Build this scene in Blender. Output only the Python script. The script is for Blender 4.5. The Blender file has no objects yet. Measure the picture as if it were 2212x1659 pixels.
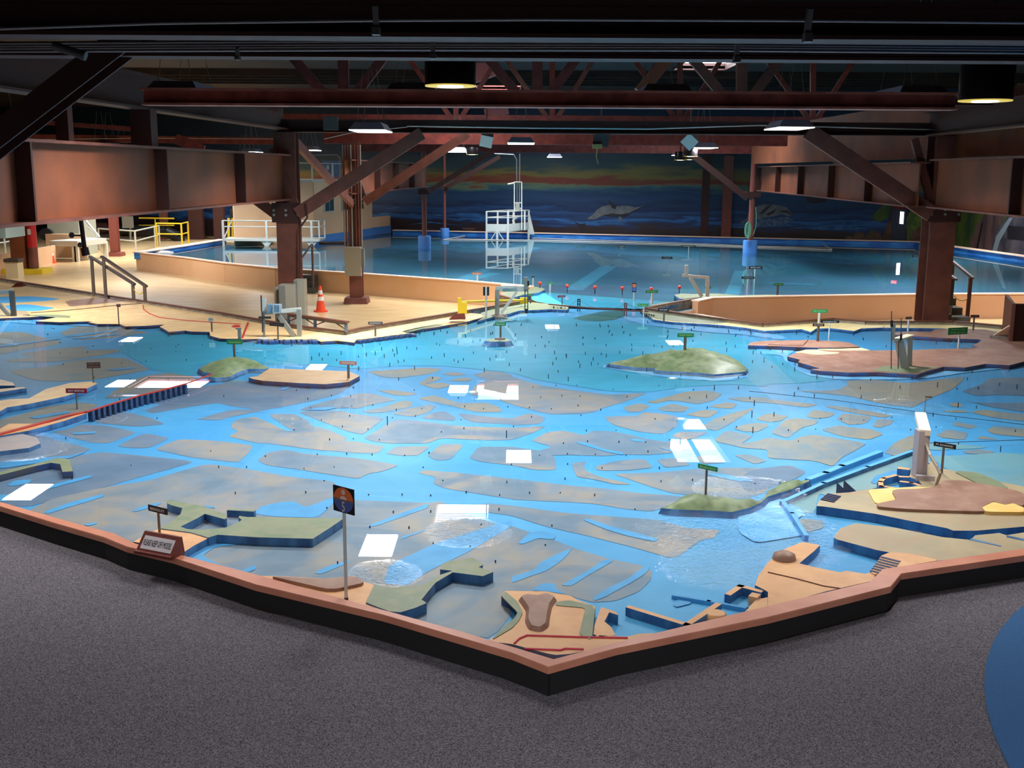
import bpy, bmesh, math, random
from mathutils import Vector, Matrix
from mathutils.geometry import tessellate_polygon

# ------------------------------------------------------------------ camera, world, exposure
W, H = 2212, 1659
FPX = 2350.0
PITCH = math.atan(459.0 / FPX)
ROLL = 0.006
CAMZ = 3.2
SC = bpy.context.scene
cam_d = bpy.data.cameras.new('camera'); cam = bpy.data.objects.new('camera', cam_d)
SC.collection.objects.link(cam); SC.camera = cam
cam_d.sensor_fit = 'HORIZONTAL'; cam_d.sensor_width = 36.0; cam_d.lens = 36.0 * FPX / W
cam_d.clip_start = 0.1; cam_d.clip_end = 400
_F = Vector((0, math.cos(PITCH), -math.sin(PITCH)))
_U0 = Vector((0, math.sin(PITCH), math.cos(PITCH))); _R0 = Vector((1, 0, 0))
_R = _R0 * math.cos(ROLL) + _U0 * math.sin(ROLL)
_U = _U0 * math.cos(ROLL) - _R0 * math.sin(ROLL)
CAM = Vector((0, 0, CAMZ))
cam.matrix_world = Matrix(((_R.x, _U.x, -_F.x, 0), (_R.y, _U.y, -_F.y, 0), (_R.z, _U.z, -_F.z, CAMZ), (0, 0, 0, 1)))

SC.view_settings.view_transform = 'Standard'
SC.view_settings.look = 'None'
SC.view_settings.gamma = 1.0
SC.view_settings.use_curve_mapping = False
SC.view_settings.exposure = 0.28
SC.render.film_transparent = False
SC.cycles.use_denoising = True
SC.cycles.max_bounces = 7
SC.cycles.diffuse_bounces = 3
SC.cycles.glossy_bounces = 3
SC.cycles.transparent_max_bounces = 12
SC.cycles.caustics_reflective = False
SC.cycles.caustics_refractive = False
SC.cycles.sample_clamp_indirect = 4.0
wd = bpy.data.worlds.new('world'); SC.world = wd; wd.use_nodes = True
wd.node_tree.nodes['Background'].inputs[0].default_value = (0.5, 0.5, 0.6, 1)
wd.node_tree.nodes['Background'].inputs[1].default_value = 0.1

COL = SC.collection
LAMP_W = 250.0
SKY_W = 230.0       # power of the daylight under one skylight
CAN_W = 120.0
def area_light(name, loc, sx, sy, power, col=(1, 1, 1), rotz=0.0, spread=180):
    d = bpy.data.lights.new(name, 'AREA'); d.shape = 'RECTANGLE'; d.size = sx; d.size_y = sy
    d.energy = power; d.color = col; d.spread = math.radians(spread)
    o = bpy.data.objects.new(name, d); o.location = loc; o.rotation_euler = (0, 0, rotz)
    COL.objects.link(o); return o

# ------------------------------------------------------------------ photo pixel -> place
def ray(x, y):
    return (_F * FPX + _R * (x - W / 2) + _U * (H / 2 - y)).normalized()
def gp(x, y, z=0.0):            # where the sight line meets the level z
    d = ray(x, y); t = (z - CAMZ) / d.z
    return CAM + d * t
def dp(x, y, Y):                # where it meets the upright plane at distance Y
    d = ray(x, y); return CAM + d * (Y / d.y)
def hz(base, y, x=None):        # height of pixel row y above a base point
    v = base - CAM
    if x is None:
        x = W / 2 + FPX * v.dot(_R) / v.dot(_F)
    return dp(x, y, base.y).z
VW = {'A': (0, 680), 'B': (553, 680), 'C': (1106, 680), 'D': (1659, 680), 'E': (0, 1000), 'F': (553, 1000), 'G': (1106, 1000), 'H': (1659, 1000)}
def P(*a):                      # P('A',(u,v),(u,v),'B',(u,v)...) photo enlargements -> pixels
    out = []; k = None
    for q in a:
        if isinstance(q, str): k = q
        elif k is None or k == '0': out.append(q)
        else: out.append((VW[k][0] + q[0] / 4.0, VW[k][1] + q[1] / 4.0))
    return out

# ------------------------------------------------------------------ materials
MATS = {}
def srgb(r, g, b):
    f = lambda c: (c / 255.0) / 12.92 if c <= 10 else (((c / 255.0) + 0.055) / 1.055) ** 2.4
    return (f(r), f(g), f(b), 1.0)
def mat(name, rgb, rough=0.6, metal=0.0, spec=0.5, noise=None, scale=8.0, detail=3.0, emit=None, bump=0.0, bscale=60.0, stretch=None, coat=0.0, lo=0.35, hi=0.65):
    if name in MATS: return MATS[name]
    m = bpy.data.materials.new(name); m.use_nodes = True; nt = m.node_tree
    b = nt.nodes['Principled BSDF']
    b.inputs['Base Color'].default_value = srgb(*rgb)
    b.inputs['Roughness'].default_value = rough; b.inputs['Metallic'].default_value = metal
    b.inputs['Specular IOR Level'].default_value = spec
    if coat: b.inputs['Coat Weight'].default_value = coat; b.inputs['Coat Roughness'].default_value = 0.15
    tc = nt.nodes.new('ShaderNodeTexCoord'); vec = tc.outputs['Object']
    if stretch:
        mp = nt.nodes.new('ShaderNodeMapping'); mp.inputs['Scale'].default_value = stretch
        nt.links.new(vec, mp.inputs['Vector']); vec = mp.outputs['Vector']
    if noise:
        n = nt.nodes.new('ShaderNodeTexNoise'); n.inputs['Scale'].default_value = scale; n.inputs['Detail'].default_value = detail
        nt.links.new(vec, n.inputs['Vector'])
        r = nt.nodes.new('ShaderNodeValToRGB'); r.color_ramp.elements[0].position = lo; r.color_ramp.elements[1].position = hi
        r.color_ramp.elements[0].color = srgb(*rgb); r.color_ramp.elements[1].color = srgb(*noise)
        nt.links.new(n.outputs['Fac'], r.inputs['Fac']); nt.links.new(r.outputs['Color'], b.inputs['Base Color'])
    if bump:
        n2 = nt.nodes.new('ShaderNodeTexNoise'); n2.inputs['Scale'].default_value = bscale; n2.inputs['Detail'].default_value = 4
        nt.links.new(vec, n2.inputs['Vector'])
        bp = nt.nodes.new('ShaderNodeBump'); bp.inputs['Strength'].default_value = bump; bp.inputs['Distance'].default_value = 0.02
        nt.links.new(n2.outputs['Fac'], bp.inputs['Height']); nt.links.new(bp.outputs['Normal'], b.inputs['Normal'])
    if emit:
        b.inputs['Emission Color'].default_value = srgb(*rgb) if emit is True else (emit[0], emit[1], emit[2], 1)
        b.inputs['Emission Strength'].default_value = 1.0 if emit is True else emit[3]
    MATS[name] = m; return m

# ------------------------------------------------------------------ mesh building
ROOT = {}
class MB:
    def __init__(s): s.v = []; s.f = []; s.m = []; s.sm = []
    def add(s, vs, fs, mi=0, smooth=False):
        n = len(s.v); s.v += [Vector(q) for q in vs]
        for f in fs: s.f.append([i + n for i in f]); s.m.append(mi); s.sm.append(smooth)
        return s
    def box(s, c, size, rz=0.0, mi=0, tilt=None):
        x, y, z = size[0] / 2, size[1] / 2, size[2] / 2; c = Vector(c)
        M = Matrix.Rotation(rz, 3, 'Z')
        if tilt: M = M @ Matrix.Rotation(tilt, 3, 'X')
        vs = [c + M @ Vector(q) for q in ((-x, -y, -z), (x, -y, -z), (x, y, -z), (-x, y, -z), (-x, -y, z), (x, -y, z), (x, y, z), (-x, y, z))]
        return s.add(vs, [(0, 3, 2, 1), (4, 5, 6, 7), (0, 1, 5, 4), (1, 2, 6, 5), (2, 3, 7, 6), (3, 0, 4, 7)], mi)
    def frame(s, a, b, up=(0, 0, 1)):
        a = Vector(a); b = Vector(b); d = (b - a).normalized(); u = Vector(up)
        if abs(d.dot(u)) > 0.98: u = Vector((0, 1, 0))
        r = d.cross(u).normalized(); u = r.cross(d).normalized(); return a, b, d, r, u
    def bar(s, a, b, w, h, mi=0, up=(0, 0, 1)):        # rectangular bar, w across, h along up
        a, b, d, r, u = s.frame(a, b, up); x = r * w / 2; z = u * h / 2
        return s.add([a - x - z, a + x - z, a + x + z, a - x + z, b - x - z, b + x - z, b + x + z, b - x + z],
                     [(0, 1, 2, 3), (7, 6, 5, 4), (1, 0, 4, 5), (2, 1, 5, 6), (3, 2, 6, 7), (0, 3, 7, 4)], mi)
    def ibar(s, a, b, w, h, t=0.03, mi=0, up=(0, 0, 1)):   # I section: flanges across r, web along u
        a, b, d, r, u = s.frame(a, b, up)
        s.bar(a + u * (h - t) / 2, b + u * (h - t) / 2, w, t, mi, up); s.bar(a - u * (h - t) / 2, b - u * (h - t) / 2, w, t, mi, up)
        return s.bar(a, b, t, h - 2 * t, mi, up)
    def tube(s, a, b, r, n=10, mi=0, r2=None, cap=True):
        a, b, d, rr, u = s.frame(a, b); r2 = r if r2 is None else r2; vs = []
        for k in range(n):
            q = rr * math.cos(2 * math.pi * k / n) + u * math.sin(2 * math.pi * k / n)
            vs += [a + q * r, b + q * r2]
        fs = [(2 * k, 2 * k + 1, (2 * k + 3) % (2 * n), (2 * k + 2) % (2 * n)) for k in range(n)]
        s.add(vs, fs, mi, True)
        if cap: s.add(vs, [[2 * k for k in range(n)], [2 * k + 1 for k in range(n)][::-1]], mi)
        return s
    def path(s, pts, r, n=8, mi=0):
        for p, q in zip(pts[:-1], pts[1:]): s.tube(p, q, r, n, mi)
        return s
    def lathe(s, c, prof, n=24, mi=0, axis=None):
        c = Vector(c); M = Matrix.Identity(3) if axis is None else Vector((0, 0, 1)).rotation_difference(Vector(axis)).to_matrix()
        vs = []
        for (r, z) in prof:
            for k in range(n):
                vs.append(c + M @ Vector((r * math.cos(2 * math.pi * k / n), r * math.sin(2 * math.pi * k / n), z)))
        fs = []
        for j in range(len(prof) - 1):
            for k in range(n):
                fs.append((j * n + k, j * n + (k + 1) % n, (j + 1) * n + (k + 1) % n, (j + 1) * n + k))
        s.add(vs, fs, mi, True)
        s.add(vs[:n], [list(range(n))[::-1]], mi); s.add(vs[-n:], [list(range(n))], mi)
        return s
    def prism(s, poly, z0, z1, mt=0, ms=None, top=True, slope=0.0):
        ms = mt if ms is None else ms
        pts = [Vector((p[0], p[1])) for p in poly]
        area = sum(pts[i].x * pts[(i + 1) % len(pts)].y - pts[(i + 1) % len(pts)].x * pts[i].y for i in range(len(pts)))
        if area < 0: pts = pts[::-1]
        n = len(pts); z1s = [z1] * n
        tris = tessellate_polygon([[Vector((p.x, p.y, 0)) for p in pts]])
        out = []
        for i in range(n):
            if slope:
                e = (pts[(i + 1) % n] - pts[i - 1]); nn = Vector((e.y, -e.x)); nn = nn.normalized() if nn.length > 0 else nn
                out.append(pts[i] + nn * slope)
            else: out.append(pts[i])
        if top:
            fs = []
            for t in tris:
                a, b, c = [pts[i] for i in t]
                fs.append(tuple(t) if (b - a).cross(c - a) > 0 else tuple(t)[::-1])
            s.add([(p.x, p.y, z1) for p in pts], fs, mt)
        if z0 is not None:
            s.add([(p.x, p.y, z0) for p in out] + [(p.x, p.y, z1) for p in pts], [(i, (i + 1) % n, n + (i + 1) % n, n + i) for i in range(n)], ms)
        return s
    def build(s, name, mats, parent=None, base=None):
        me = bpy.data.meshes.new(name)
        if not isinstance(mats, (list, tuple)): mats = [mats]
        if parent is not None: b = ROOT[parent.name]
        elif base is not None: b = Vector(base)
        else:
            xs = [q.x for q in s.v]; ys = [q.y for q in s.v]; zs = [q.z for q in s.v]
            b = Vector(((min(xs) + max(xs)) / 2, (min(ys) + max(ys)) / 2, min(zs)))
        me.from_pydata([tuple(q - b) for q in s.v], [], s.f)
        for m_ in mats: me.materials.append(m_)
        for p, mi, sm in zip(me.polygons, s.m, s.sm): p.material_index = mi; p.use_smooth = sm
        me.validate(); me.update()
        o = bpy.data.objects.new(name, me); COL.objects.link(o)
        if parent is not None: o.parent = parent
        else: o.location = b
        ROOT[o.name] = b
        return o
def tag(o, label=None, cat=None, group=None, kind=None):
    if label: o['label'] = label
    if cat: o['category'] = cat
    if group: o['group'] = group
    if kind: o['kind'] = kind
    return o
def thing(name, base, label, cat, group=None, rz=0.0, kind=None):
    o = bpy.data.objects.new(name, None); o.location = base; o.empty_display_size = 0.1; COL.objects.link(o)
    ROOT[o.name] = Vector(base); tag(o, label, cat, group, kind); return o
def copy_tree(o, loc=None, label=None, parent=None, rz=None):
    c = o.copy(); COL.objects.link(c)
    if parent is not None: c.parent = parent
    ROOT[c.name] = Vector(loc) if loc is not None else ROOT[o.name]
    if loc is not None: c.location = loc
    if rz is not None: c.rotation_euler = (0, 0, rz)
    if label: c['label'] = label
    for ch in [q for q in bpy.data.objects if q.parent == o]: copy_tree(ch, None, None, c)
    return c
def lettering(text, size, origin, xdir, ydir, m, parent, name='lettering', depth=0.002, width=None, maxw=None, height=None):
    cu = bpy.data.curves.new('t', 'FONT'); cu.body = text; cu.size = 1.0; cu.align_x = 'CENTER'; cu.align_y = 'CENTER'; cu.resolution_u = 2
    cu.extrude = 0.004
    tmp = bpy.data.objects.new('t', cu); COL.objects.link(tmp)
    dg = bpy.context.evaluated_depsgraph_get(); me = bpy.data.meshes.new_from_object(tmp.evaluated_get(dg))
    bpy.data.objects.remove(tmp); bpy.data.curves.remove(cu)
    xs = [v.co.x for v in me.vertices]; ys = [v.co.y for v in me.vertices]
    if not xs: return None
    w = max(xs) - min(xs); hgt = max(ys) - min(ys); cx = (max(xs) + min(xs)) / 2; cy = (max(ys) + min(ys)) / 2
    sx = (width / w) if width else size; sy = (height / hgt) if height else size
    X = Vector(xdir).normalized(); Y = Vector(ydir).normalized(); Z = X.cross(Y).normalized(); b = ROOT[parent.name]
    for v in me.vertices:
        v.co = Vector(origin) + X * (v.co.x - cx) * sx + Y * (v.co.y - cy) * sy + Z * (v.co.z * 0.1 + depth) - b
    me.materials.append(m); me.update()
    o = bpy.data.objects.new(name, me); COL.objects.link(o); o.parent = parent; ROOT[o.name] = b
    return o
def rough_poly(px, z, jit=0.0, step=0.4, seed=1, smooth=0):
    """photo outline -> world outline on level z, subdivided and slightly worn"""
    rnd = random.Random(seed)
    pts = [gp(x, y, z).xy for x, y in px]
    for _ in range(smooth):
        q = []
        for i in range(len(pts)):
            a, b = pts[i], pts[(i + 1) % len(pts)]
            q += [a * 0.88 + b * 0.12, a * 0.12 + b * 0.88]
        pts = q
    if jit <= 0: return pts
    out = []
    for i in range(len(pts)):
        a, b = pts[i], pts[(i + 1) % len(pts)]; d = (b - a).length; n = max(1, min(12, int(d / step)))
        nn = Vector(((b - a).y, -(b - a).x)); nn = nn.normalized() if nn.length > 0 else nn
        out.append(a)
        for k in range(1, n):
            out.append(a.lerp(b, k / n) + nn * rnd.uniform(-jit, jit))
    return out
# ------------------------------------------------------------------ colours
m_carpet = mat('carpet', (60, 57, 64), 0.95, spec=0.1, noise=(138, 132, 140), scale=120, detail=4, bump=0.3, bscale=250, lo=0.34, hi=0.68)
m_bluecarpet = mat('carpet_blue', (52, 92, 138), 0.95, spec=0.1, noise=(74, 112, 158), scale=240, detail=1.5, bump=0.3, bscale=300)
m_floor = mat('floor_paint', (222, 190, 142), 0.28, spec=0.4, noise=(206, 170, 118), scale=1.3, bump=0.12, bscale=9, stretch=(1, 2.2, 1))
m_peach = mat('peach_paint', (234, 192, 152), 0.7, noise=(226, 180, 138), scale=0.7)
m_peachpale = mat('peach_pale', (244, 214, 184), 0.7)
m_rimpink = mat('rim_pink', (250, 214, 190), 0.5)
m_rimblue = mat('rim_blue', (40, 104, 190), 0.5, noise=(58, 140, 215), scale=0.9, stretch=(1, 1, 6), lo=0.45, hi=0.55)
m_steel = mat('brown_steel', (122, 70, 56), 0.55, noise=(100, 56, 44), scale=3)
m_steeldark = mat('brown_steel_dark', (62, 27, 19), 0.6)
m_web = mat('girder_web', (138, 74, 42), 0.6, noise=(112, 60, 36), scale=1.2)
m_red = mat('red_timber', (128, 52, 40), 0.6, noise=(100, 38, 30), scale=5, stretch=(1, 1, 1))
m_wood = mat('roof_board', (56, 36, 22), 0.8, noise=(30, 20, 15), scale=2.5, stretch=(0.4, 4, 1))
m_cap = mat('curb_terracotta', (214, 142, 114), 0.42, noise=(198, 124, 98), scale=2.5, bump=0.08, bscale=90, coat=0.15)
m_skirt = mat('skirt_dark', (26, 24, 26), 0.8)
m_capbrown = mat('edge_brown', (104, 60, 48), 0.5)
m_conc = mat('edge_concrete', (150, 142, 132), 0.8, noise=(120, 112, 104), scale=6)
m_white = mat('white_metal', (205, 205, 195), 0.45)
m_grey = mat('grey_metal', (148, 148, 140), 0.45, metal=0.2)
m_dgrey = mat('dark_grey_metal', (92, 92, 90), 0.45, metal=0.4)
m_pipe = mat('galvanised', (150, 152, 152), 0.35, metal=0.7)
m_black = mat('black', (16, 16, 18), 0.45)
m_blackcan = mat('black_can', (24, 20, 22), 0.3)
m_yellow = mat('yellow_paint', (232, 200, 40), 0.45)
m_orange = mat('cone_orange', (252, 84, 40), 0.5)
m_refl = mat('white_band', (240, 238, 232), 0.4)
m_signgreen = mat('sign_green', (30, 140, 84), 0.5)
m_signletter = mat('sign_letter_green', (206, 226, 140), 0.5)
m_signwhite = mat('sign_letter_white', (235, 235, 232), 0.5)
m_signblack = mat('sign_black', (18, 17, 20), 0.4)
m_signbrown = mat('sign_brown', (64, 52, 48), 0.5)
m_signred = mat('sign_red', (160, 30, 52), 0.5)
m_signpink = mat('sign_pinkish', (170, 118, 104), 0.5)
m_post = mat('sign_post', (120, 108, 96), 0.4, metal=0.5)
m_redwood = mat('red_wood', (128, 52, 36), 0.5, noise=(96, 36, 26), scale=12, stretch=(1, 6, 1))
m_panel = mat('grey_cabinet', (150, 146, 132), 0.5)
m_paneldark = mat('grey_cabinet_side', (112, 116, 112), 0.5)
m_lens = mat('lamp_lens', (255, 255, 255), 0.5, emit=(1.0, 1.0, 1.0, 9.0))
m_lampbody = mat('lamp_body', (170, 170, 190), 0.5)
m_warm = mat('can_lamp', (255, 240, 200), 0.5, emit=(1.0, 0.93, 0.7, 6.0))
m_canrim = mat('can_rim', (200, 170, 70), 0.3, emit=(0.8, 0.62, 0.12, 0.6))
m_sky = mat('skylight_glass', (235, 242, 255), 0.5, emit=(0.88, 0.94, 1.0, 13.0))
m_slat = mat('skylight_slat', (190, 196, 210), 0.5)
m_bluedark = mat('door_blue', (30, 42, 60), 0.5)
m_daypane = mat('day_pane', (235, 240, 255), 0.4, emit=(0.92, 0.94, 1.0, 3.0))
m_exit = mat('exit_red', (230, 30, 40), 0.4, emit=(0.9, 0.03, 0.06, 1.2))
m_tub = mat('tub_blue', (80, 140, 214), 0.45)

ZF = -0.55                      # painted floor behind the model
ZC = -0.13                      # carpet
ZCAP = 0.075                    # top of the curb

# ------------------------------------------------------------------ floors
def struct(name, mb, m, **k):
    o = mb.build(name, m, **k); o['kind'] = 'structure'; return o
CURB_OUT = [(-420, 993), (-200, 1050), (0, 1104), (112, 1139), (225, 1172), (275, 1193), (375, 1217), (553, 1276), (828, 1336 + 6), (1106, 1425), (1184, 1456), (1331, 1415), (1659, 1347), (1924, 1280), (1946, 1252), (2212, 1212), (2500, 1168), (2700, 1136)]
CURB_IN = [(-420, 960), (-200, 1025), (0, 1084), (175, 1134), (246, 1152), (292, 1174), (400, 1201), (553, 1241), (753, 1297), (1000, 1365), (1196, 1424), (1331, 1388), (1659, 1309), (1878, 1257), (1908, 1229), (2212, 1185), (2500, 1141), (2700, 1110)]
cout = [gp(x, y, ZCAP - 0.05).xy for x, y in CURB_OUT]
cin = [gp(x, y, ZCAP).xy for x, y in CURB_IN]
mb = MB(); mb.prism([(-32, -7), (32, -7), (32, cout[-1].y)] + [p for p in cout[::-1]] + [(-32, cout[0].y)], ZC - 0.12, ZC)
fl = struct('floor', mb, m_carpet)
arc = [gp(x, y, ZC).xy for x, y in ((2128, 1430), (2166, 1347), (2212, 1307))]
def circ(a, b, c):
    ax, ay, bx, by, cx, cy = a.x, a.y, b.x, b.y, c.x, c.y
    d = 2 * (ax * (by - cy) + bx * (cy - ay) + cx * (ay - by))
    ux = ((ax * ax + ay * ay) * (by - cy) + (bx * bx + by * by) * (cy - ay) + (cx * cx + cy * cy) * (ay - by)) / d
    uy = ((ax * ax + ay * ay) * (cx - bx) + (bx * bx + by * by) * (ax - cx) + (cx * cx + cy * cy) * (bx - ax)) / d
    return Vector((ux, uy)), (Vector((ux, uy)) - a).length
cc, cr = circ(*[gp(x, y, ZC).xy for x, y in ((2175, 1650), (2127, 1450), (2205, 1313))])
mb = MB(); mb.prism([(cc.x + cr * math.cos(t * math.pi / 40), cc.y + cr * math.sin(t * math.pi / 40)) for t in range(80)], ZC, ZC + 0.006)
mb.build('blue_carpet_inlay', m_bluecarpet, parent=fl)
mb = MB(); mb.prism([(-46, 5), (40, 5), (40, 74), (-46, 74)], ZF - 0.1, ZF); struct('floor_2', mb, m_floor)

# ------------------------------------------------------------------ near curb of the model
mb = MB()
n = len(cin)
vs = []; fs = []
for a, b in zip(cout, cin):
    vs += [(a.x, a.y, ZCAP - 0.052), (a.x, a.y, ZCAP - 0.01), (a.lerp(b, 0.03).x, a.lerp(b, 0.03).y, ZCAP), (b.x, b.y, ZCAP), (b.x, b.y, -0.1), (a.lerp(b, 0.25).x, a.lerp(b, 0.25).y, ZCAP - 0.052)]
for i in range(n - 1):
    for k in range(5):
        fs.append((i * 6 + k, i * 6 + k + 1, (i + 1) * 6 + k + 1, (i + 1) * 6 + k))
    fs.append((i * 6 + 5, i * 6, (i + 1) * 6, (i + 1) * 6 + 5))
mb.add([], []); mb.v += [Vector(q) for q in vs]
for f in fs: mb.f.append(list(f)[::-1]); mb.m.append(0); mb.sm.append(False)
curb = thing('model_curb', (cout[10].x, cout[10].y, ZC), 'long terracotta coloured curb running around the near edge of the bay model above dark carpet', 'curb')
mb.build('curb_cap', m_cap, parent=curb)
mb = MB()
for i in range(n - 1):
    a = cout[i].lerp(cin[i], 0.2); b = cout[i + 1].lerp(cin[i + 1], 0.2)
    mb.bar((a.x, a.y, (ZC + ZCAP - 0.052) / 2), (b.x, b.y, (ZC + ZCAP - 0.052) / 2), 0.03, ZCAP - 0.052 - ZC)
mb.build('curb_skirt', m_skirt, parent=curb)['label'] = 'skirt under the curb cap, its shade painted in as black'  # near-black colour holds the shade below the curb cap

# ------------------------------------------------------------------ walls, roof
A0 = gp(850, 503); B0 = gp(1985, 531)
dirw = (B0 - A0).normalized(); nrm = Vector((-dirw.y, dirw.x, 0))
WL = A0 - dirw * 32 + nrm * 1.6; WR = B0 + dirw * 1.8 + nrm * 1.6
def mural_mat():
    m = bpy.data.materials.new('mural'); m.use_nodes = True; nt = m.node_tree; b = nt.nodes['Principled BSDF']
    tc = nt.nodes.new('ShaderNodeTexCoord'); mp = nt.nodes.new('ShaderNodeMapping'); mp.inputs['Scale'].default_value = (0.35, 0.35, 2.6)
    n1 = nt.nodes.new('ShaderNodeTexNoise'); n1.inputs['Scale'].default_value = 1.1; n1.inputs['Detail'].default_value = 6; n1.inputs['Distortion'].default_value = 0.5
    nt.links.new(tc.outputs['Object'], mp.inputs['Vector']); nt.links.new(mp.outputs['Vector'], n1.inputs['Vector'])
    sx = nt.nodes.new('ShaderNodeSeparateXYZ'); nt.links.new(tc.outputs['Object'], sx.inputs['Vector'])
    ma = nt.nodes.new('ShaderNodeMath'); ma.operation = 'MULTIPLY_ADD'; ma.inputs[1].default_value = 1.3; nt.links.new(n1.outputs['Fac'], ma.inputs[0]); nt.links.new(sx.outputs['Z'], ma.inputs[2])
    dv = nt.nodes.new('ShaderNodeMath'); dv.operation = 'MULTIPLY_ADD'; dv.inputs[1].default_value = 1 / 5.5; dv.inputs[2].default_value = -0.125
    nt.links.new(ma.outputs[0], dv.inputs[0])
    r = nt.nodes.new('ShaderNodeValToRGB'); nt.links.new(dv.outputs[0], r.inputs['Fac'])
    stops = [(0.0, (40, 26, 28)), (0.06, (46, 32, 36)), (0.10, (20, 50, 96)), (0.135, (46, 110, 176)), (0.16, (18, 44, 88)), (0.21, (36, 80, 130)), (0.25, (16, 40, 80)), (0.33, (32, 68, 104)), (0.38, (22, 56, 92)), (0.43, (50, 92, 104)), (0.455, (104, 118, 84)), (0.475, (120, 48, 32)), (0.51, (116, 56, 32)), (0.55, (118, 104, 46)), (0.62, (44, 66, 66)), (0.78, (14, 36, 56))]
    e = r.color_ramp.elements
    e[0].position = stops[0][0]; e[0].color = srgb(*stops[0][1]); e[1].position = stops[-1][0]; e[1].color = srgb(*stops[-1][1])
    for p, c in stops[1:-1]: q = e.new(p); q.color = srgb(*c)
    nt.links.new(r.outputs['Color'], b.inputs['Base Color']); b.inputs['Roughness'].default_value = 0.6
    return m
m_mural = mural_mat()
ZR = 7.0
mb = MB(); mb.bar((WL.x, WL.y, (ZF + ZR) / 2), (WR.x, WR.y, (ZF + ZR) / 2), 0.2, ZR - ZF)
wb = struct('wall_back', mb, m_mural, base=(WL.x, WL.y, 0))
# right wall with the painted cliffs
WR2 = Vector((21.8, 5, 0))
m_cliff = mat('mural_cliff', (84, 66, 70), 0.7, noise=(136, 102, 98), scale=1.4, detail=5, stretch=(1, 1.5, 0.35))
m_cliffdark = mat('mural_cliff_dark', (40, 30, 32), 0.7)
m_green1 = mat('mural_green', (50, 84, 52), 0.7, noise=(112, 128, 44), scale=1.2, detail=4, stretch=(1, 1, 0.5))
mb = MB(); mb.bar((WR.x - 0.2, WR.y, (ZF + ZR) / 2), (WR2.x, WR2.y, (ZF + ZR) / 2), 0.2, ZR - ZF)
wr = struct('wall_right', mb, m_green1)
mb = MB(); mb.bar((-46, 5, (ZF + ZR) / 2), (-46, 74, (ZF + ZR) / 2), 0.2, ZR - ZF); struct('wall_left', mb, m_steeldark)
mb = MB(); mb.box((0, -8, (ZC + ZR) / 2), (94, 0.2, ZR - ZC + 0.3)); struct('wall_front', mb, m_steeldark)
mb = MB(); mb.box((-46, -1.5, (ZC + ZR) / 2), (0.2, 13, ZR - ZC + 0.3)); struct('wall_near_left', mb, m_steeldark)
mb = MB(); mb.bar((21.9, -8, (ZC + ZR) / 2), (21.9, 5, (ZC + ZR) / 2), 0.2, ZR - ZC + 0.3); struct('wall_near_right', mb, m_steeldark)
mb = MB(); mb.bar((-46, 68, (ZF + ZR) / 2), (-14, 70, (ZF + ZR) / 2), 0.2, ZR - ZF); struct('wall_far_left', mb, m_steeldark)
# roof of boards with rafters, holes where the skylights sit
SKY = [(-1.5, 31.7, 1.6, 3.8), (6.9, 39.8, 1.9, 4.4), (-0.7, 50.5, 2.0, 4.6), (-16.5, 51.0, 3.4, 5.0), (12.5, 30.0, 1.6, 3.8)]
xs = sorted({-48, 42} | {s[0] - s[2] / 2 for s in SKY} | {s[0] + s[2] / 2 for s in SKY})
ys = sorted({-9, 76} | {s[1] - s[3] / 2 for s in SKY} | {s[1] + s[3] / 2 for s in SKY})
mb = MB()
for i in range(len(xs) - 1):
    for j in range(len(ys) - 1):
        cx, cy = (xs[i] + xs[i + 1]) / 2, (ys[j] + ys[j + 1]) / 2
        if any(abs(cx - s[0]) < s[2] / 2 and abs(cy - s[1]) < s[3] / 2 for s in SKY): continue
        mb.box((cx, cy, ZR + 0.05), (xs[i + 1] - xs[i], ys[j + 1] - ys[j], 0.1))
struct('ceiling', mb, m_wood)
for k in range(34):
    pass
mb = MB()
for k in range(46):
    y = 4 + k * 1.35
    if any(abs(y - s[1]) < s[3] / 2 + 0.7 for s in SKY[:4]) : continue
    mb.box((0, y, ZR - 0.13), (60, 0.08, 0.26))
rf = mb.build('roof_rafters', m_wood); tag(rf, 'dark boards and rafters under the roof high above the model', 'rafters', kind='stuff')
for i, (x, y, w, l) in enumerate(SKY):
    t = thing('skylight', (x, y, ZR), ['slatted skylight over the near water, between trusses', 'slatted skylight above the right part of the bay', 'skylight far back in the middle of the roof', 'wide skylight over the left machinery floor', 'skylight at the right above the brown peninsula'][i], 'skylight')
    mb = MB(); mb.box((x, y, ZR + 0.22), (w, l, 0.03)); mb.build('diffuser', m_sky, parent=t)
    mb = MB()
    for sx in (-1, 1): mb.box((x + sx * (w / 2 + 0.03), y, ZR + 0.1), (0.06, l + 0.12, 0.3))
    for sy in (-1, 1): mb.box((x, y + sy * (l / 2 + 0.03), ZR + 0.1), (w, 0.06, 0.3))
    mb.build('shaft', m_steeldark if i == 1 else m_red, parent=t)
    mb = MB(); q = y - l / 2 + 0.15
    while q < y + l / 2 - 0.1 - (l * 0.35): mb.box((x, q, ZR + 0.17), (w - 0.04, 0.03, 0.04)); q += 0.22
    mb.build('slats', m_slat, parent=t)
    area_light('skylight_day', (x, y, ZR - 0.32), w, l, SKY_W, (0.9, 0.95, 1.0), spread=110)

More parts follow.
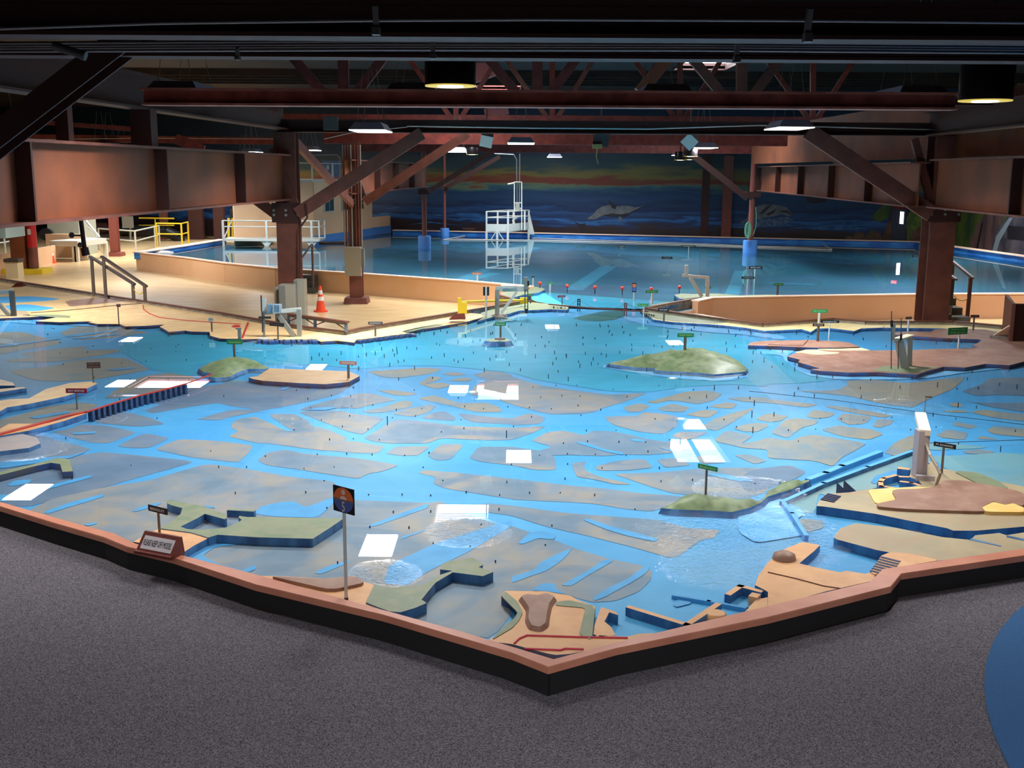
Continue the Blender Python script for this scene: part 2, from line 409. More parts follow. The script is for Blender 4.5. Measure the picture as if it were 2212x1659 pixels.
# ------------------------------------------------------------------ ceiling lamps
LAMPS = [(-2.55, 20.0, 3.9, 'near lit troffer lamp hanging over the water left of the black can lamp'), (5.0, 20.3, 4.0, 'bright troffer lamp hanging below the brown beam at the right'), (0.18, 26.6, 3.86, 'troffer lamp hanging over the middle of the bay on a thin wire'),
         (-1.75, 34.9, 3.8, 'troffer lamp beside the grey can, behind the diagonal brace'), (1.85, 50.0, 3.85, 'smallest troffer lamp far over the ocean basin before the mural'), (5.15, 30.3, 3.86, 'troffer lamp hanging next to the tilted white speaker'),
         (-7.2, 39.3, 3.9, 'long troffer lamp glowing above the beige building'), (-13.2, 36, 3.9, 'troffer lamp over the dry floor left of the column'), (-16.2, 45.7, 3.9, 'troffer lamp over the far left basin corner'), (-10.8, 23.4, 3.9, 'troffer lamp over the left near mudflats'),
         (11.9, 33.5, 3.9, 'troffer lamp behind the right column'), (6.9, 45.7, 3.9, 'troffer lamp over the right part of the ocean basin'), (-20, 30, 3.9, 'troffer lamp over the machinery at the far left'), (-10.4, 44.2, 3.9, 'troffer lamp over the basin in front of the beige building'), (17.2, 42.5, 3.9, 'added troffer lamp lighting the wall at the far right end of the basin'), (15.5, 25, 3.9, 'troffer lamp at the far right behind the girder'), (-14, 58, 3.9, 'troffer lamp behind the beige building'), (-26, 40, 3.9, 'troffer lamp over the white tank at the left')]  # the lamp at the far right end is added to light the wall
def make_lamp(x, y, z, label):
    t = thing('ceiling_lamp', (x, y, z), label, 'lamp', 'troffer lamps hanging over the model')
    mb = MB(); w, l = 0.64, 1.22
    lo = [(-w / 2, -l / 2, 0), (w / 2, -l / 2, 0), (w / 2, l / 2, 0), (-w / 2, l / 2, 0)]; up = [(q[0] * 0.72, q[1] * 0.8, 0.13) for q in lo]
    o = Vector((x, y, z))
    mb.add([o + Vector(q) for q in lo + up], [(4, 5, 6, 7), (0, 1, 5, 4), (1, 2, 6, 5), (2, 3, 7, 6), (3, 0, 4, 7)]); mb.build('housing', m_lampbody, parent=t)
    mb = MB(); mb.box(o + Vector((0, 0, -0.006)), (w - 0.02, l - 0.02, 0.015)); mb.build('lens', m_lens, parent=t)
    for sx, sy in ((-1, -1), (1, -1), (-1, 1), (1, 1)): mb = MB(); mb.tube(o + Vector((sx * 0.2, sy * 0.4, 0.13)), o + Vector((sx * 0.06, sy * 0.4, 1.1)), 0.004, 5); mb.build('hanging_wire', m_pipe, parent=t)
    return t
LAMPS += [(-4.0, 13.7, 4.09, 'added fill lamp hidden behind the reddish beam, first from the left'), (-1.2, 13.7, 4.09, 'added fill lamp hidden behind the reddish beam, second from the left'), (1.8, 13.7, 4.09, 'added fill lamp hidden behind the reddish beam, third from the left'), (4.8, 13.7, 4.09, 'added fill lamp hidden behind the reddish beam, last at the right')]  # unseen lamps added behind the beam to brighten the middle mudflats
LAMPS += [(-6, 1.3, 3.9, 'added fill lamp above the view over the carpet, left'), (0.5, 1.3, 3.9, 'added fill lamp above the view over the carpet, middle'), (7, 1.3, 3.9, 'added fill lamp above the view over the carpet, right')]  # out-of-view fill lamps added to lift the carpet and sign fronts
for i, (x, y, z, lb) in enumerate(LAMPS):
    if i == 0: lamp0 = make_lamp(x, y, z, lb)
    else: copy_tree(lamp0, (x, y, z), lb)
    area_light('ceiling_lamp_light', (x, y, z - 0.03), 0.6, 1.15, LAMP_W * (0.72 if y < 3 else 0.4 if 13 < y < 14 else 0.95 if y < 31 and abs(x) < 12 else 0.8), (0.97, 0.98, 1.0), spread=150)
# black can lamps
def can(px, py, Y, dia, hgt, label, power, tilt=None):
    c = dp(px, py, Y)
    t = thing('can_lamp', c, label, 'lamp', 'black can lamps under the beams')
    mb = MB(); mb.lathe(c, [(dia / 2, 0.01), (dia / 2, hgt), (dia / 2 * 0.96, hgt + 0.01)], 32); mb.build('can', m_blackcan, parent=t)
    mb = MB(); mb.lathe(c, [(dia / 2 * 0.99, 0.0), (dia / 2 * 0.99, 0.011)], 32); mb.build('rim', m_canrim, parent=t)
    mb = MB(); mb.lathe(c, [(dia / 2 * 0.5, -0.006), (dia / 2 * 0.5, 0.002)], 24); mb.build('bulb', m_warm, parent=t)
    mb = MB(); mb.tube(c + Vector((0, 0, hgt)), c + Vector((0, 0, hgt + 0.5)), 0.02, 8); mb.build('stem', m_black, parent=t)
    if power: 
        d = bpy.data.lights.new('can_light', 'SPOT'); d.energy = power; d.spot_size = math.radians(115); d.spot_blend = 0.8; d.shadow_soft_size = 0.5; d.color = (1, 0.97, 0.93)
        o = bpy.data.objects.new('can_light', d); o.location = c - Vector((0, 0, 0.03)); COL.objects.link(o)
    return t
can(973, 187, 10, 0.455, 0.33, 'black can lamp with glowing yellow rim hanging in front of the red trusses', CAN_W * 4)
can(2128, 219, 10, 0.46, 0.36, 'black can lamp with glowing yellow rim near the upper right corner', CAN_W * 3.5)
can(-190, 205, 10, 0.46, 0.36, 'added black can lamp, unseen left of the view, lighting the near curb', CAN_W * 4)  # unseen can added to brighten the near flats and curb
can(1492, 338, 30, 0.36, 0.26, 'small can lamp below the tilted white speaker', CAN_W)
can(1469, 346, 36, 0.36, 0.26, 'small can lamp behind the white speaker', 0)
can(1020, 334, 34, 0.36, 0.2, 'grey can lamp right of the small troffer lamp', 0)
can(1489, 345, 44, 0.3, 0.24, 'far small can lamp over the ocean basin', 0)

# ------------------------------------------------------------------ steel: beams across, girders, columns
def cross_beam(name, Y, y0, y1, x0, x1, m, label, cat='beam', w=0.2, ib=True, group=None):
    a = dp(x0, y0, Y); b = dp(x1, y0, Y); c = dp((x0 + x1) / 2, y1, Y); zt = dp((x0 + x1) / 2, y0, Y).z; zc = (zt + c.z) / 2; h = zt - c.z
    mb = MB()
    (mb.ibar if ib else mb.bar)((a.x, Y, zc), (b.x, Y, zc), w, h, *(([0.025]) if ib else [])) 
    return tag(mb.build(name, m), label, cat, group)
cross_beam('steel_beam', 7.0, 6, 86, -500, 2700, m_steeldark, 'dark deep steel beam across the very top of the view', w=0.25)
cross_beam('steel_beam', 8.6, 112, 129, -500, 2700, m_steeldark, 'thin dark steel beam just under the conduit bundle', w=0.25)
cross_beam('steel_beam', 13.0, 196, 233, 310, 2065, mat('beam_salmon', (190, 112, 92), 0.5, noise=(150, 84, 66), scale=4), 'reddish brown steel beam behind the black can lamps', w=0.25)
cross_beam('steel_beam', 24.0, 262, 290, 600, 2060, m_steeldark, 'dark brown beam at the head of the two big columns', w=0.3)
cross_beam('timber_beam', 32.0, 289, 313, 700, 1700, m_red, 'red timber beam above the small troffer lamps', w=0.25, ib=False)
cross_beam('timber_beam', 45.0, 314, 330, 760, 1650, m_red, 'lowest red timber beam just over the mural', w=0.25, ib=False)
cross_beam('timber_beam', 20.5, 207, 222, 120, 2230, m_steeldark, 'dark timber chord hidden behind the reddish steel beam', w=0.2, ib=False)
cross_beam('timber_beam', 36.5, 250, 263, 560, 2000, m_red, 'red timber chord of the far truss', w=0.2, ib=False)
# pipes
def pipe_run(name, Y, pts, r, m, label, cat='pipe'):
    mb = MB(); mb.path([dp(x, y, Y) for x, y in pts], r, 10); return tag(mb.build(name, m), label, cat)
pipe_run('conduit_pipe', 6.6, [(-300, 72), (0, 62), (350, 50), (800, 44), (1150, 42), (1700, 44), (2212, 49), (2500, 54)], 0.009, m_pipe, 'grey conduit pipe running along the top beam')
for i, (yy, r, lb) in enumerate(((91, 0.014, 'top conduit of the bundle under the beam'), (97, 0.012, 'second conduit of the bundle under the beam'), (102, 0.012, 'third conduit of the bundle under the beam'), (108, 0.011, 'lowest conduit of the bundle under the beam'))):
    pipe_run('conduit_pipe', 8.1, [(-300, yy + 12), (0, yy + 3), (800, yy - 1 if i else yy - 2), (1500, yy), (2212, yy + 6), (2500, yy + 9)], r, m_pipe, lb)
pipe_run('conduit_pipe', 23.6, [(880, 272), (1150, 276), (1400, 278), (1640, 270), (2040, 280)], 0.02, m_pipe, 'bluish grey cable run in front of the beam over the columns')
pipe_run('lamp_cord', 23.7, [(700, 300), (760, 286), (880, 274)], 0.012, m_pipe, 'thin cord rising to the cable run left of the near lamp', 'cord')
# clips on the conduits
def clip(px, py, Y, w, h, label):
    c = dp(px, py, Y); mb = MB(); mb.box(c, (w, 0.05, h), tilt=0.3); mb.box(c + Vector((0, 0, -h / 2)), (w * 1.5, 0.07, h * 0.3)); return tag(mb.build('beam_clamp', m_dgrey), label, 'clamp', 'clamps on the conduits')
clip(935, 104, 7.9, 0.03, 0.11, 'small steel clamp on the conduit bundle left of the middle')
clip(1592, 108, 7.9, 0.03, 0.13, 'steel clamp hanging from the conduit bundle right of the middle')
clip(513, 115, 7.9, 0.02, 0.07, 'small clamp on the conduit bundle at the left')
clip(1746, 50, 6.5, 0.03, 0.16, 'dark double bracket on the top conduit')
clip(812, 40, 6.5, 0.03, 0.14, 'dark bracket on the top conduit left of the middle')
c = dp(150, 108, 7.8)
mb = MB(); mb.tube(c + Vector((-0.11, 0, 0.03)), c + Vector((0.08, 0, -0.03)), 0.03, 14); mb.tube(c + Vector((0.08, 0, -0.03)), c + Vector((0.11, 0, -0.04)), 0.034, 14)
tag(mb.build('spot_lamp', m_dgrey), 'small grey spot lamp clipped to the conduits at the upper left', 'lamp')

# red truss webs
def web(Y, a, b, w, m, label, nm='truss_member', grp='red web timbers of the near truss'):
    mb = MB(); mb.bar(dp(*a, Y), dp(*b, Y), w, 0.12, up=(0, 1, 0)) if a[0] != b[0] else mb.bar(dp(*a, Y), dp(*b, Y), w, 0.12)
    return tag(mb.build(nm, m), label, 'timber', grp)
for vx, dn in ((742, 'left of the can lamp'), (1161, 'right of the can lamp'), (1602, 'above the lamp row at the right')):
    mm = m_red if vx < 1500 else m_steel
    web(20.5, (vx, 40), (vx, 212), 0.19, mm, 'upright red truss timber ' + dn)
    web(20.5, (vx - 178, 40), (vx - 20 - 16, 212), 0.17, mm, 'red truss timber leaning down to the right, ' + dn)
    web(20.5, (vx + 150, 40), (vx + 20, 212), 0.17, mm, 'red truss timber leaning down to the left, ' + dn)
mb = MB(); mb.bar(dp(1470, 90, 18), dp(1382, 200, 18), 0.24, 0.2); tag(mb.build('truss_member', m_web), 'pale brown diagonal timber standing out right of the middle', 'timber')
for vx in (985, 1193, 1469, 1756):
    web(36.5, (vx, 120), (vx, 256), 0.17, m_red, 'small upright red timber of the far truss', grp='uprights of the far truss')
for a, b in ((-62, -10), (55, 10)):
    for vx in (985, 1193, 1469, 1756):
        web(36.5, (vx + a * 1.6, 130), (vx + b, 256), 0.15, m_red if vx != 1193 else m_steel, 'small slanting red timber of the far truss', grp='slanting timbers of the far truss')
# lower diagonals by the skylight shaft
mb = MB(); mb.bar(dp(1016, 160, 40.5), dp(1066, 142, 40.5), 0.4, 0.7); tag(mb.build('shaft_board', mat('shaft_daylit_pink', (235, 130, 120), 0.6)), 'board of the skylight shaft right of the can lamp, its daylight painted in as pink', 'board')  # pink base colour holds the daylight falling on the shaft boards
mb = MB(); mb.bar(dp(1047, 246, 44), dp(1098, 236, 44), 0.3, 0.35); tag(mb.build('shaft_board', MATS['shaft_daylit_pink']), 'small board under the reddish beam, its daylight painted in as pink', 'board')
# longitudinal girders: direction from the photo's vanishing point
AZ = 0.062
def girder(side, x24, y0, y1, zb, zt, label, stiff, name='plate_girder'):
    def pt(Y): return x24 + (Y - 24) * AZ
    t = thing(name, (pt((y0 + y1) / 2), (y0 + y1) / 2, zb), label, 'girder')
    a = (pt(y0), y0); b = (pt(y1), y1); zc = (zb + zt) / 2; h = zt - zb
    mb = MB(); mb.bar((a[0], a[1], zc), (b[0], b[1], zc), 0.03, h - 0.06); mb.build('web_plate', m_web, parent=t)
    for z, nm in ((zb + 0.015, 'bottom_flange'), (zt - 0.015, 'top_flange')):
        mb = MB(); mb.bar((a[0], a[1], z), (b[0], b[1], z), 0.42, 0.035); mb.build(nm, m_steel, parent=t)
    for Y in stiff:
        mb = MB(); mb.box((pt(Y) + side * 0.11, Y, zc), (0.19, 0.05, h - 0.07)); mb.box((pt(Y) + side * 0.03, Y + 0.08, zc), (0.03, 0.2, h - 0.07))
        mb.build('stiffener', m_steeldark, parent=t)
    return t
def xp(x24, px):                # distance along a girder seen at pixel column px
    lo, hi = 3.0, 60.0
    for _ in range(40):
        mid = (lo + hi) / 2; q = Vector((x24 + (mid - 24) * AZ, mid, 3)) - CAM
        sx = W / 2 + FPX * q.dot(_R) / q.dot(_F)
        if (x24 < 0) == (sx < px): lo = mid
        else: hi = mid
    return (lo + hi) / 2
XL = -4.95; XR = 8.95
GL = girder(1, XL, 6, 23.8, 2.57, 3.53, 'long brown plate girder with dark stiffeners crossing the left side over the dry floor', [xp(XL, p) for p in (35, 335, 507)] + [9.0])
girder(1, XL - 0.1, 30.5, 46, 2.55, 3.5, 'far plate girder seen past the left column before the mural', [xp(XL, p) for p in (815, 855, 890)])
GR = girder(-1, XR, 10, 23.2, 2.5, 3.5, 'brown plate girder at the upper right running past the column', [xp(XR, p) for p in (2208,)] + [11.5])
girder(-1, XR - 0.3, 23.5, 44, 2.5, 3.45, 'long brown plate girder with dark stiffeners behind the right column', [xp(XR, p) for p in (1660, 1705, 1757, 1827, 1912)])
# upper beams over the girders
for x24, y0, y1, zc, lb in ((XL, 6, 24, 4.3, 'upper brown beam above the left plate girder'), (XR, 9, 24, 4.25, 'upper brown beam above the right plate girder')):
    mb = MB(); mb.ibar((x24 + (y0 - 24) * AZ, y0, zc), (x24 + (y1 - 24) * AZ, y1, zc), 0.3, 0.5, 0.03); tag(mb.build('upper_beam', m_steeldark), lb, 'beam')
mb = MB(); mb.bar((XR + 0.5, 10, 4.2), (XR + 0.5, 44, 4.2), 0.06, 1.3); tag(mb.build('fascia_board', m_web), 'tall brown board above the right girder', 'board')
# posts between girder and upper beam at the left
for px, w, lb in ((148, 0.16, 'slim dark post on the left girder near the hanging rod'), (318, 0.3, 'thick dark post standing on the left girder')):
    Y = xp(XL, px); mb = MB(); mb.box((XL + (Y - 24) * AZ, Y, 3.8), (w, w, 0.54)); tag(mb.build('girder_post', m_steeldark), lb, 'post')
# the red timbers seen between, far left
for (x0, y0, x1, y1, Y, hh, lb) in ((60, 262, 300, 280, 30, 0.12, 'orange red timber glimpsed between the beams at the left, upper'), (20, 297, 620, 305, 36, 0.22, 'orange red timber glimpsed above the left girder'), (380, 300, 440, 325, 28, 0.25, 'short pinkish timber slanting above the left girder')):
    mb = MB(); mb.bar(dp(x0, y0, Y), dp(x1, y1, Y), 0.1, hh); tag(mb.build('truss_timber', m_red), lb, 'timber')
pipe_run('conduit_pipe', 34, [(30, 302), (300, 298), (620, 300)], 0.012, m_pipe, 'pale conduit above the left girder')
# near diagonal brace, upper left
mb = MB(); mb.ibar(dp(-60, 345, 8.5), dp(330, 45, 8.5), 0.18, 0.26, 0.02, up=(0, 1, 0)); tag(mb.build('diagonal_brace', m_steeldark), 'big dark diagonal brace crossing the upper left corner', 'brace')

# columns
def column(px, Y, ztop, w, label, m=m_steel, zbase=ZF, base=None, plate=True):
    c = dp(px, 600, Y); x = c.x
    t = thing('steel_column', (x, Y, zbase), label, 'column')
    mb = MB(); mb.ibar((x, Y, zbase + (0.16 if base else 0.02)), (x, Y, ztop), w, w * 0.95, 0.03, up=(0.5, 0.86, 0) if False else (0, 1, 0)); mb.build('shaft', m, parent=t)
    if base:
        mb = MB(); mb.prism([(x - base / 2, Y - base / 2), (x + base / 2, Y - base / 2), (x + base / 2, Y + base / 2), (x - base / 2, Y + base / 2)], zbase, zbase + 0.17, slope=0.05); mb.build('foot_plate', m, parent=t)
    return t, x
cl, clx = column(628, 24, 4.0, 0.46, 'big brown steel column standing left of the centre behind the grey cabinets')
c2, c2x = column(770, 31.3, 4.0, 0.36, 'brown steel column with a bundle of pipes and a grey box, on the beige floor', base=0.62)
cr_, crx = column(2018, 24, 4.0, 0.56, 'massive brown steel column at the right beside the concrete steps', zbase=ZF)
# wider fill of the big columns: cover plates
mb = MB(); mb.box((crx - 0.02, 24, 1.7), (0.3, 0.3, 4.5)); mb.build('inner_plate', m_steeldark, parent=cr_)
mb = MB(); mb.box((clx, 24, 1.7), (0.16, 0.36, 4.5)); mb.build('inner_plate', m_steel, parent=cl)
# gusset plates with bolts
for t, x, Y, z, s in ((cl, clx, 23.74, 2.3, 0.62), (cr_, crx, 23.7, 2.4, 0.7), (c2, c2x, 31.1, 2.35, 0.55)):
    mb = MB(); mb.box((x, Y, z), (s, 0.03, 0.42)); mb.build('gusset', m_steeldark, parent=t)
    for k in (-0.42, 0, 0.42):
        mb = MB(); mb.lathe((x + k * s, Y - 0.02, z + 0.05), [(0.03, 0), (0.03, 0.02)], 8, axis=(0, -1, 0)); mb.lathe((x + k * s, Y - 0.02, z - 0.05), [(0.03, 0), (0.03, 0.02)], 8, axis=(0, -1, 0)); mb.build('bolts', m_grey, parent=t)
# ocean columns with blue tubs
def tubcol(px, Y, w, ytop, tub_r, tub_h, label, ztop=4.0):
    x = dp(px, 520, Y).x
    t = thing('ocean_column', (x, Y, -0.15), label, 'column')
    mb = MB(); mb.tube((x, Y, -0.15), (x, Y, ztop), w / 2, 12); mb.build('shaft', mat('post_red', (134, 70, 58), 0.5), parent=t)
    mb = MB(); mb.lathe((x, Y, -0.15), [(tub_r, 0), (tub_r, 0.15 + tub_h - 0.04), (tub_r * 0.93, 0.15 + tub_h)], 28); mb.build('blue_tub', m_tub, parent=t)['label'] = 'sky blue sleeve around the foot'
    mb = MB(); mb.box((x, Y - 0.05, 2.35), (w * 2.4, w, 0.22)); mb.build('bracket', m_steeldark, parent=t)
    return t
tubcol(917, 46.2, 0.2, 400, 0.27, 0.52, 'red brown post in a tall light blue tub standing in the ocean basin, left')
tubcol(961, 55.0, 0.13, 420, 0.22, 0.4, 'thin red post in a small blue tub beside the left far corner of the basin')
tubcol(1621, 44.5, 0.24, 400, 0.29, 0.52, 'red brown post in a light blue tub wrapped with green hose, right')
# posts behind the basin
for px, w, lb in ((1568, 0.42, 'reddish square column before the mural, right of its darker twin'), (1521, 0.34, 'dark brown column before the mural, left of its reddish twin')):
    q = A0 + dirw * ((px - 850) / 1135.0 * (B0 - A0).length); Yq = q.y + 0.7
    x = dp(px, 500, Yq).x
    mb = MB(); mb.box((x, Yq, (4.0 + ZF) / 2), (w, w * 0.7, 4.0 - ZF)); tag(mb.build('wall_column', mat('post_red', (134, 70, 58), 0.5) if px == 1568 else m_steeldark), lb, 'column')

# braces
def brace(Y, a, b, w, label, Y2=None, m=None):
    mb = MB(); p = dp(*a, Y); q = dp(*b, Y2 or Y); mb.bar(p, q, 0.1, w); 
    return tag(mb.build('knee_brace', m or m_steel), label, 'brace')
brace(23.7, (642, 462), (912, 288), 0.27, 'brown knee brace rising right from the left big column')
brace(24.2, (632, 300), (760, 440), 0.2, 'brown brace crossing behind, down to the pipe column', Y2=30.8)
brace(31.0, (788, 436), (1012, 288), 0.24, 'reddish brown knee brace rising right from the pipe column')
brace(46.0, (925, 414), (1072, 322), 0.2, 'brown knee brace rising from the left ocean post')
brace(54.8, (965, 405), (1080, 338), 0.2, 'thin dark knee brace rising from the small tub post', m=m_steeldark)
brace(23.7, (2012, 462), (1745, 283), 0.34, 'brown knee brace rising left from the right big column')
brace(44.2, (1615, 428), (1490, 330), 0.24, 'dark knee brace rising left from the right ocean post', m=m_steeldark)
brace(34.0, (1830, 372), (1760, 300), 0.2, 'dark brace behind the large right brace', m=m_steeldark)
brace(24.2, (545, 425), (606, 470), 0.22, 'short brown brace under the left girder at the column')
brace(23.8, (590, 320), (640, 455), 0.2, 'steep brown brace leaning onto the left column')
brace(31.2, (752, 330), (785, 425), 0.17, 'steep thin brace beside the pipe bundle')
brace(23.8, (1975, 300), (2012, 440), 0.16, 'steep thin brace leaning onto the right column')
# pipe bundle on the second column
for k, (dx, r) in enumerate(((-0.27, 0.02), (-0.21, 0.025), (-0.13, 0.02), (-0.05, 0.025), (0.06, 0.02), (0.14, 0.025), (0.22, 0.02))):
    mb = MB(); mb.tube((c2x + dx, 31.0, 1.0), (c2x + dx, 31.0, 3.9), r, 8); mb.build('riser_pipe', m_steel if k % 3 else m_grey, parent=c2)
c = dp(765, 564, 30.9)
bx = thing('breaker_box', (c.x, 30.9, dp(765, 593, 30.9).z), 'grey electrical box mounted on the pipe column', 'box')
zt, zb = dp(765, 533, 30.9).z, dp(765, 595, 30.9).z
mb = MB(); mb.box((c.x - 0.02, 30.85, (zt + zb) / 2), (0.46, 0.22, zt - zb)); mb.build('case', m_panel, parent=bx)
mb = MB(); mb.box((c.x + 0.25, 30.9, (zt + zb) / 2 + 0.1), (0.09, 0.2, zt - zb - 0.3)); mb.build('side_box', m_paneldark, parent=bx)
# conduit on the big left column
mb = MB(); mb.path([dp(660, 440, 23.6), dp(664, 470, 23.6), dp(648, 492, 23.6), dp(647, 690, 23.6)], 0.02, 8); mb.build('conduit', m_steeldark, parent=cl)

# speakers and things hung from the beams
def speaker(px, py, Y, s, rx, ry, label, m=m_white):
    c = dp(px, py, Y); t = thing('speaker', c, label, 'speaker')
    M = Matrix.Rotation(rx, 3, 'Y') @ Matrix.Rotation(ry, 3, 'X')
    mb = MB(); h = s / 2
    vs = [c + M @ Vector(q) for q in ((-h, -h, -h), (h, -h, -h), (h * 0.8, h, -h), (-h * 0.8, h, -h), (-h, -h, h), (h, -h, h), (h * 0.8, h, h), (-h * 0.8, h, h))]
    mb.add(vs, [(0, 3, 2, 1), (4, 5, 6, 7), (0, 1, 5, 4), (1, 2, 6, 5), (2, 3, 7, 6), (3, 0, 4, 7)]); mb.build('cabinet', m, parent=t)
    mb = MB(); mb.tube(c, c + Vector((0, 0, s * 0.5 + 0.75)), 0.015, 8); mb.build('hanger', m_grey, parent=t)
    return t
speaker(1052, 300, 24.4, 0.27, 0.2, 0.5, 'white speaker box hanging left of the middle under the beam')
speaker(1491, 303, 24.4, 0.28, 0.75, 0.4, 'tilted white speaker box hanging above the right troffer lamp')
speaker(1298, 296, 24.4, 0.34, 0.1, 0.2, 'black speaker box hanging right of the middle', m_black)
mb = MB(); mb.box(dp(1290, 316, 24.2), (0.2, 0.15, 0.09)); mb.path([dp(1290, 320, 24.2), dp(1288, 338, 24.2), dp(1292, 354, 24.2)], 0.012, 6)
tag(mb.build('wire_tangle', mat('tan_wire', (170, 150, 90), 0.6)), 'tan junction piece with a dangling white wire under the black speaker', 'wire')
c = dp(715, 266, 23.6); mb = MB(); mb.box(c, (0.3, 0.15, 0.28)); tag(mb.build('junction_box', m_dgrey), 'dark grey junction box left of the near troffer lamp', 'box')
# hanging rod with the valve wheel, left
Y = 17.0
t = thing('valve_rod', dp(184, 553, 17), 'tall dark valve rod with flange and hand wheels hanging past the left girder', 'valve')
mb = MB(); mb.tube(dp(150, 215, 17), dp(172, 462, 17), 0.012, 8); mb.build('rod', m_steeldark, parent=t)
mb = MB(); mb.lathe(dp(174, 468, 17), [(0.1, 0), (0.1, 0.02)], 18); mb.tube(dp(174, 470, 17), dp(184, 548, 17), 0.035, 10); mb.tube(dp(182, 535, 17), dp(186, 552, 17), 0.06, 12); mb.build('valve_pipe', m_steeldark, parent=t)
for (px, py, r) in ((154, 508, 0.045), (172, 529, 0.04)):
    mb = MB(); c = dp(px, py, 16.9); mb.lathe(c, [(r, 0), (r, 0.015)], 16, axis=(0.8, -0.5, 0)); mb.tube(c, dp(180, py + 1, 17), 0.014, 8); mb.build('hand_wheel', m_steeldark, parent=t)
# ------------------------------------------------------------------ painted bed of the bay and the ocean basin
ZB = -0.05; ZFL = -0.0475; ZST = -0.0445
LZ = 0.55
def bed_mat(name, a, b, c, sc1=0.9, sc2=5.0, rough=0.5, p=(0.38, 0.62)):
    m = bpy.data.materials.new(name); m.use_nodes = True; nt = m.node_tree; bs = nt.nodes['Principled BSDF']
    tc = nt.nodes.new('ShaderNodeTexCoord')
    n1 = nt.nodes.new('ShaderNodeTexNoise'); n1.inputs['Scale'].default_value = sc1; n1.inputs['Detail'].default_value = 5; n1.inputs['Distortion'].default_value = 0.8
    n2 = nt.nodes.new('ShaderNodeTexNoise'); n2.inputs['Scale'].default_value = sc2; n2.inputs['Detail'].default_value = 6
    nt.links.new(tc.outputs['Object'], n1.inputs['Vector']); nt.links.new(tc.outputs['Object'], n2.inputs['Vector'])
    r1 = nt.nodes.new('ShaderNodeMapRange'); r1.inputs[1].default_value = p[0]; r1.inputs[2].default_value = p[1]; nt.links.new(n1.outputs['Fac'], r1.inputs[0])
    r2 = nt.nodes.new('ShaderNodeMapRange'); r2.inputs[1].default_value = 0.42; r2.inputs[2].default_value = 0.75; nt.links.new(n2.outputs['Fac'], r2.inputs[0])
    m1 = nt.nodes.new('ShaderNodeMix'); m1.data_type = 'RGBA'; m1.inputs[6].default_value = srgb(*a); m1.inputs[7].default_value = srgb(*b); nt.links.new(r1.outputs[0], m1.inputs[0])
    m2 = nt.nodes.new('ShaderNodeMix'); m2.data_type = 'RGBA'; m2.inputs[7].default_value = srgb(*c); nt.links.new(m1.outputs[2], m2.inputs[6]); nt.links.new(r2.outputs[0], m2.inputs[0])
    nt.links.new(m2.outputs[2], bs.inputs['Base Color']); bs.inputs['Roughness'].default_value = rough
    MATS[name] = m; return m
m_chan = bed_mat('bed_channel', (74, 162, 220), (92, 178, 230), (78, 164, 214), 0.4, 2.0)
m_streak = bed_mat('bed_streak', (80, 166, 224), (92, 174, 228), (72, 156, 212), 0.8, 4.0)
m_teal = bed_mat('bed_teal', (54, 164, 200), (74, 182, 220), (58, 168, 196), 0.35, 2.2)
m_mud = bed_mat('bed_mud', (114, 134, 154), (168, 156, 146), (132, 148, 166), 0.8, 3.6, p=(0.44, 0.56))
m_mudblue = bed_mat('bed_mud_blue', (104, 126, 152), (140, 146, 156), (116, 138, 166), 0.6, 3.4, p=(0.44, 0.58))
m_mudtan = bed_mat('bed_mud_tan', (158, 150, 136), (128, 144, 156), (168, 156, 138), 0.9, 4.0, p=(0.44, 0.58))
m_pale = bed_mat('bed_pale', (128, 176, 186), (150, 178, 178), (112, 168, 190), 0.5, 2.5)
m_ocean = bed_mat('bed_ocean', (48, 120, 148), (76, 124, 160), (58, 128, 142), 0.22, 0.9)
m_oceanline = mat('bed_ocean_line', (78, 166, 200), 0.5)
WALL_L = [(297, 545), (400, 556), (488, 568), (598, 579), (674, 584), (801, 592), (1000, 606), (1115, 616), (1148, 619)]
WALL_R = [(1502, 650), (1535, 643), (1680, 640), (1998, 635), (2212, 634), (2600, 636)]
BAY = [(-500, 950), (0, 1091), (175, 1141), (292, 1181), (400, 1208), (553, 1248), (753, 1304), (1000, 1372), (1194, 1424), (1331, 1392), (1659, 1316), (1878, 1262), (1908, 1236), (2212, 1192), (2700, 1116), (2700, 790), (2250, 722), (2180, 712), (2060, 700), (1870, 700), (1800, 693), (1648, 706), (1395, 669), (1225, 662), (1130, 657), (745, 724), (0, 606), (-500, 548)]
OCE_GATE = [(1178, 634), (1225, 662), (1395, 669)]; OCE_FAR = [(690, 521), (560, 526)]
bay = [gp(x, y, 0).xy for x, y in BAY]; g_ = lambda L, z: [gp(x, y, z).xy for x, y in L]
oce = g_(WALL_L, 0.1) + g_(OCE_GATE, 0) + g_(WALL_R, 0.1) + g_([(2500, 600), (2212, 553)], 0.2) + g_([(1985, 522), (1500, 511), (1150, 503), (850, 497)], 0.18) + g_(OCE_FAR, 0) + g_([(482, 517), (400, 530)], 0.12)
mb = MB(); mb.prism(bay, ZF, ZB, 0, 7)
ocz = -0.13
mb.prism(oce, ZF, ocz, 8, 9)
def patch(poly, mi, z, jit=0.02, seed=0, smooth=1, skirt=True):
    mb.prism(rough_poly(poly, z, jit, 0.35, seed, smooth), None, z, mi, mi)
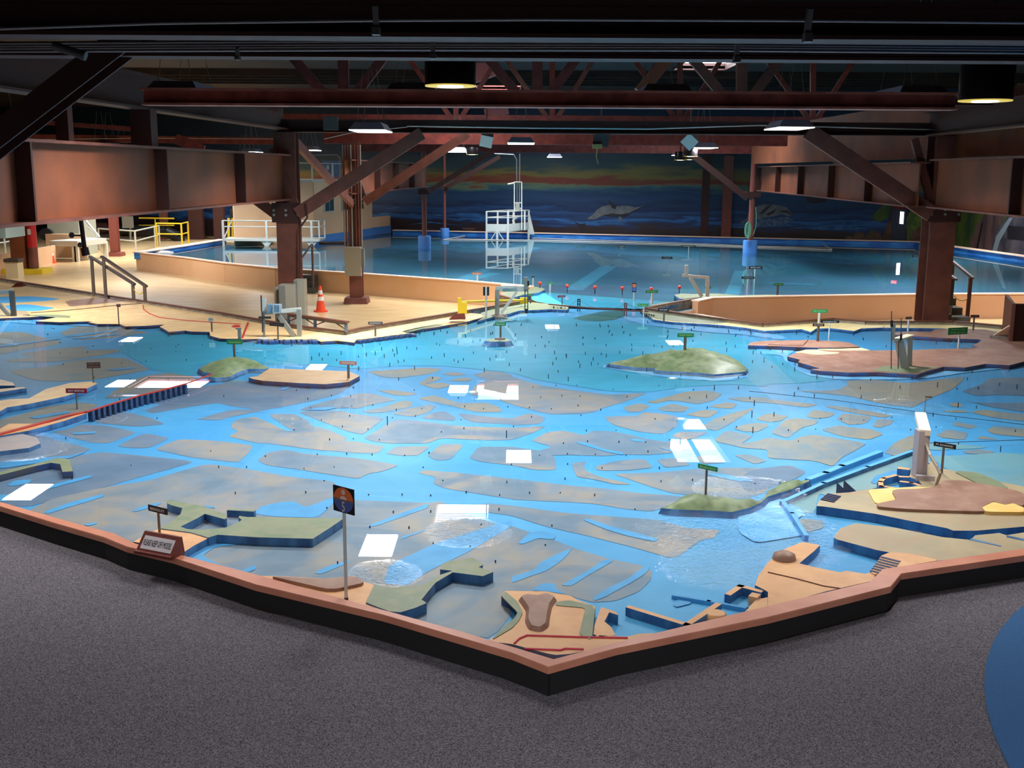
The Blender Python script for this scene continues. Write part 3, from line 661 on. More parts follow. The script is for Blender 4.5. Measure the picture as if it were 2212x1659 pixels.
# deep central water
patch(P('A', (1300, 150), (1620, 130), (2211, 215), 'B', (500, 230), (860, 250), (1400, 150), (1800, 60), 'C', (0, 20), (500, 20), (1000, 60), (1300, 110), (2000, 190), (2100, 300), (2211, 330), 'D', (150, 400), (350, 520), (600, 560), (300, 590), (0, 600), 'C', (2211, 620), (1900, 600), (1500, 620), (1180, 668), (850, 660), (500, 610), (200, 560), (0, 500), 'B', (1900, 470), (1600, 440), (1200, 440), (900, 470), (500, 430), 'A', (1700, 420), (1690, 540), (1300, 470), (1230, 420), (1000, 290)), 2, ZB + 0.004, seed=5, skirt=False)
patch(P('C', (520, 30), (620, 5), (780, -30), (960, -40), (980, -5), (900, 40), (760, 58), (620, 52)), 12, ZB + 0.006, seed=7, skirt=False)
patch([(1140, 628), (1180, 632), (1290, 640), (1420, 650), (1480, 655), (1400, 668), (1225, 662), (1150, 650)], 2, ZB + 0.004, seed=6, skirt=False)
FLATS = [
 (5, P('A', (-300, 170), (0, 150), (200, 148), (380, 200), (540, 235), (480, 262), (200, 300), (0, 345), (-300, 400))),
 (5, P('A', (510, 160), (650, 100), (900, 90), (1080, 100), (1100, 130), (1300, 150), (1050, 190), (700, 218), (640, 200))),
 (5, P('A', (160, 340), (400, 300), (760, 270), (720, 305), (1000, 300), (1050, 315), (900, 345), (600, 395), (300, 410), (60, 405), (70, 385), (300, 365))),
 (5, P('A', (80, 480), (500, 440), (600, 400), (900, 370), (1100, 375), (1230, 440), (1290, 475), (1100, 510), (800, 560), (500, 575), (300, 565), (130, 510))),
 (5, P('A', (900, 720), (1000, 650), (1150, 560), (1300, 520), (1500, 500), (1680, 540), (1690, 570), (1400, 660), (1150, 700), (1000, 725))),
 (5, P('A', (190, 860), (400, 790), (700, 760), (860, 775), (740, 840), (600, 890), (420, 930), (100, 960), (-100, 1000), (-100, 930))),
 (4, P('A', (1250, 830), (1400, 770), (1160, 760), (1400, 715), (1600, 640), (1900, 600), (2000, 560), (2211, 580), 'B', (0, 590), (500, 640), (850, 600), (700, 690), (500, 740), (300, 780), (200, 800), (0, 835), 'A', (2211, 815), (2000, 790), (1880, 760), (1600, 800), (1320, 852))),
 (4, P('A', (770, 900), (900, 860), (1060, 835), (1300, 890), (1430, 945), (1200, 965), (1000, 950), (850, 935))),
 (4, P('A', (440, 1010), (580, 990), (700, 950), (900, 955), (1180, 1015), (1100, 1050), (930, 1110), (800, 1105), (620, 1060))),
 (4, P('A', (1010, 1135), (1120, 1080), (1230, 1030), (1300, 1030), (1460, 1065), (1380, 1110), (1280, 1150), (1150, 1150))),
 (3, P('A', (1340, 1165), (1450, 1110), (1560, 1075), (1900, 1090), (2190, 1130), (2140, 1200), (2060, 1275), (1850, 1255), (1650, 1230))),
 (4, P('A', (1690, 905), (1850, 860), (2000, 820), (2211, 815), 'B', (0, 835), (100, 850), 'A', (2211, 838), (2000, 880), (1900, 910))),
 (3, P('A', (1970, 1050), (2060, 1005), (1990, 975), (2020, 920), (2100, 890), (2211, 880), 'B', (60, 910), (150, 950), (250, 1000), (330, 1003), (250, 960), (100, 860), (330, 855), (450, 915), (480, 960), (620, 990), (790, 1065), (760, 1090), (870, 1095), (960, 1115), (1110, 1135), (1050, 1195), (900, 1195), (500, 1165), (100, 1110), 'A', (2211, 1108), (2100, 1080))),
 (4, P('A', (-300, 1400), (0, 1330), (640, 1225), (870, 1185), (1200, 1215), (1600, 1255), (1670, 1275), (1250, 1390), (900, 1490), (500, 1590), (240, 1659), (0, 1640), (-300, 1640))),
 (4, P('A', (-300, 1100), (0, 1050), (350, 1040), (480, 1080), (790, 1160), (700, 1195), (400, 1250), (0, 1310), (-300, 1380))),
 (3, P('A', (1780, 1285), (2211, 1345), 'B', (300, 1400), (690, 1440), 'F', (680, 310), (860, 320), (1200, 335), (1500, 345), (1600, 330), (1750, 420), (2000, 500), (2100, 540), (2211, 545), 'G', (130, 590), (250, 620), (400, 680), (550, 740), (840, 830), (1100, 880), (1210, 940), (1200, 1010), (1100, 1110), (900, 1190), (700, 1205), (500, 1150), (300, 1110), (0, 1110), 'F', (2130, 1100), (2211, 1300), (2100, 1450), (1990, 1520), (1300, 1340), (400, 1130), (0, 990), 'E', (1150, 690), (500, 510), (230, 420), (450, 310), (900, 210), 'A', (1300, 1430))),
 (3, P('F', (1400, 85), (1450, 60), (1610, 75), (1700, 80), (2211, 135), 'G', (500, 195), (750, 215), (1100, 260), (1500, 290), (1300, 390), (1200, 420), (1000, 400), (700, 350), (300, 330), (0, 315), 'F', (2211, 310), (2000, 280), (1640, 220), (1530, 180), (1550, 120))),
 (3, P('F', (1750, 380), (2000, 350), (2211, 368), 'G', (450, 430), (700, 450), (1250, 490), (1500, 560), (1800, 580), (1740, 650), (1640, 660), (1400, 830), (1090, 740), (700, 640), (300, 550), (200, 520), (0, 455), 'F', (1950, 420))),
 (3, P('G', (870, 95), (1300, 80), (1600, 50), (1900, 40), (2211, 45), (2211, 250), (2000, 310), (1700, 290), (1400, 265), (1230, 215), (1040, 150))),
 (3, P('B', (1430, 890), (1550, 840), (1640, 835), (1730, 890), (1710, 915), (1500, 900))),
 (3, P('B', (1740, 850), (2000, 880), (2211, 895), 'C', (150, 850), (290, 885), (250, 940), (0, 955), 'B', (2211, 945), (1900, 930), (1800, 900))),
 (3, P('B', (930, 1065), (1080, 980), (1180, 910), (1300, 905), (1780, 965), (2000, 970), (2211, 975), 'C', (300, 960), (180, 1020), (0, 1080), 'B', (2000, 1085), (1600, 1065), (1480, 1110), (1150, 1110), (1000, 1090))),
 (3, P('B', (1120, 1200), (1200, 1140), (1510, 1135), (1400, 1215), (1250, 1215))),
 (3, P('B', (1480, 1215), (1600, 1115), (1800, 1120), (1680, 1250), (1560, 1258))),
 (3, P('B', (1840, 1240), (1920, 1140), (2211, 1140), 'C', (140, 1160), (290, 1180), (370, 1230), (385, 1340), (200, 1340), (0, 1300), 'B', (1950, 1270))),
 (3, P('B', (10, 1260), (100, 1190), (250, 1165), (420, 1200), (900, 1240), (1240, 1300), (1100, 1350), (960, 1375), (890, 1415), (700, 1390), (400, 1340), (100, 1300))),
 (3, P('B', (370, 845), (420, 830), (750, 830), (800, 850), (1110, 890), (1020, 960), (920, 1035), (800, 1010), (600, 930))),
 (3, P('B', (380, 820), (450, 790), (600, 750), (880, 680), (1000, 680), (1210, 735), (1100, 755), (980, 780), (870, 810), (800, 802), (430, 828))),
 (5, P('B', (1050, 650), (1180, 650), (1400, 680), (1300, 700), (1180, 690))),
 (5, P('B', (910, 835), (1130, 790), (1250, 745), (1340, 745), (1350, 790), (1200, 830), (1000, 850))),
 (5, P('B', (1170, 855), (1300, 810), (1500, 775), (1560, 790), (1480, 850), (1340, 880))),
 (5, P('B', (1390, 720), (1540, 695), (1750, 760), (2000, 760), (2110, 800), (2120, 840), (1900, 840), (1740, 800), (1600, 770))),
 (5, P('B', (950, 490), (1250, 470), (1480, 455), (1620, 470), (1500, 510), (1250, 545), (1100, 540))),
 (5, P('B', (1600, 510), (1720, 490), (1820, 515), (1720, 530))),
 (5, P('B', (1400, 600), (1500, 530), (1600, 540), (1590, 560), (1450, 600))),
 (5, P('B', (1420, 600), (1600, 585), (1690, 600), (1640, 625), (1550, 640))),
 (5, P('B', (1660, 570), (1780, 540), (1880, 550), (1830, 575))),
 (3, P('B', (1870, 520), (1990, 485), (2100, 490), (2211, 520), 'C', (0, 535), (200, 600), (500, 650), (850, 690), (1050, 680), (1170, 675), (1080, 710), (950, 760), (800, 800), (680, 850), (350, 860), (200, 830), (0, 775), 'B', (2000, 700), (1850, 690), (1880, 620), (2000, 560))),
 (5, P('C', (1160, 755), (1300, 720), (1500, 665), (1700, 655), (1820, 685), (1740, 740), (1600, 770), (1450, 745), (1350, 740), (1250, 765))),
 (5, P('C', (960, 800), (1100, 765), (1200, 790), (1100, 840), (1000, 840))),
 (5, P('C', (1250, 815), (1380, 765), (1540, 800), (1480, 840), (1350, 835))),
 (3, P('C', (800, 880), (1100, 870), (1130, 840), (1280, 850), (1440, 880), (1430, 960), (1310, 1030), (1100, 1010), (900, 960), (830, 920))),
 (5, P('C', (1500, 860), (1650, 820), (1790, 830), (1700, 890), (1600, 880))),
 (5, P('C', (1700, 790), (1850, 755), (1950, 770), (1900, 810), (1780, 805))),
 (5, P('C', (1850, 720), (2000, 710), (2211, 715), 'D', (0, 730), (440, 775), (330, 800), (0, 760), 'C', (2000, 750))),
 (5, P('C', (1640, 960), (1750, 900), (1900, 850), (2100, 800), (2000, 870), (1850, 960), (1770, 1000), (1700, 990))),
 (3, P('C', (1380, 1050), (1450, 1010), (1700, 1010), (1600, 1060), (1500, 1080))),
 (3, P('C', (170, 1085), (300, 1015), (450, 1000), (620, 1040), (700, 1000), (900, 1010), (1200, 1080), (1480, 1110), (1480, 1180), (1200, 1210), (940, 1205), (800, 1220), (500, 1210), (350, 1215), (170, 1190), (350, 1140), (240, 1110))),
 (3, P('C', (510, 1280), (640, 1265), (620, 1310), (640, 1350), (760, 1400), (1040, 1465), (900, 1465), (700, 1420), (560, 1400))),
 (3, P('C', (720, 1310), (900, 1260), (1150, 1245), (1220, 1320), (1000, 1345), (740, 1345))),
 (3, P('C', (1250, 1250), (1420, 1235), (1500, 1250), (1540, 1300), (1320, 1320))),
 (3, P('C', (1590, 1225), (1760, 1210), (1860, 1275), (1650, 1290))),
 (5, P('C', (1910, 980), (2050, 935), (2211, 940), 'D', (0, 965), 'C', (2120, 1010), (2000, 1010))),
 (5, P('D', (20, 1020), (160, 900), (260, 895), (440, 910), (400, 950), (300, 970), (170, 1065))),
 (5, P('C', (2100, 900), (2211, 850), 'D', (180, 875), (100, 920), (0, 925))),
 (5, P('D', (330, 880), (390, 820), (590, 850), (530, 885), (420, 895))),
 (5, P('D', (590, 900), (650, 850), (900, 880), (840, 940), (700, 950))),
 (5, P('D', (450, 990), (620, 955), (700, 970), (900, 990), (1000, 1030), (870, 1080), (640, 1050))),
 (5, P('D', (900, 960), (950, 900), (1090, 910), (1060, 950), (950, 975))),
 (5, P('D', (500, 780), (700, 800), (1080, 870), (1000, 890), (700, 840), (520, 800))),
 (5, P('D', (250, 660), (600, 650), (700, 600), (670, 570), (900, 560), (1200, 590), (1400, 570), (1700, 530), (1680, 570), (1600, 640), (1450, 700), (1300, 770), (1250, 800), (1000, 770), (700, 700), (450, 675))),
 (5, P('C', (1740, 1090), (1830, 1010), (1900, 1005), (2080, 1050), (1980, 1110), (2100, 1095), 'D', (0, 1060), (200, 1090), (290, 1050), (400, 1035), (860, 1110), (740, 1180), (640, 1230), (560, 1310), (400, 1260), (0, 1240), 'C', (2211, 1165), (2000, 1150))),
 (5, P('C', (1910, 1210), (2050, 1205), (2211, 1260), (2100, 1290))),
 (5, P('D', (60, 1310), (200, 1300), (330, 1360), (250, 1410), (150, 1390))),
 (5, P('D', (1000, 1190), (1100, 1100), (1260, 1030), (1270, 1150), (1100, 1220))),
 (4, P('D', (1670, 660), (1850, 600), (1900, 550), (2211, 540), (2500, 550), (2500, 700), (2211, 700), (2000, 690), (1800, 700))),
 (4, P('D', (1680, 735), (1800, 760), (2211, 760), (2500, 780), (2500, 850), (2211, 840), (1900, 790))),
 (5, P('D', (1750, 840), (1850, 820), (2211, 860), (2500, 890), (2400, 940), (1950, 890))),
 (5, P('D', (1500, 830), (1650, 820), (1750, 840), (1600, 845))), (5, P('D', (1560, 770), (1650, 755), (1690, 790), (1600, 795))),
 (5, P('D', (1590, 950), (1620, 925), (1820, 960), (1750, 985))), (5, P('D', (1450, 1040), (1550, 990), (1730, 1020), (1700, 1080), (1500, 1060))),
 (5, P('D', (1890, 1000), (1950, 960), (2211, 980), (2500, 1010), (2400, 1070), (1950, 1030))), (5, P('D', (1800, 1070), (1850, 1045), (2000, 1080))),
 (6, P('D', (1370, 1100), (1600, 1110), (1900, 1140), (1860, 1150), (1700, 1160), (1400, 1170))), (5, P('D', (1670, 1180), (1800, 1160), (1960, 1180), (1900, 1205), (1720, 1200))),
 (6, P('D', (1390, 1220), (1700, 1212), (2000, 1190), (2500, 1220), (2500, 1560), (2211, 1490), (1900, 1430), (1550, 1340))),
 (6, P('D', (170, 1600), (500, 1450), (900, 1300), (1260, 1170), (1400, 1170), (1420, 1420), (900, 1500), (600, 1600), 'H', (440, 260), (410, 400), (380, 430), (220, 430))),
 (4, P('H', (-260, 150), (-150, 60), (150, 20), (330, 70), (250, 130), (60, 200), (-100, 240), (-200, 240))),
 (5, P('H', (140, 560), (300, 480), (480, 500), (480, 560), (330, 600))),
]
for i, (mi, pl) in enumerate(FLATS): patch(pl, mi, ZFL + 0.00003 * i, seed=i + 10)
STREAKS = [
 P('F', (0, 410), (60, 370), (200, 340), (320, 330), (430, 385), (680, 290), (690, 330), (560, 450), (500, 475), (160, 462), (0, 440)), P('F', (930, 560), (1150, 470), (1420, 370), (1500, 352), (1480, 390), (1250, 470), (1050, 540)), P('F', (1250, 660), (1260, 640), (1500, 560), (1420, 600)),
 P('F', (1100, 1040), (1150, 880), (1560, 690), (2211, 490), (2211, 545), (1850, 760), (1500, 930), (1300, 1060)), P('F', (500, 950), (620, 890), (800, 840), (820, 850), (640, 930), (560, 960)),
 P('G', (0, 1035), (0, 980), (200, 920), (240, 860), (400, 780), (520, 735), (480, 790), (420, 850), (300, 930), (100, 1000)), P('G', (420, 1055), (600, 960), (700, 900), (780, 840), (850, 830), (870, 850), (640, 980), (520, 1060)),
 P('G', (170, 1100), (260, 1040), (370, 1040), (380, 1080), (450, 1130), (300, 1110)), P('G', (700, 1160), (830, 1080), (1000, 1000), (1120, 905), (1190, 905), (1150, 960), (1000, 1050), (800, 1160), (710, 1190)),
 P('G', (50, 695), (150, 600), (260, 590), (380, 620), (360, 660), (220, 650), (100, 700)), P('E', (380, 420), (640, 330), (890, 268), (900, 290), (700, 350), (410, 440)),
 P('E', (430, 190), (780, 105), (800, 120), (700, 150), (400, 230)), P('E', (60, 190), (130, 150), (280, 140), (240, 180), (100, 200)), P('E', (-100, 300), (0, 275), (80, 270), (60, 330), (-100, 340)), P('E', (1140, 420), (1220, 380), (1340, 345), (1400, 345), (1340, 375), (1170, 420)),
 P('E', (1760, 365), (1850, 375), (1860, 390), (1780, 385)), P('E', (720, 530), (840, 510), (840, 525), (760, 545)), P('E', (1600, 800), (1750, 700), (1900, 645), (2211, 690), (1850, 725), (1750, 800), (1900, 880), (2100, 930), (2060, 950), (1700, 850)),
 P('E', (2080, 930), (2211, 880), (2211, 920), (2120, 950)), P('G', (610, 490), (650, 480), (870, 550), (1100, 610), (1270, 655), (1230, 680), (1000, 630), (800, 570)), P('G', (1650, 90), (1800, 90), (2050, 140), (2100, 155), (1950, 160)),
 P('C', (540, 1100), (620, 1100), (800, 1160), (960, 1190), (960, 1210), (800, 1180)), P('C', (1020, 1070), (1150, 1080), (1140, 1095), (1040, 1090)), P('C', (1240, 1140), (1420, 1175), (1400, 1185)), P('B', (430, 820), (560, 800), (720, 795), (600, 825)), P('B', (200, 645), (320, 600), (330, 612), (240, 650)),
 P('A', (900, 475), (1150, 450), (1180, 460), (1000, 480)), P('A', (0, 260), (520, 200), (530, 210), (0, 280)), P('A', (560, 180), (1000, 130), (1000, 140), (600, 195)), P('A', (620, 200), (1050, 160), (1050, 170), (640, 212)), P('A', (250, 880), (600, 830), (610, 845), (300, 900)), P('A', (620, 1020), (830, 1005), (820, 1025), (640, 1035)), P('A', (0, 1270), (600, 1215), (760, 1180), (600, 1240), (0, 1330)),
 P('G', (1390, 1220), (1440, 1170), (1560, 1185), (1540, 1215), (1420, 1245)), P('D', (930, 1390), (1100, 1340), (1250, 1380), (1250, 1440), (1000, 1470), (880, 1450)),
]
for i, pl in enumerate(STREAKS): patch(pl, 1, ZST + 0.0001 * i, jit=0.012, seed=i + 200, skirt=False)
# light blue shallows along the far shores
SHOAL = [
 P('C', (950, 20), (1060, 8), (1180, 35), (1300, 62), (1560, 90), (1750, 110), (2000, 125), (2211, 150), 'D', (0, 160), (150, 190), (130, 215), (0, 200), 'C', (2000, 170), (1700, 150), (1400, 118), (1100, 80)),
 P('D', (-100, 275), (250, 290), (160, 360), (180, 420), (300, 490), (500, 515), (900, 510), (1290, 530), (1380, 490), (1700, 460), (2000, 420), (2300, 400), (2300, 430), (2000, 470), (1700, 500), (1400, 545), (1100, 560), (600, 560), (330, 520), (150, 400), (120, 350), (-100, 330)),
 P('C', (800, 430), (1000, 450), (1230, 480), (1500, 520), (1750, 530), (2040, 500), (2030, 540), (1850, 575), (1400, 550), (1000, 490), (780, 455)),
 P('A', (0, 30), (330, 55), (600, 70), (800, 75), (1080, 100), (1080, 112), (700, 95), (300, 80), (0, 60)),
 P('H', (-170, 330), (100, 300), (330, 430), (200, 520), (330, 620), (-100, 690), (-250, 600), (-260, 430)),
]
for i, pl in enumerate(SHOAL): patch(pl, 10, ZST + 0.004 + 0.0001 * i, jit=0.02, seed=i + 300, skirt=False)
# lines and paint of the ocean basin
def oline(a, b, w, mi=11):
    p, q = gp(*a, ocz), gp(*b, ocz); d = (q - p).normalized() * 1.0; n2 = Vector((-d.y, d.x, 0)) * w / 2
    mb.add([p + n2 + Vector((0, 0, .004)), p - n2 + Vector((0, 0, .004)), q - n2 + Vector((0, 0, .004)), q + n2 + Vector((0, 0, .004))], [(0, 1, 2, 3)], mi)
for a, b, w in (((560, 560), (1000, 583), 0.05), ((860, 575), (1500, 592), 0.05), ((1350, 600), (2000, 622), 0.05), ((1000, 545), (1700, 560), 0.04), ((700, 549), (1900, 580), 0.05), ((1150, 623), (1480, 632), 0.04), ((1010, 604), (1070, 590), 0.5), ((1238, 627), (1316, 575), 0.55), ((995, 605), (1160, 535), 0.4), ((1580, 640), (1600, 585), 0.4), ((1400, 560), (1990, 600), 0.04), ((1660, 612), (1760, 615), 0.3)):
    oline(a, b, w)
bed = mb.build('bay_model_bed', [m_chan, m_streak, m_teal, m_mud, m_mudblue, m_mudtan, m_pale, m_conc, m_ocean, m_peach, bed_mat('bed_shoal', (96, 190, 250), (150, 214, 252), (84, 172, 244), 0.9, 4.0), m_oceanline, bed_mat('bed_deep', (54, 120, 118), (40, 110, 122), (66, 124, 110), 0.6, 2.0)])
tag(bed, 'painted relief bed of the bay model with blue channels between grey mudflats under shallow water', 'model bed')

# water sheet
def water_mat():
    m = bpy.data.materials.new('water'); m.use_nodes = True; nt = m.node_tree; nt.nodes.remove(nt.nodes['Principled BSDF'])
    out = nt.nodes['Material Output']; tr = nt.nodes.new('ShaderNodeBsdfTransparent'); tr.inputs[0].default_value = (0.93, 0.985, 1.0, 1)
    gl = nt.nodes.new('ShaderNodeBsdfGlossy'); gl.inputs['Roughness'].default_value = 0.0
    mx = nt.nodes.new('ShaderNodeMixShader'); nt.links.new(tr.outputs[0], mx.inputs[1]); nt.links.new(gl.outputs[0], mx.inputs[2])
    def M_(op, a, b=None):
        q = nt.nodes.new('ShaderNodeMath'); q.operation = op
        for k, v in enumerate((a, b)):
            if v is None: continue
            if isinstance(v, (int, float)): q.inputs[k].default_value = v
            else: nt.links.new(v, q.inputs[k])
        return q.outputs[0]
    tc = nt.nodes.new('ShaderNodeTexCoord')
    n1 = nt.nodes.new('ShaderNodeTexNoise'); n1.inputs['Scale'].default_value = 19; n1.inputs['Detail'].default_value = 4; n1.inputs['Distortion'].default_value = 1.2
    nt.links.new(tc.outputs['Object'], n1.inputs['Vector'])
    # ripples only where water runs in: distance from a few inflow points
    mask = None
    for (px, py, r) in ((1610, 1150, 0.9), (1560, 1225, 0.5), (1620, 1060, 0.5), (1010, 1150, 0.35), (830, 1240, 0.28), (40, 965, 0.6), (215, 905, 0.3), (575, 746, 0.5), (1025, 738, 0.5), (1960, 880, 0.5)):
        c = gp(px, py, 0); vm = nt.nodes.new('ShaderNodeVectorMath'); vm.operation = 'DISTANCE'; vm.inputs[1].default_value = (c.x, c.y, 0)
        nt.links.new(tc.outputs['Object'], vm.inputs[0])
        mr = nt.nodes.new('ShaderNodeMapRange'); mr.inputs[1].default_value = r * 1.2; mr.inputs[2].default_value = r * 0.35; mr.inputs[3].default_value = 0; mr.inputs[4].default_value = 1
        nt.links.new(vm.outputs['Value'], mr.inputs[0])
        if mask is None: mask = mr.outputs[0]
        else:
            mm = nt.nodes.new('ShaderNodeMath'); mm.operation = 'MAXIMUM'; nt.links.new(mask, mm.inputs[0]); nt.links.new(mr.outputs[0], mm.inputs[1]); mask = mm.outputs[0]
    ml = nt.nodes.new('ShaderNodeMath'); ml.operation = 'MULTIPLY'; nt.links.new(mask, ml.inputs[0]); sb = nt.nodes.new('ShaderNodeMath'); sb.operation = 'SUBTRACT'; sb.inputs[1].default_value = 0.5; nt.links.new(n1.outputs['Fac'], sb.inputs[0]); nt.links.new(sb.outputs[0], ml.inputs[1])
    bp = nt.nodes.new('ShaderNodeBump'); bp.inputs['Strength'].default_value = 1.0; bp.inputs['Distance'].default_value = 0.034; nt.links.new(ml.outputs[0], bp.inputs['Height'])
    nt.links.new(bp.outputs[0], gl.inputs['Normal'])
    ge = nt.nodes.new('ShaderNodeNewGeometry'); dt = nt.nodes.new('ShaderNodeVectorMath'); dt.operation = 'DOT_PRODUCT'; nt.links.new(bp.outputs[0], dt.inputs[0]); nt.links.new(ge.outputs['Incoming'], dt.inputs[1])
    cosv = M_('MINIMUM', M_('ABSOLUTE', dt.outputs['Value']), 1.0)
    fres = M_('ADD', M_('MULTIPLY', M_('POWER', M_('SUBTRACT', 1.0, cosv), 5.0), 0.98), 0.02)
    nt.links.new(fres, mx.inputs[0])
    nt.links.new(mx.outputs[0], out.inputs['Surface']); return m
m_water = water_mat()
mb = MB(); mb.prism(bay, None, 0.0); mb.prism(oce, None, 0.0)
wt = mb.build('bay_water', m_water, base=(0, 0, 0)); tag(wt, 'thin clear water standing over the bay model and ocean basin', 'water', kind='stuff')

for pts, lb in (([(1618, 845), (1659, 849), (1800, 864), (2000, 892), (2212, 917), (2400, 940)], 'thin dark wire lying across the water at the right'), ([(2005, 957), (2100, 954), (2212, 950), (2400, 945)], 'thin dark wire running off the tall grey stand to the right')):
    mb = MB(); mb.path([gp(x, y, 0.012) for x, y in pts], 0.004, 5); tag(mb.build('thin_wire', m_skirt), lb, 'wire')
# ------------------------------------------------------------------ land
m_beige = bed_mat('land_beige', (224, 186, 130), (214, 172, 118), (232, 200, 146), 0.9, 5.0)
m_cream = bed_mat('land_cream', (240, 222, 160), (232, 206, 140), (244, 230, 176), 0.9, 5.0)
m_ochre = bed_mat('land_ochre', (226, 174, 120), (214, 158, 104), (206, 150, 104), 1.2, 6.0)
m_land_green = bed_mat('land_green', (122, 134, 104), (106, 124, 94), (136, 138, 108), 1.5, 8.0)
m_hill = bed_mat('land_hill', (104, 126, 84), (124, 138, 98), (76, 94, 60), 2.5, 9.0)
m_brown = bed_mat('land_brown', (150, 112, 94), (136, 96, 80), (164, 130, 112), 1.2, 6.0)
m_tan = bed_mat('land_tan', (176, 160, 126), (164, 142, 112), (156, 148, 120), 1.0, 5.0)
m_island = bed_mat('land_island', (176, 148, 112), (164, 136, 102), (186, 156, 120), 1.0, 6.0)
m_mudland = bed_mat('land_mudpink', (162, 154, 156), (150, 146, 150), (170, 158, 150), 1.0, 6.0)
m_blueside = mat('land_side_blue', (44, 82, 130), 0.5, noise=(76, 128, 176), scale=7, stretch=(1, 1, 0.3))
m_brownside = mat('land_side_brown', (96, 56, 46), 0.6, noise=(60, 90, 140), scale=5)
m_greyside = mat('land_side_grey', (92, 90, 90), 0.7, noise=(50, 80, 140), scale=5)
m_yellowland = bed_mat('land_yellow', (236, 198, 118), (228, 186, 104), (240, 206, 132), 1.0, 5.0)
LANDPX = []; SEGS = []
def land(name, px, z, mt, ms, label, cat='land', jit=0.0, seed=3, group=None, smooth=0, slope=0.0, step=0.4, zb=None):
    LANDPX.append(px); z = z * LZ; mb = MB(); mb.prism(rough_poly(px, z, jit, step, seed, smooth), ZB - 0.005 if zb is None else zb, z, 0, 1, slope=slope); 
    return tag(mb.build(name, [mt, ms]), label, cat, group)
def overlay(par, name, px, z, m, jit=0.0, h=0.006, smooth=1, seed=4):
    z = z * LZ; mb = MB(); mb.prism(rough_poly(px, z + h, jit, 0.3, seed, smooth), z - 0.002, z + h, 0); o = mb.build(name, m, parent=par); return o
def mound(name, px, z0, hgt, mats, label, cat='island', step=0.12, seed=1, power=0.7, ridge=None, rug=0.35, fr=3.0):
    LANDPX.append(px); poly = rough_poly(px, z0, 0.0); n = len(poly)
    xs_ = [p.x for p in poly]; ys_ = [p.y for p in poly]
    def inside(x, y):
        c = False; j = n - 1
        for i in range(n):
            if (poly[i].y > y) != (poly[j].y > y) and x < (poly[j].x - poly[i].x) * (y - poly[i].y) / (poly[j].y - poly[i].y) + poly[i].x: c = not c
            j = i
        return c
    def dist(x, y):
        best = 1e9; q = Vector((x, y))
        for i in range(n):
            a, b = poly[i], poly[(i + 1) % n]; ab = b - a; t = max(0, min(1, (q - a).dot(ab) / max(ab.length_squared, 1e-9))); best = min(best, (q - a - ab * t).length)
        return best
    from mathutils import noise as NZ
    from mathutils.geometry import delaunay_2d_cdt
    dense = []
    for i in range(n):
        a, b = poly[i], poly[(i + 1) % n]; m_ = max(1, int((b - a).length / step))
        for k in range(m_): dense.append(a.lerp(b, k / m_))
    pts = list(dense); x = min(xs_)
    while x < max(xs_):
        y = min(ys_)
        while y < max(ys_):
            if inside(x, y) and dist(x, y) > step * 0.6: pts.append(Vector((x, y)))
            y += step
        x += step
    r = delaunay_2d_cdt([Vector(p) for p in pts], [(i, (i + 1) % len(dense)) for i in range(len(dense))], [], 1, 1e-5)
    V2, F2 = r[0], r[2]
    D = [dist(p.x, p.y) for p in V2]; dm = max(D)
    vs = []
    for p, d in zip(V2, D):
        f = (min(1.0, d / dm)) ** power; nz = 0.6 * NZ.fractal(Vector((p.x * fr, p.y * fr, seed)), 0.8, 2.2, 4) + 0.55 * (0.5 - 2 * abs(NZ.noise(Vector((p.x * fr * 1.8, p.y * fr * 1.8, seed + 5)))))
        vs.append((p.x, p.y, z0 + hgt * f * (1 + rug * nz)))
    mb = MB(); mb.add(vs, [f if (Vector(V2[f[1]]) - Vector(V2[f[0]])).cross(Vector(V2[f[2]]) - Vector(V2[f[0]])) > 0 else f[::-1] for f in F2], 0, True)
    mb.prism(poly, ZB - 0.005, z0 + 0.001, 0, 1, top=False, slope=0.03)
    return tag(mb.build(name, mats), label, cat)

SFC = [(-400, 690), (0, 687.5), (65, 685), (100, 682), (129, 684), (77, 694), (129, 696), (200, 694), (191, 696), (211, 699.7), (258, 700), (271, 705), (312, 704), (355, 701), (345, 706), (365, 717), (400, 714), (412, 716), (452, 717), (454, 725), (475, 731), (515, 733), (553, 732), (603, 734), (635, 733), (683, 734), (693, 738), (728, 736), (765, 740), (770, 734), (803, 731), (853, 725), (878, 721), (900, 722), (868, 717), (905, 712), (945, 706), (1000, 697), (1034, 688), (1045, 684), (1040, 678), (1010, 676)]
WCURB = [(1128, 656), (1000, 675), (780, 713), (745, 721), (630, 704), (600, 698), (480, 676), (0, 605), (-400, 548)]
sf = land('city_peninsula', SFC + [(1020, 673)] + WCURB[1:], 0.03, m_beige, m_brownside, 'beige painted city peninsula with jagged piers along the far side of the bay model', jit=0.012, step=0.25, seed=8)
overlay(sf, 'cream_shore', P('B', (200, 215), (600, 140), (780, 175), (860, 160), (1500, 50), (1900, 5), (1900, 25), (1500, 95), (1300, 140), (1250, 165), (1000, 200), (870, 210), (850, 232), (700, 215), (560, 222), (520, 205)), 0.03, m_cream)
for q, lbl in ((P('B', (1240, 148), (1400, 110), (1560, 82), (1620, 85), (1500, 108), (1420, 125), (1340, 145)), 0), ([(40, 680), (110, 679), (152, 682), (150, 686), (120, 685)], 0)):
    overlay(sf, 'green_patch', q, 0.03, m_land_green)
overlay(sf, 'grey_slab', [(-300, 668), (0, 668), (60, 672), (66, 684), (0, 686), (-300, 690)], 0.03, m_tan)
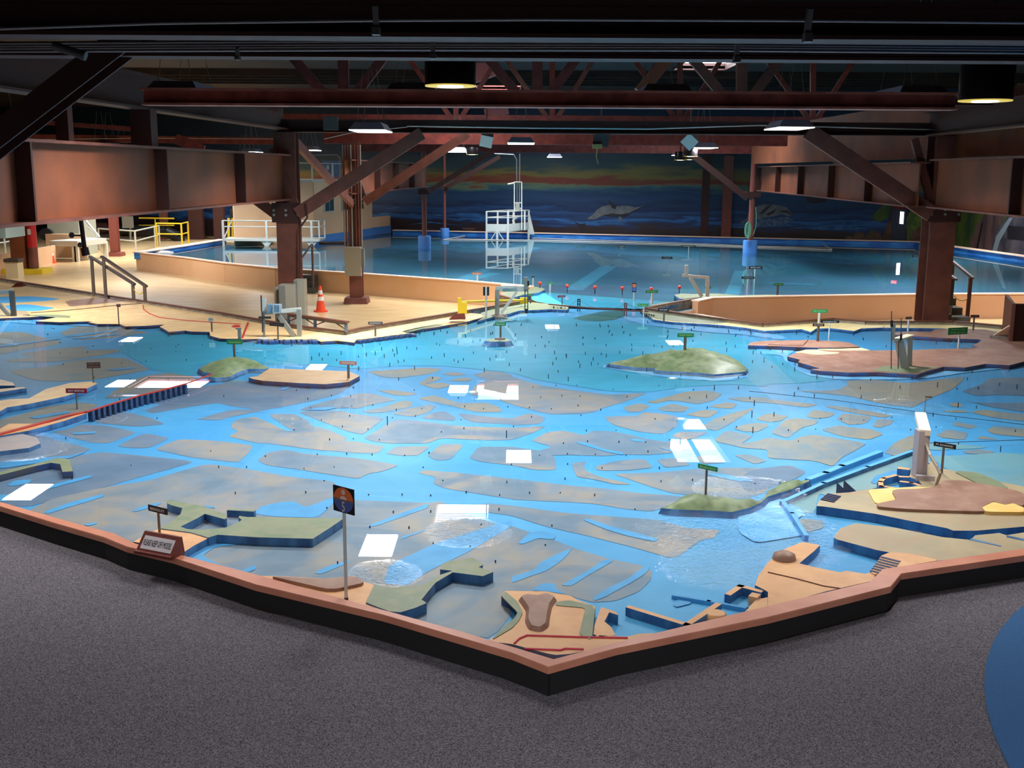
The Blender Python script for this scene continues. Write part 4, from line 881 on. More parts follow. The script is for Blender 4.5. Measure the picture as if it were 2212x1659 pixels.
for q in ([(0, 641), (70, 640), (130, 645), (110, 649), (0, 655), (-300, 658), (-300, 640)], [(10, 660), (60, 657), (120, 665), (80, 672), (20, 670)]):
    overlay(sf, 'blue_pond', q, 0.03, m_chan)
overlay(sf, 'brown_marsh', [(140, 650), (240, 640), (290, 648), (220, 655), (150, 662)], 0.03, m_brown)
mb = MB(); mb.path([gp(x, y, 0.022) for x, y in ((309, 659), (310, 668), (322, 677), (345, 686), (400, 692), (470, 697), (520, 700))], 0.012, 6); mb.build('red_road_line', mat('road_red', (196, 60, 48), 0.5), parent=sf)
mb = MB(); mb.path([gp(x, y, 0.022) for x, y in ((66, 676), (150, 670), (260, 659), (310, 655))], 0.01, 6); mb.build('brown_seam', m_capbrown, parent=sf)
# piers along the shore
for k in range(11):
    x0 = 560 + k * 12 + (k * 7 % 5); a = gp(x0, 736 + (k % 3) * 0.6, 0.0); mb = MB(); mb.box((a.x, a.y - 0.02, -0.012), (0.07 + 0.03 * (k % 3), 0.16 + 0.05 * (k % 4), 0.06), rz=0.3); tag(mb.build('pier', m_greyside), 'little brown pier jutting from the beige city shore', 'pier', 'small piers along the city shore')
for k in range(10):
    x0 = 782 + k * 11.5; a = gp(x0, 736 - k * 1.5, 0.0); mb = MB(); mb.box((a.x, a.y - 0.02, -0.012), (0.08, 0.24 + 0.05 * (k % 3), 0.06), rz=-0.5); tag(mb.build('pier', m_greyside), 'little slanting pier on the cream shore right of the corner', 'pier', 'slanting piers on the cream shore')
# green headland south of the gate, with the strip along the curb
hd = land('headland', [(1031, 694), (1061, 686), (1081, 679), (1098, 678), (1122, 671), (1149, 670), (1190, 668), (1225, 669.5), (1228, 665), (1225, 659), (1183, 656), (1149, 653), (1123, 652), (1100, 660), (1060, 669), (1038, 676), (1045, 684)], 0.034, m_land_green, m_blueside, 'green painted headland south of the gate bridge', jit=0.01, seed=12)
hd2 = land('headland', [(1079, 639), (1084, 633), (1103, 626), (1144, 618), (1170, 621), (1178, 625), (1163, 632), (1129, 637), (1115, 641), (1100, 643)], 0.05, m_land_green, m_blueside, 'green painted ocean headland at the tip of the beige tank wall', jit=0.01, seed=13, zb=-0.135)
ms = land('north_shore', [(1383, 672), (1395, 670), (1400, 681), (1412, 690), (1448, 695), (1529, 700), (1556, 702), (1610, 708), (1651, 714.6), (1688, 713), (1732, 711), (1752, 717), (1763, 709.5), (1797, 709), (1845, 715), (1860, 709.5), (1908, 707.5), (2019, 709), (2120, 712), (2190, 722), (2300, 735), (2500, 760), (2500, 745), (2250, 714), (2178, 706), (2060, 699), (1870, 699), (1800, 692), (1648, 704), (1395, 668)], 0.03, m_cream, m_blueside, 'cream and green north shore strip below the orange tank wall', jit=0.012, seed=14)
overlay(ms, 'green_strip', [(1385, 674), (1395, 670), (1480, 681), (1580, 695), (1540, 699), (1448, 693), (1412, 688)], 0.03, m_land_green)
hd3 = land('headland', [(1395, 668), (1408, 658), (1430, 654), (1480, 648), (1502, 645), (1500, 650), (1440, 662), (1400, 670)], 0.05, m_land_green, m_blueside, 'green headland behind the white ramp of the right dry corner', jit=0.008, seed=15)
hd4 = land('headland', [(1456, 637), (1470, 634), (1498, 635), (1530, 634), (1550, 634), (1600, 638), (1660, 636), (1690, 637), (1690, 642), (1535, 645), (1502, 650), (1490, 648), (1470, 646)], 0.05, m_land_green, m_blueside, 'low green shore with blue flank on top of the orange tank wall', jit=0.008, seed=16, zb=-0.135)
# islands
ti = land('flat_island', [(537, 815), (555, 813), (583, 795.5), (673, 799), (753, 802), (777, 812), (753, 825), (703, 830), (648, 827.5), (568, 822.5), (548, 819)], 0.045, m_island, m_brownside, 'flat tan eight-sided island with brown and blue flank', 'island')
mound('hilly_island', [(429, 796), (450, 786), (487, 777), (525, 776), (553, 780), (583, 796), (560, 797), (535, 797), (512, 805), (497, 814), (465, 816), (452, 815), (457, 807), (440, 804)], 0.02, 0.13, [m_hill, m_blueside], 'small green hilly island at the end of the red bay bridge', seed=4, step=0.1)
mound('hilly_island', [(1311, 786), (1330, 781), (1373, 777), (1413, 771), (1418, 766), (1476, 762), (1531, 763), (1548, 760), (1560, 768), (1596, 780), (1600, 784), (1614, 797), (1610, 803), (1543, 809), (1506, 805), (1441, 802), (1416, 800), (1413, 795), (1376, 794)], 0.015, 0.2, [m_hill, m_blueside], 'large rugged green island in the teal water right of the middle', seed=9, step=0.1, fr=1.5, rug=1.0)
al = land('tiny_island', [(1047, 736), (1056, 732), (1080, 731), (1098, 732), (1104, 736), (1090, 738), (1060, 738)], 0.09, m_hill, m_blueside, 'tiny flat green islet on a blue base beyond the teal water', 'island', jit=0.01, slope=0.06)
mb = MB(); mb.box(gp(1080, 733, 0.1) + Vector((0, 0, 0.01)), (0.2, 0.08, 0.03)); mb.build('islet_block', m_brown, parent=al)
tb = land('brown_peninsula', [(1701, 770), (1719, 762), (1736, 757), (1760, 756), (1809, 757), (1884, 757), (1971, 756), (2084, 752), (2114, 750), (2101, 746), (2121, 736), (2115, 733), (2035, 730), (1971, 726), (1925, 722), (1927, 718), (1971, 716), (2010, 717), (2019, 712), (2060, 709), (2130, 712), (2175, 722), (2215, 732), (2500, 760), (2500, 765), (2212, 781), (2181, 789), (2129, 786), (2084, 794), (2039, 792), (2001, 802), (1981, 809), (1896, 804), (1834, 805), (1771, 801), (1751, 798), (1771, 796), (1724, 782), (1728, 777)], 0.045, m_brown, m_brownside, 'long reddish brown peninsula with rugged shore at the right', jit=0.02, seed=21)
overlay(tb, 'green_tip', P('D', (900, 480), (1000, 440), (1250, 450), (1400, 450), (1500, 445), (1380, 475), (1290, 505), (1100, 498)), 0.045, m_land_green, h=0.004)
overlay(tb, 'sand_patch', P('D', (230, 325), (300, 330), (420, 345), (600, 335), (620, 325), (500, 318), (420, 300), (330, 300)), 0.045, m_cream, h=0.004)
bv = land('brown_island', [(1616, 746), (1620, 740), (1640, 737), (1659, 736), (1746, 734), (1809, 737), (1834, 740), (1857, 749), (1809, 751), (1759, 751), (1659, 747)], 0.05, m_brown, m_brownside, 'narrow reddish brown island in front of the north shore', 'island', jit=0.012, seed=22)
mb = MB(); mb.path([gp(x, y, 0.03) for x, y in ((1659, 744), (1700, 746), (1735, 746), (1745, 735))], 0.01, 5); mb.build('seam', m_capbrown, parent=bv)
land('sand_bar', P('D', (400, 290), (600, 288), (810, 286), (880, 305), (700, 318), (500, 305)), 0.01, m_cream, m_cream, 'thin cream sand bar between the two brown lands', 'sand bar', seed=23)
br = mound('hilly_island', P('G', (1290, 390), (1400, 345), (1470, 293), (1560, 298), (1640, 290), (1780, 322), (1950, 338), (2050, 325), (2140, 328), (2180, 300), 'H', (0, 240), (100, 195), (130, 190), (100, 160), (200, 168), (350, 145), (360, 155), (200, 230), (0, 290), 'G', (2150, 345), (2050, 390), (1900, 425), (1750, 415), (1600, 410), (1400, 402)), 0.01, 0.1, [m_hill, m_blueside], 'low dark green island with a long thin tail near the breakwater', seed=14, step=0.06)
# Richmond and shore lands
RI = P('H', (420, 372), (440, 330), (480, 290), (530, 265), (700, 255), (860, 228), (1250, 205), (1330, 190), (1300, 150), (1220, 120), (1250, 30), 'D', (1400, 1290), (1380, 1265), (1440, 1268), (1480, 1330), (1550, 1335), (1800, 1400), (2211, 1485), (2700, 1570), 'H', (2700, 500), (2211, 550), (1800, 585), (1600, 585), (1550, 565), (930, 440), (830, 425), (470, 375))
ri = land('tan_shoreland', RI, 0.07, m_tan, m_blueside, 'broad tan shore land with brown hill and yellow patches behind the canal', jit=0.01, seed=31, step=0.3)
overlay(ri, 'brown_hill', P('H', (1070, 240), (1120, 225), (1300, 222), (1440, 205), (1520, 150), (1700, 150), (2211, 250), (2211, 370), (2100, 350), (2050, 360), (1950, 330), (1850, 380), (1870, 420), (1260, 400), (1100, 390), (950, 375), (940, 350), (1110, 315)), 0.07, m_brown, h=0.03)
overlay(ri, 'yellow_patch', P('H', (860, 230), (1060, 215), (1500, 205), (1480, 212), (1090, 240), (1070, 265), (1110, 315), (930, 355)), 0.07, m_yellowland, h=0.012)
overlay(ri, 'yellow_patch', P('H', (1850, 382), (1950, 335), (2050, 362), (2120, 348), (2211, 385), (2211, 425), (1880, 420)), 0.07, m_yellowland, h=0.034)
overlay(ri, 'green_edge', P('D', (1600, 1350), (1800, 1360), (2000, 1440), (2080, 1500), (1900, 1490), (1780, 1440)), 0.07, m_land_green, h=0.01)
def dock_stripes(par, p0, p1, w, n, z, m, nm='dock_slip'):
    a, b = gp(*p0, z), gp(*p1, z); mb = MB()
    for k in range(n):
        c = a.lerp(b, (k + 0.5) / n); c2 = c + w; mb.bar(c + Vector((0, 0, 0.004)), c2 + Vector((0, 0, 0.004)), (b - a).length / n * 0.5, 0.008)
    mb.build(nm, m, parent=par)
m_slip = mat('slip_navy', (22, 34, 84), 0.5)
wv = gp(1816, 1072, 0.04) - gp(1788, 1066, 0.04)
dock_stripes(ri, (1789, 1066), (1772, 1080), wv, 5, 0.041, m_slip)
RI2 = P('H', (570, 645), (590, 610), (620, 570), (680, 545), (760, 520), (1100, 560), (1500, 640), (1750, 665), (1790, 625), (2000, 605), (2060, 625), (2211, 600), (2700, 530), (2700, 640), (2211, 765), (1470, 845), (1230, 882), (1010, 925), (930, 965), (880, 945), (980, 800), (1050, 772), (950, 755), (600, 662))
r2 = land('lower_shoreland', RI2, 0.06, m_tan, m_blueside, 'lower tan shore land between the canal and the terracotta curb', jit=0.01, seed=32)
overlay(r2, 'ochre_corner', P('H', (1050, 772), (1220, 780), (1480, 840), (1230, 882), (1010, 925), (930, 965), (885, 945), (980, 800)), 0.06, m_ochre, h=0.005)
wv = gp(1659 + 1150 / 4, 1000 + 850 / 4, 0.07) - gp(1659 + 985 / 4, 1000 + 808 / 4, 0.07)
dock_stripes(r2, (1659 + 985 / 4, 1000 + 808 / 4), (1659 + 880 / 4, 1000 + 945 / 4), wv, 7, 0.035, m_slip)
overlay(r2, 'blue_slit', P('H', (1750, 650), (2020, 715), (2015, 722), (1745, 665)), 0.06, m_blueside, h=0.003, smooth=0)
overlay(r2, 'blue_slit', P('H', (2065, 625), (2211, 655), (2211, 672), (2060, 640)), 0.06, m_blueside, h=0.003, smooth=0)
be = land('ochre_shoreland', P('G', (2100, 1055), (2130, 970), 'H', (0, 860), (60, 800), (150, 740), (300, 682), (450, 710), (400, 760), (270, 868), (400, 900), (620, 945), (680, 932), (840, 958), (890, 945), (930, 965), (900, 1020), (500, 1110), (250, 1180), (0, 1240), (0, 1115), 'G', (2180, 1095)), 0.055, m_ochre, m_blueside, 'orange ochre shore land beside the small blue harbour at the curb', jit=0.012, seed=33)
mb = MB(); c = gp(1694, 1207, 0.03); mb.lathe(c, [(0.1, 0), (0.09, 0.04), (0.05, 0.06), (0.01, 0.065)], 16); mb.build('brown_knoll', m_brown, parent=be)
mb = MB(); mb.path([gp(x, y, 0.033) for x, y in ((1659, 1236), (1720, 1250), (1780, 1266), (1820, 1272))], 0.006, 5); mb.build('seam', m_capbrown, parent=be)
ob = land('ochre_shoreland', P('G', (1990, 1310), (2110, 1180), (2211, 1160), 'H', (60, 1190), (150, 1195), (40, 1240), 'G', (2000, 1330)), 0.04, m_ochre, m_blueside, 'small ochre scrap of shore against the curb between the harbours', seed=34)
em = land('ochre_shoreland', P('F', (2120, 1150), (2150, 1105), (2211, 1105), 'G', (300, 1110), (400, 1130), (500, 1145), (570, 1185), (720, 1240), (700, 1380), (690, 1500), (760, 1490), (1000, 1500), (1100, 1475), (1250, 1470), (900, 1570), (500, 1650), (380, 1659), (300, 1645), (0, 1565), 'F', (2000, 1540), (2080, 1480), 'G', (0, 1420), (60, 1360), (90, 1290), (30, 1200)), 0.05, m_ochre, m_greyside, 'orange ochre land with a brown mesa in the near corner of the curb', jit=0.008, seed=35)
mz = MB(); mz.prism(rough_poly(P('G', (80, 1150), (130, 1130), (220, 1142), (300, 1122), (365, 1150), (320, 1210), (300, 1300), (290, 1380), (240, 1415), (170, 1400), (140, 1340), (150, 1250), (110, 1190)), 0.06, 0, smooth=2), 0.02, 0.06, slope=0.03); mz.build('brown_mesa', m_brown, parent=em)
overlay(em, 'green_strip', P('G', (375, 1200), (500, 1185), (720, 1238), (690, 1525), (580, 1480), (610, 1350), (635, 1250), (380, 1228)), 0.05, m_land_green)
overlay(em, 'green_strip', P('F', (2120, 1150), (2155, 1108), 'G', (50, 1200), (95, 1290), (60, 1360), (0, 1425), 'F', (2030, 1530), 'G', (-60, 1400), (20, 1340), (50, 1290)), 0.05, m_land_green)
for pts in (P('G', (20, 1560), (60, 1520), (130, 1490), (580, 1505), (1000, 1512)), P('G', (110, 1605), (420, 1618), (460, 1605), (620, 1610))):
    mb = MB(); mb.path([gp(x, y, 0.031) for x, y in pts], 0.008, 6); mb.build('red_road_line', mat('road_crimson', (190, 40, 70), 0.5), parent=em)
em2 = land('ochre_shoreland', P('G', (770, 1245), (825, 1262), (895, 1285), (918, 1315), (840, 1290), (800, 1370), (860, 1420), (895, 1490), (760, 1500), (705, 1480), (715, 1400), (750, 1300)), 0.05, m_ochre, m_blueside, 'small hooked ochre spit right of the green strip in the near corner', seed=36)
ag = land('green_spit', P('F', (950, 1205), (1020, 1050), (1100, 1065), (1200, 1075), (1400, 1060), (1500, 1020), (1580, 970), (1700, 932), (1590, 920), (1610, 870), (1680, 845), (1800, 830), (1870, 812), (1960, 880), (1925, 900), (2050, 942), (1960, 978), (1700, 945), (1550, 1035), (1430, 1180), (1475, 1210), (1380, 1250), (1250, 1290), (1150, 1282)), 0.06, m_land_green, m_blueside, 'green hooked spit with blue flank reaching out from the near curb', seed=37)
og = land('ochre_shoreland', P('F', (0, 975), (250, 980), (600, 1000), (850, 975), (940, 1030), (1020, 1052), (950, 1203), (1150, 1285), (900, 1240), (0, 1000)), 0.04, m_ochre, m_ochre, 'ochre shore strip with a reddish ridge behind the clear post of the round sign', seed=38)
overlay(og, 'brown_ridge', P('F', (130, 978), (600, 1002), (850, 975), (940, 1032), (700, 1085), (600, 1085), (250, 1005)), 0.04, m_brown, h=0.025)
bm = land('green_marina', P('E', (1440, 328), (1470, 320), (1750, 370), (1960, 450), (1960, 478), (1940, 486), (1770, 440), (1700, 480), (1560, 550), (1620, 572), (1750, 575), (1950, 560), (2060, 510), (2090, 492), (2060, 470), (2070, 458), (2140, 468), (2211, 466), 'F', (350, 473), (755, 480), (640, 560), (490, 655), (300, 650), (0, 642), 'E', (1880, 620), (1800, 645), (1650, 600), (1380, 565), (1440, 535), (1560, 440), (1575, 390), (1480, 365), (1445, 350)), 0.06, m_land_green, m_blueside, 'green marina land with blue flanks around a small basin near the curb', seed=39)
ot = land('ochre_shoreland', P('E', (1380, 565), (1650, 600), (1810, 645), (1680, 712), (1590, 770), (1200, 690), (1150, 680), (1300, 600)), 0.045, m_ochre, m_blueside, 'yellow ochre shore land behind the keep-off sign', seed=40)
bmat = m_blueside
def wall_strip(pts, w, h, label, mt, ms, z=0.03, nm='breakwater', cat='breakwater', group=None):
    z = z * 0.6 if z > 0 else z; mb = MB()
    SEGS.extend(list(zip(pts[:-1], pts[1:])))
    for a, b in zip(pts[:-1], pts[1:]):
        p, q = gp(*a, z), gp(*b, z); d = (q - p).normalized() * w * 0.5; p = p - d; q = q + d; n2 = Vector((-d.y, d.x, 0)).normalized() * w / 2
        mb.prism([(p + n2).xy, (p - n2).xy, (q - n2).xy, (q + n2).xy], ZB - 0.005, z, 0, 1)
    return tag(mb.build(nm, [mt, ms]), label, cat, group)
wall_strip(P('E', (1990, 402), (2180, 412)), 0.05, 0.05, 'short blue breakwater off the green marina', m_land_green, m_blueside, 0.04)
wall_strip(P('G', (1022, 1245), (1512, 1395), (1775, 1220)), 0.05, 0.05, 'V-shaped ochre breakwater at the near curb', m_ochre, m_blueside)
wall_strip(P('G', (1875, 1130), (1975, 1062), (2140, 1105)), 0.05, 0.05, 'angled ochre breakwater by the small harbour', m_ochre, m_blueside)
wall_strip(P('G', (1400, 1140), (1700, 1190), (2045, 1255), (2130, 1165)), 0.03, 0.05, 'thin light blue underwater ridge by the small harbour', m_streak, m_streak, -0.02, 'model_ridge', 'ridge')
mb = MB(); c = gp(1106 + 1765 / 4, 1000 + 1292 / 4, 0.02); mb.lathe((c.x, c.y, -0.05), [(0.085, 0), (0.075, 0.065), (0.06, 0.07)], 18); tag(mb.build('tiny_island', m_ochre), 'tiny round ochre islet beside the V-shaped breakwater', 'island')
mb = MB(); p, q = gp(1626, 1292, 0.03), gp(1634, 1284, 0.03); mb.bar((p.x, p.y, 0), (q.x, q.y, 0), 0.07, 0.08); tag(mb.build('tiny_island', m_ochre), 'tiny oblong ochre islet inside the angled breakwater', 'island')
wall_strip(P('D', (360, 1412), (500, 1360), (640, 1300), (960, 1180)), 0.07, 0.04, 'light blue training wall running off behind the dark green tail', m_streak, m_streak, 0.012, 'model_ridge', 'ridge')
wall_strip(P('D', (130, 1610), (480, 1450), (860, 1310), (1240, 1175)), 0.05, 0.04, 'long blue training wall from the canal mouth to the tall grey stand', m_streak, m_blueside, 0.006, 'model_ridge', 'ridge')
wall_strip(P('H', (130, 330), (210, 430), (330, 620)), 0.04, 0.03, 'short wet training wall with ripples at the canal mouth', m_streak, m_streak, 0.004, 'model_ridge', 'ridge')
# harbour rings by the stand
wall_strip(P('D', (1100, 1385), (1000, 1410), (970, 1440), (980, 1480), (1070, 1492)), 0.05, 0.05, 'curved ochre harbour mole left of the tall stand', m_ochre, m_blueside, 0.05)
wall_strip(P('D', (1155, 1325), (1195, 1330)), 0.08, 0.05, 'small blue block in the water left of the tall stand', m_ochre, m_blueside, 0.05)
wall_strip(P('D', (1160, 1440), (1240, 1450), (1320, 1475)), 0.05, 0.05, 'short ochre mole in front of the tall stand', m_ochre, m_blueside, 0.05)
wall_strip(P('D', (1150, 1398), (1230, 1400)), 0.05, 0.05, 'tiny ochre mole at the foot of the tall stand', m_ochre, m_blueside, 0.05)
for k, (u, v) in enumerate(((640, 1520), (700, 1500))):
    c = gp(1659 + u / 4, 680 + v / 4, 0.02); mb = MB(); mb.add([c + Vector(q) for q in ((-0.06, 0, -0.05), (0.1, -0.08, -0.05), (0.08, 0.02, -0.05), (-0.06, 0, 0.09))], [(0, 1, 3), (1, 2, 3), (2, 0, 3)]); tag(mb.build('metal_wedge', m_greyside), ['dark metal wedge standing nearer the striped slips', 'dark metal wedge, second from the striped slips'][k], 'wedge')
# left shore lands
l1 = land('beige_spit', P('A', (-200, 760), (0, 742), (80, 730), (250, 722), (400, 640), (600, 590), (800, 575), (842, 595), (700, 660), (560, 705), (250, 770), (60, 800), (0, 835), (-200, 880)), 0.05, m_beige, m_blueside, 'beige spit of land with a small sign at the left of the bay', seed=41)
land('beige_spit', P('A', (-200, 560), (0, 558), (110, 585), (130, 612), (0, 612), (-200, 615)), 0.05, m_beige, m_blueside, 'small beige land at the left frame edge, upper of two', seed=42)
land('beige_spit', P('A', (-200, 650), (0, 640), (200, 625), (230, 632), (0, 668), (-200, 680)), 0.04, m_beige, m_blueside, 'narrow beige pier at the left frame edge, below the small land', seed=43)
land('mud_bank', P('A', (-200, 1060), (0, 1048), (200, 1030), (320, 1060), (350, 1110), (250, 1150), (0, 1180), (-200, 1190)), 0.01, m_mudland, m_blueside, 'pinkish grey mud bank below the red causeway', seed=44)
cs = land('causeway', P('A', (-200, 1010), (0, 985), (80, 940), (250, 940), (380, 940), (560, 900), (720, 845), (745, 852), (560, 915), (380, 965), (250, 1000), (0, 1045), (-200, 1095)), 0.05, m_ochre, m_blueside, 'orange causeway land at the left carrying the red bridge road', seed=45)
land('green_hook', P('A', (-200, 1400), (0, 1355), (250, 1302), (400, 1262), (500, 1235), (600, 1250), (630, 1352), (540, 1358), (520, 1290), (440, 1278), (300, 1308), (0, 1385), (-200, 1430)), 0.05, m_land_green, m_greyside, 'olive green hooked breakwater left, below the mud bank', seed=46)

# the west edge: brown cap and grey concrete side
def edge(pts, label, z=0.085, w=0.09, side=-1, nm='model_edge'):
    P3 = [gp(x, y, z) for x, y in pts]
    t = thing(nm, (P3[len(P3) // 2].x, P3[len(P3) // 2].y, ZF), label, 'curb')
    mb = MB(); m2 = MB()
    for a, b in zip(P3[:-1], P3[1:]):
        d = (b - a).normalized(); mb.bar(a - d * 0.02, b + d * 0.02, w, 0.02)
        m2.bar((a.x, a.y, (z - 0.01 + ZF) / 2), (b.x, b.y, (z - 0.01 + ZF) / 2), w * 0.7, z - 0.01 - ZF)
    mb.build('brown_cap', m_capbrown, parent=t); m2.build('concrete_side', m_conc, parent=t); return t
edge([(-400, 543), (0, 602), (300, 648), (480, 676), (600, 697), (632, 702), (745, 717), (780, 709), (1000, 672), (1082, 658), (1130, 650)], 'brown capped concrete edge between the bay model and the left dry floor')
edge([(1395, 665), (1500, 680), (1648, 700), (1800, 688), (1870, 694), (2060, 694), (2175, 704)], 'brown capped concrete edge below the orange tank wall at the right')
edge([(1395, 665), (1450, 654), (1502, 645)], 'short brown capped edge rising to the tank wall corner')
edge([(1079, 637), (1100, 643), (1124, 651)], 'short brown capped edge at the tip of the left dry floor')

# tank walls of the ocean basin
def tankwall(pts, z, label, m, cat='wall', zb=ZF, w=0.16, rim=m_rimpink):
    P3 = [gp(x, y, z) for x, y in pts]; t = thing('tank_wall', (P3[len(P3) // 2].x, P3[len(P3) // 2].y, zb), label, cat)
    mb = MB(); m2 = MB()
    for a, b in zip(P3[:-1], P3[1:]):
        d = (b - a).normalized(); nn = Vector((-d.y, d.x, 0)) * w / 2
        m2.prism([(a - nn * 1.4).xy, (b - nn * 1.4).xy, (b + nn * 1.4).xy, (a + nn * 1.4).xy], z - 0.015, z + 0.015); 
        mb.bar((a.x, a.y, (z - 0.01 + zb) / 2), (b.x, b.y, (z - 0.01 + zb) / 2), w * 0.96, z - 0.01 - zb)
    mb.build('wall_face', m, parent=t); m2.build('rim', rim, parent=t); return t
tankwall(WALL_L, 0.1, 'long curving peach tank wall of the ocean basin beside the left dry floor', m_peach)
tankwall(WALL_R, 0.1, 'orange peach tank wall at the right behind the brown peninsula', mat('peach_orange', (226, 178, 144), 0.7, noise=(216, 166, 130), scale=0.6))
tankwall([(297, 545), (400, 530), (482, 517)], 0.12, 'short receding blue lined tank wall at the left end of the basin', m_rimblue, zb=-0.14, w=0.3)
tankwall([(850, 497), (1150, 503), (1500, 511), (1985, 522)], 0.18, 'far blue lined tank wall running below the mural', m_rimblue, zb=-0.14, w=0.3)
tankwall([(1985, 522), (2212, 553), (2500, 600)], 0.2, 'blue lined tank wall receding at the far right below the painted cliffs', m_rimblue, zb=-0.14, w=0.3)
# pale ramp in the right dry corner
mb = MB(); a, b, c_, d_ = gp(1408, 662, 0.03), gp(1500, 684, -0.02), gp(1502, 652, 0.06), gp(1440, 657, 0.05)
mb.prism([q.xy for q in (gp(1404, 665, 0.04), gp(1502, 684, 0.04), gp(1640, 704, 0.04), gp(1640, 690, -0.1), gp(1502, 655, 0.04))], ZF, ZF + 0.35, 0)
tag(mb.build('pale_ramp', m_peachpale), 'pale peach block in the pointed right dry corner', 'ramp')
# ------------------------------------------------------------------ signs on posts
def sign(text, base, zb, ctr, w, h, board, ink, label, L=None, R=None, group=None, post=0.012, postm=None, lines=None, tilt=0.0):
    B = gp(*base, zb); zc = hz(B, ctr[1], ctr[0]); dist = (B - CAM).length
    if L: a, b = gp(*L, zc), gp(*R, zc); wid = (b - a).length; X = (b - a).normalized(); X.z = 0
    else: wid = w * dist / FPX; X = Vector((1, tilt, 0)).normalized()
    hh = h * dist / FPX; c = dp(ctr[0], ctr[1], B.y); c.y = B.y; Y = Vector((0, 0, 1)); Nn = X.cross(Y)
    t = thing('place_sign', B, label, 'sign', group)
    mb = MB(); mb.tube(B, Vector((B.x, B.y, c.z - hh / 2)), post, 8); mb.build('post', postm or m_post, parent=t)
    mb = MB(); mb.bar(c - X * wid / 2, c + X * wid / 2, 0.008, hh); mb.build('board', board, parent=t)
    if text:
        ls = text.split('\n'); n = len(ls)
        for i, q in enumerate(ls):
            lettering(q, 1, c + Y * (hh * ((n - 1) / 2 - i) / n * 0.92) + Nn * 0.005, X, Y, ink, t, width=wid * 0.76 * (len(q) / max(len(z) for z in ls)) ** 0.5, height=hh * 0.42 / n)
    return t
ZL = 0.02
sign('BERKELEY', (345, 1157), 0.025, (341, 1101), 41, 13, m_signblack, m_signwhite, 'black BERKELEY sign on a post behind the keep-off sign', L=(320.5, 1097), R=(361.5, 1107), post=0.012)
sign('PT. RICHMOND', (2034, 1022), 0.04, (2041, 962), 48, 9, m_signblack, m_signwhite, 'black PT. RICHMOND sign on a post behind the tall grey stand', L=(2017, 958), R=(2065, 966), post=0.014)
sign('Brooks Island', (1524, 1075), 0.06, (1529, 1010), 42, 10, m_signgreen, m_signletter, 'green Brooks Island sign standing on the low dark green island', L=(1508, 1006), R=(1550, 1015), post=0.012)
sign('BAY BRIDGE', (167, 884), -0.04, (165, 844), 42, 9.5, m_signred, m_signwhite, 'dark red BAY BRIDGE sign on a post beside the causeway', post=0.01)
sign('PORT OF\nOAKLAND', (202, 826), 0.03, (202, 789), 26, 12, m_signbrown, m_signpink, 'two-line grey brown sign at the tip of the beige spit', post=0.012, tilt=0.2)
sign('Yerba Buena', (507, 777), 0.03, (507, 739), 33, 9, m_signgreen, m_signletter, 'green sign on the small hilly island at the bridge end', post=0.02)
sign('TREASURE ISLAND', (753, 817), 0.025, (752, 784), 38, 8, m_signpink, m_signwhite, 'pinkish brown TREASURE ISLAND sign on the flat tan island', post=0.02, tilt=-0.15)
sign('SAN FRANCISCO', (811, 727), 0.017, (811, 698), 31, 6, m_signbrown, m_signwhite, 'brown SAN FRANCISCO sign on the cream shore', post=0.02)
sign('Ferry Building', (601, 733), 0.017, (598, 701), 34, 7, m_signbrown, m_signpink, 'dark Ferry Building sign behind the leg of the instrument stand', post=0.015, tilt=-0.3)
sign('CITY', (458, 716), 0.017, (456, 690), 12, 9, m_white, m_signbrown, 'small white sign on the beige peninsula near the red dot', post=0.018)
sign('', (257, 700), 0.017, (256, 660), 8, 6, m_signpink, m_signbrown, 'bare brown post with a faded tag on the beige peninsula', post=0.012)
sign('Alcatraz', (1081, 733), 0.05, (1081, 700), 24, 8, m_signgreen, m_signwhite, 'green Alcatraz sign on the tiny islet', post=0.02)
sign('Angel Island', (1479, 763), 0.16, (1481, 724), 35, 8.5, m_signgreen, m_signletter, 'green Angel Island sign on top of the large rugged island', post=0.025)
sign('YELLOW BLUFF', (1434, 696), 0.017, (1433, 669), 23, 6, m_signblack, m_signwhite, 'black YELLOW BLUFF sign on the green north shore', post=0.02, tilt=-0.2)
sign('Ft. Baker', (1390, 688), -0.04, (1389, 659), 23, 6, m_signgreen, m_signletter, 'green Ft. Baker sign on a pale post in the water by the gate', post=0.014, postm=m_white)
sign('Marin Headlands', (1408, 658), 0.02, (1408, 630), 27, 6, m_signgreen, m_signletter, 'yellow lettered green sign on the headland north of the gate', post=0.03, postm=m_white)
sign('Pt. Bonita', (1530, 642), 0.03, (1529, 621), 13, 5, m_signgreen, m_signletter, 'small green sign against the right leg of the pale ocean stand', post=0.02)
sign('Tennessee', (1679, 639), 0.03, (1682, 614), 20, 5, m_signgreen, m_signletter, 'dark green sign on top of the orange tank wall', post=0.03)
sign('PACIFIC OCEAN', (1629, 618), -0.1, (1632, 578), 28, 6, m_signblack, m_signwhite, 'black PACIFIC OCEAN sign standing in the basin, upper of two', post=0.014, postm=m_white)
sign('SAN FRANCISCO BAR', (1614, 632), -0.1, (1616, 600), 27, 5, m_signblack, m_signwhite, 'black SAN FRANCISCO BAR sign standing in the basin below the PACIFIC OCEAN sign', post=0.014, postm=m_white)
sign('Bay Model Site', (1768, 706), 0.017, (1771, 672), 32, 7, m_signgreen, m_signletter, 'green Bay Model Site sign in front of the orange tank wall', post=0.025, postm=m_white)
sign('RICHARDSON BAY', (1790, 731), -0.04, (1793, 695), 38, 5, m_signblack, m_signwhite, 'black RICHARDSON BAY sign standing in the blue inlet', post=0.014, postm=m_white)
sign('BELVEDERE', (1766, 737), 0.027, (1768, 702), 24, 5.5, m_signblack, m_signwhite, 'black BELVEDERE sign on the narrow brown island', post=0.025)
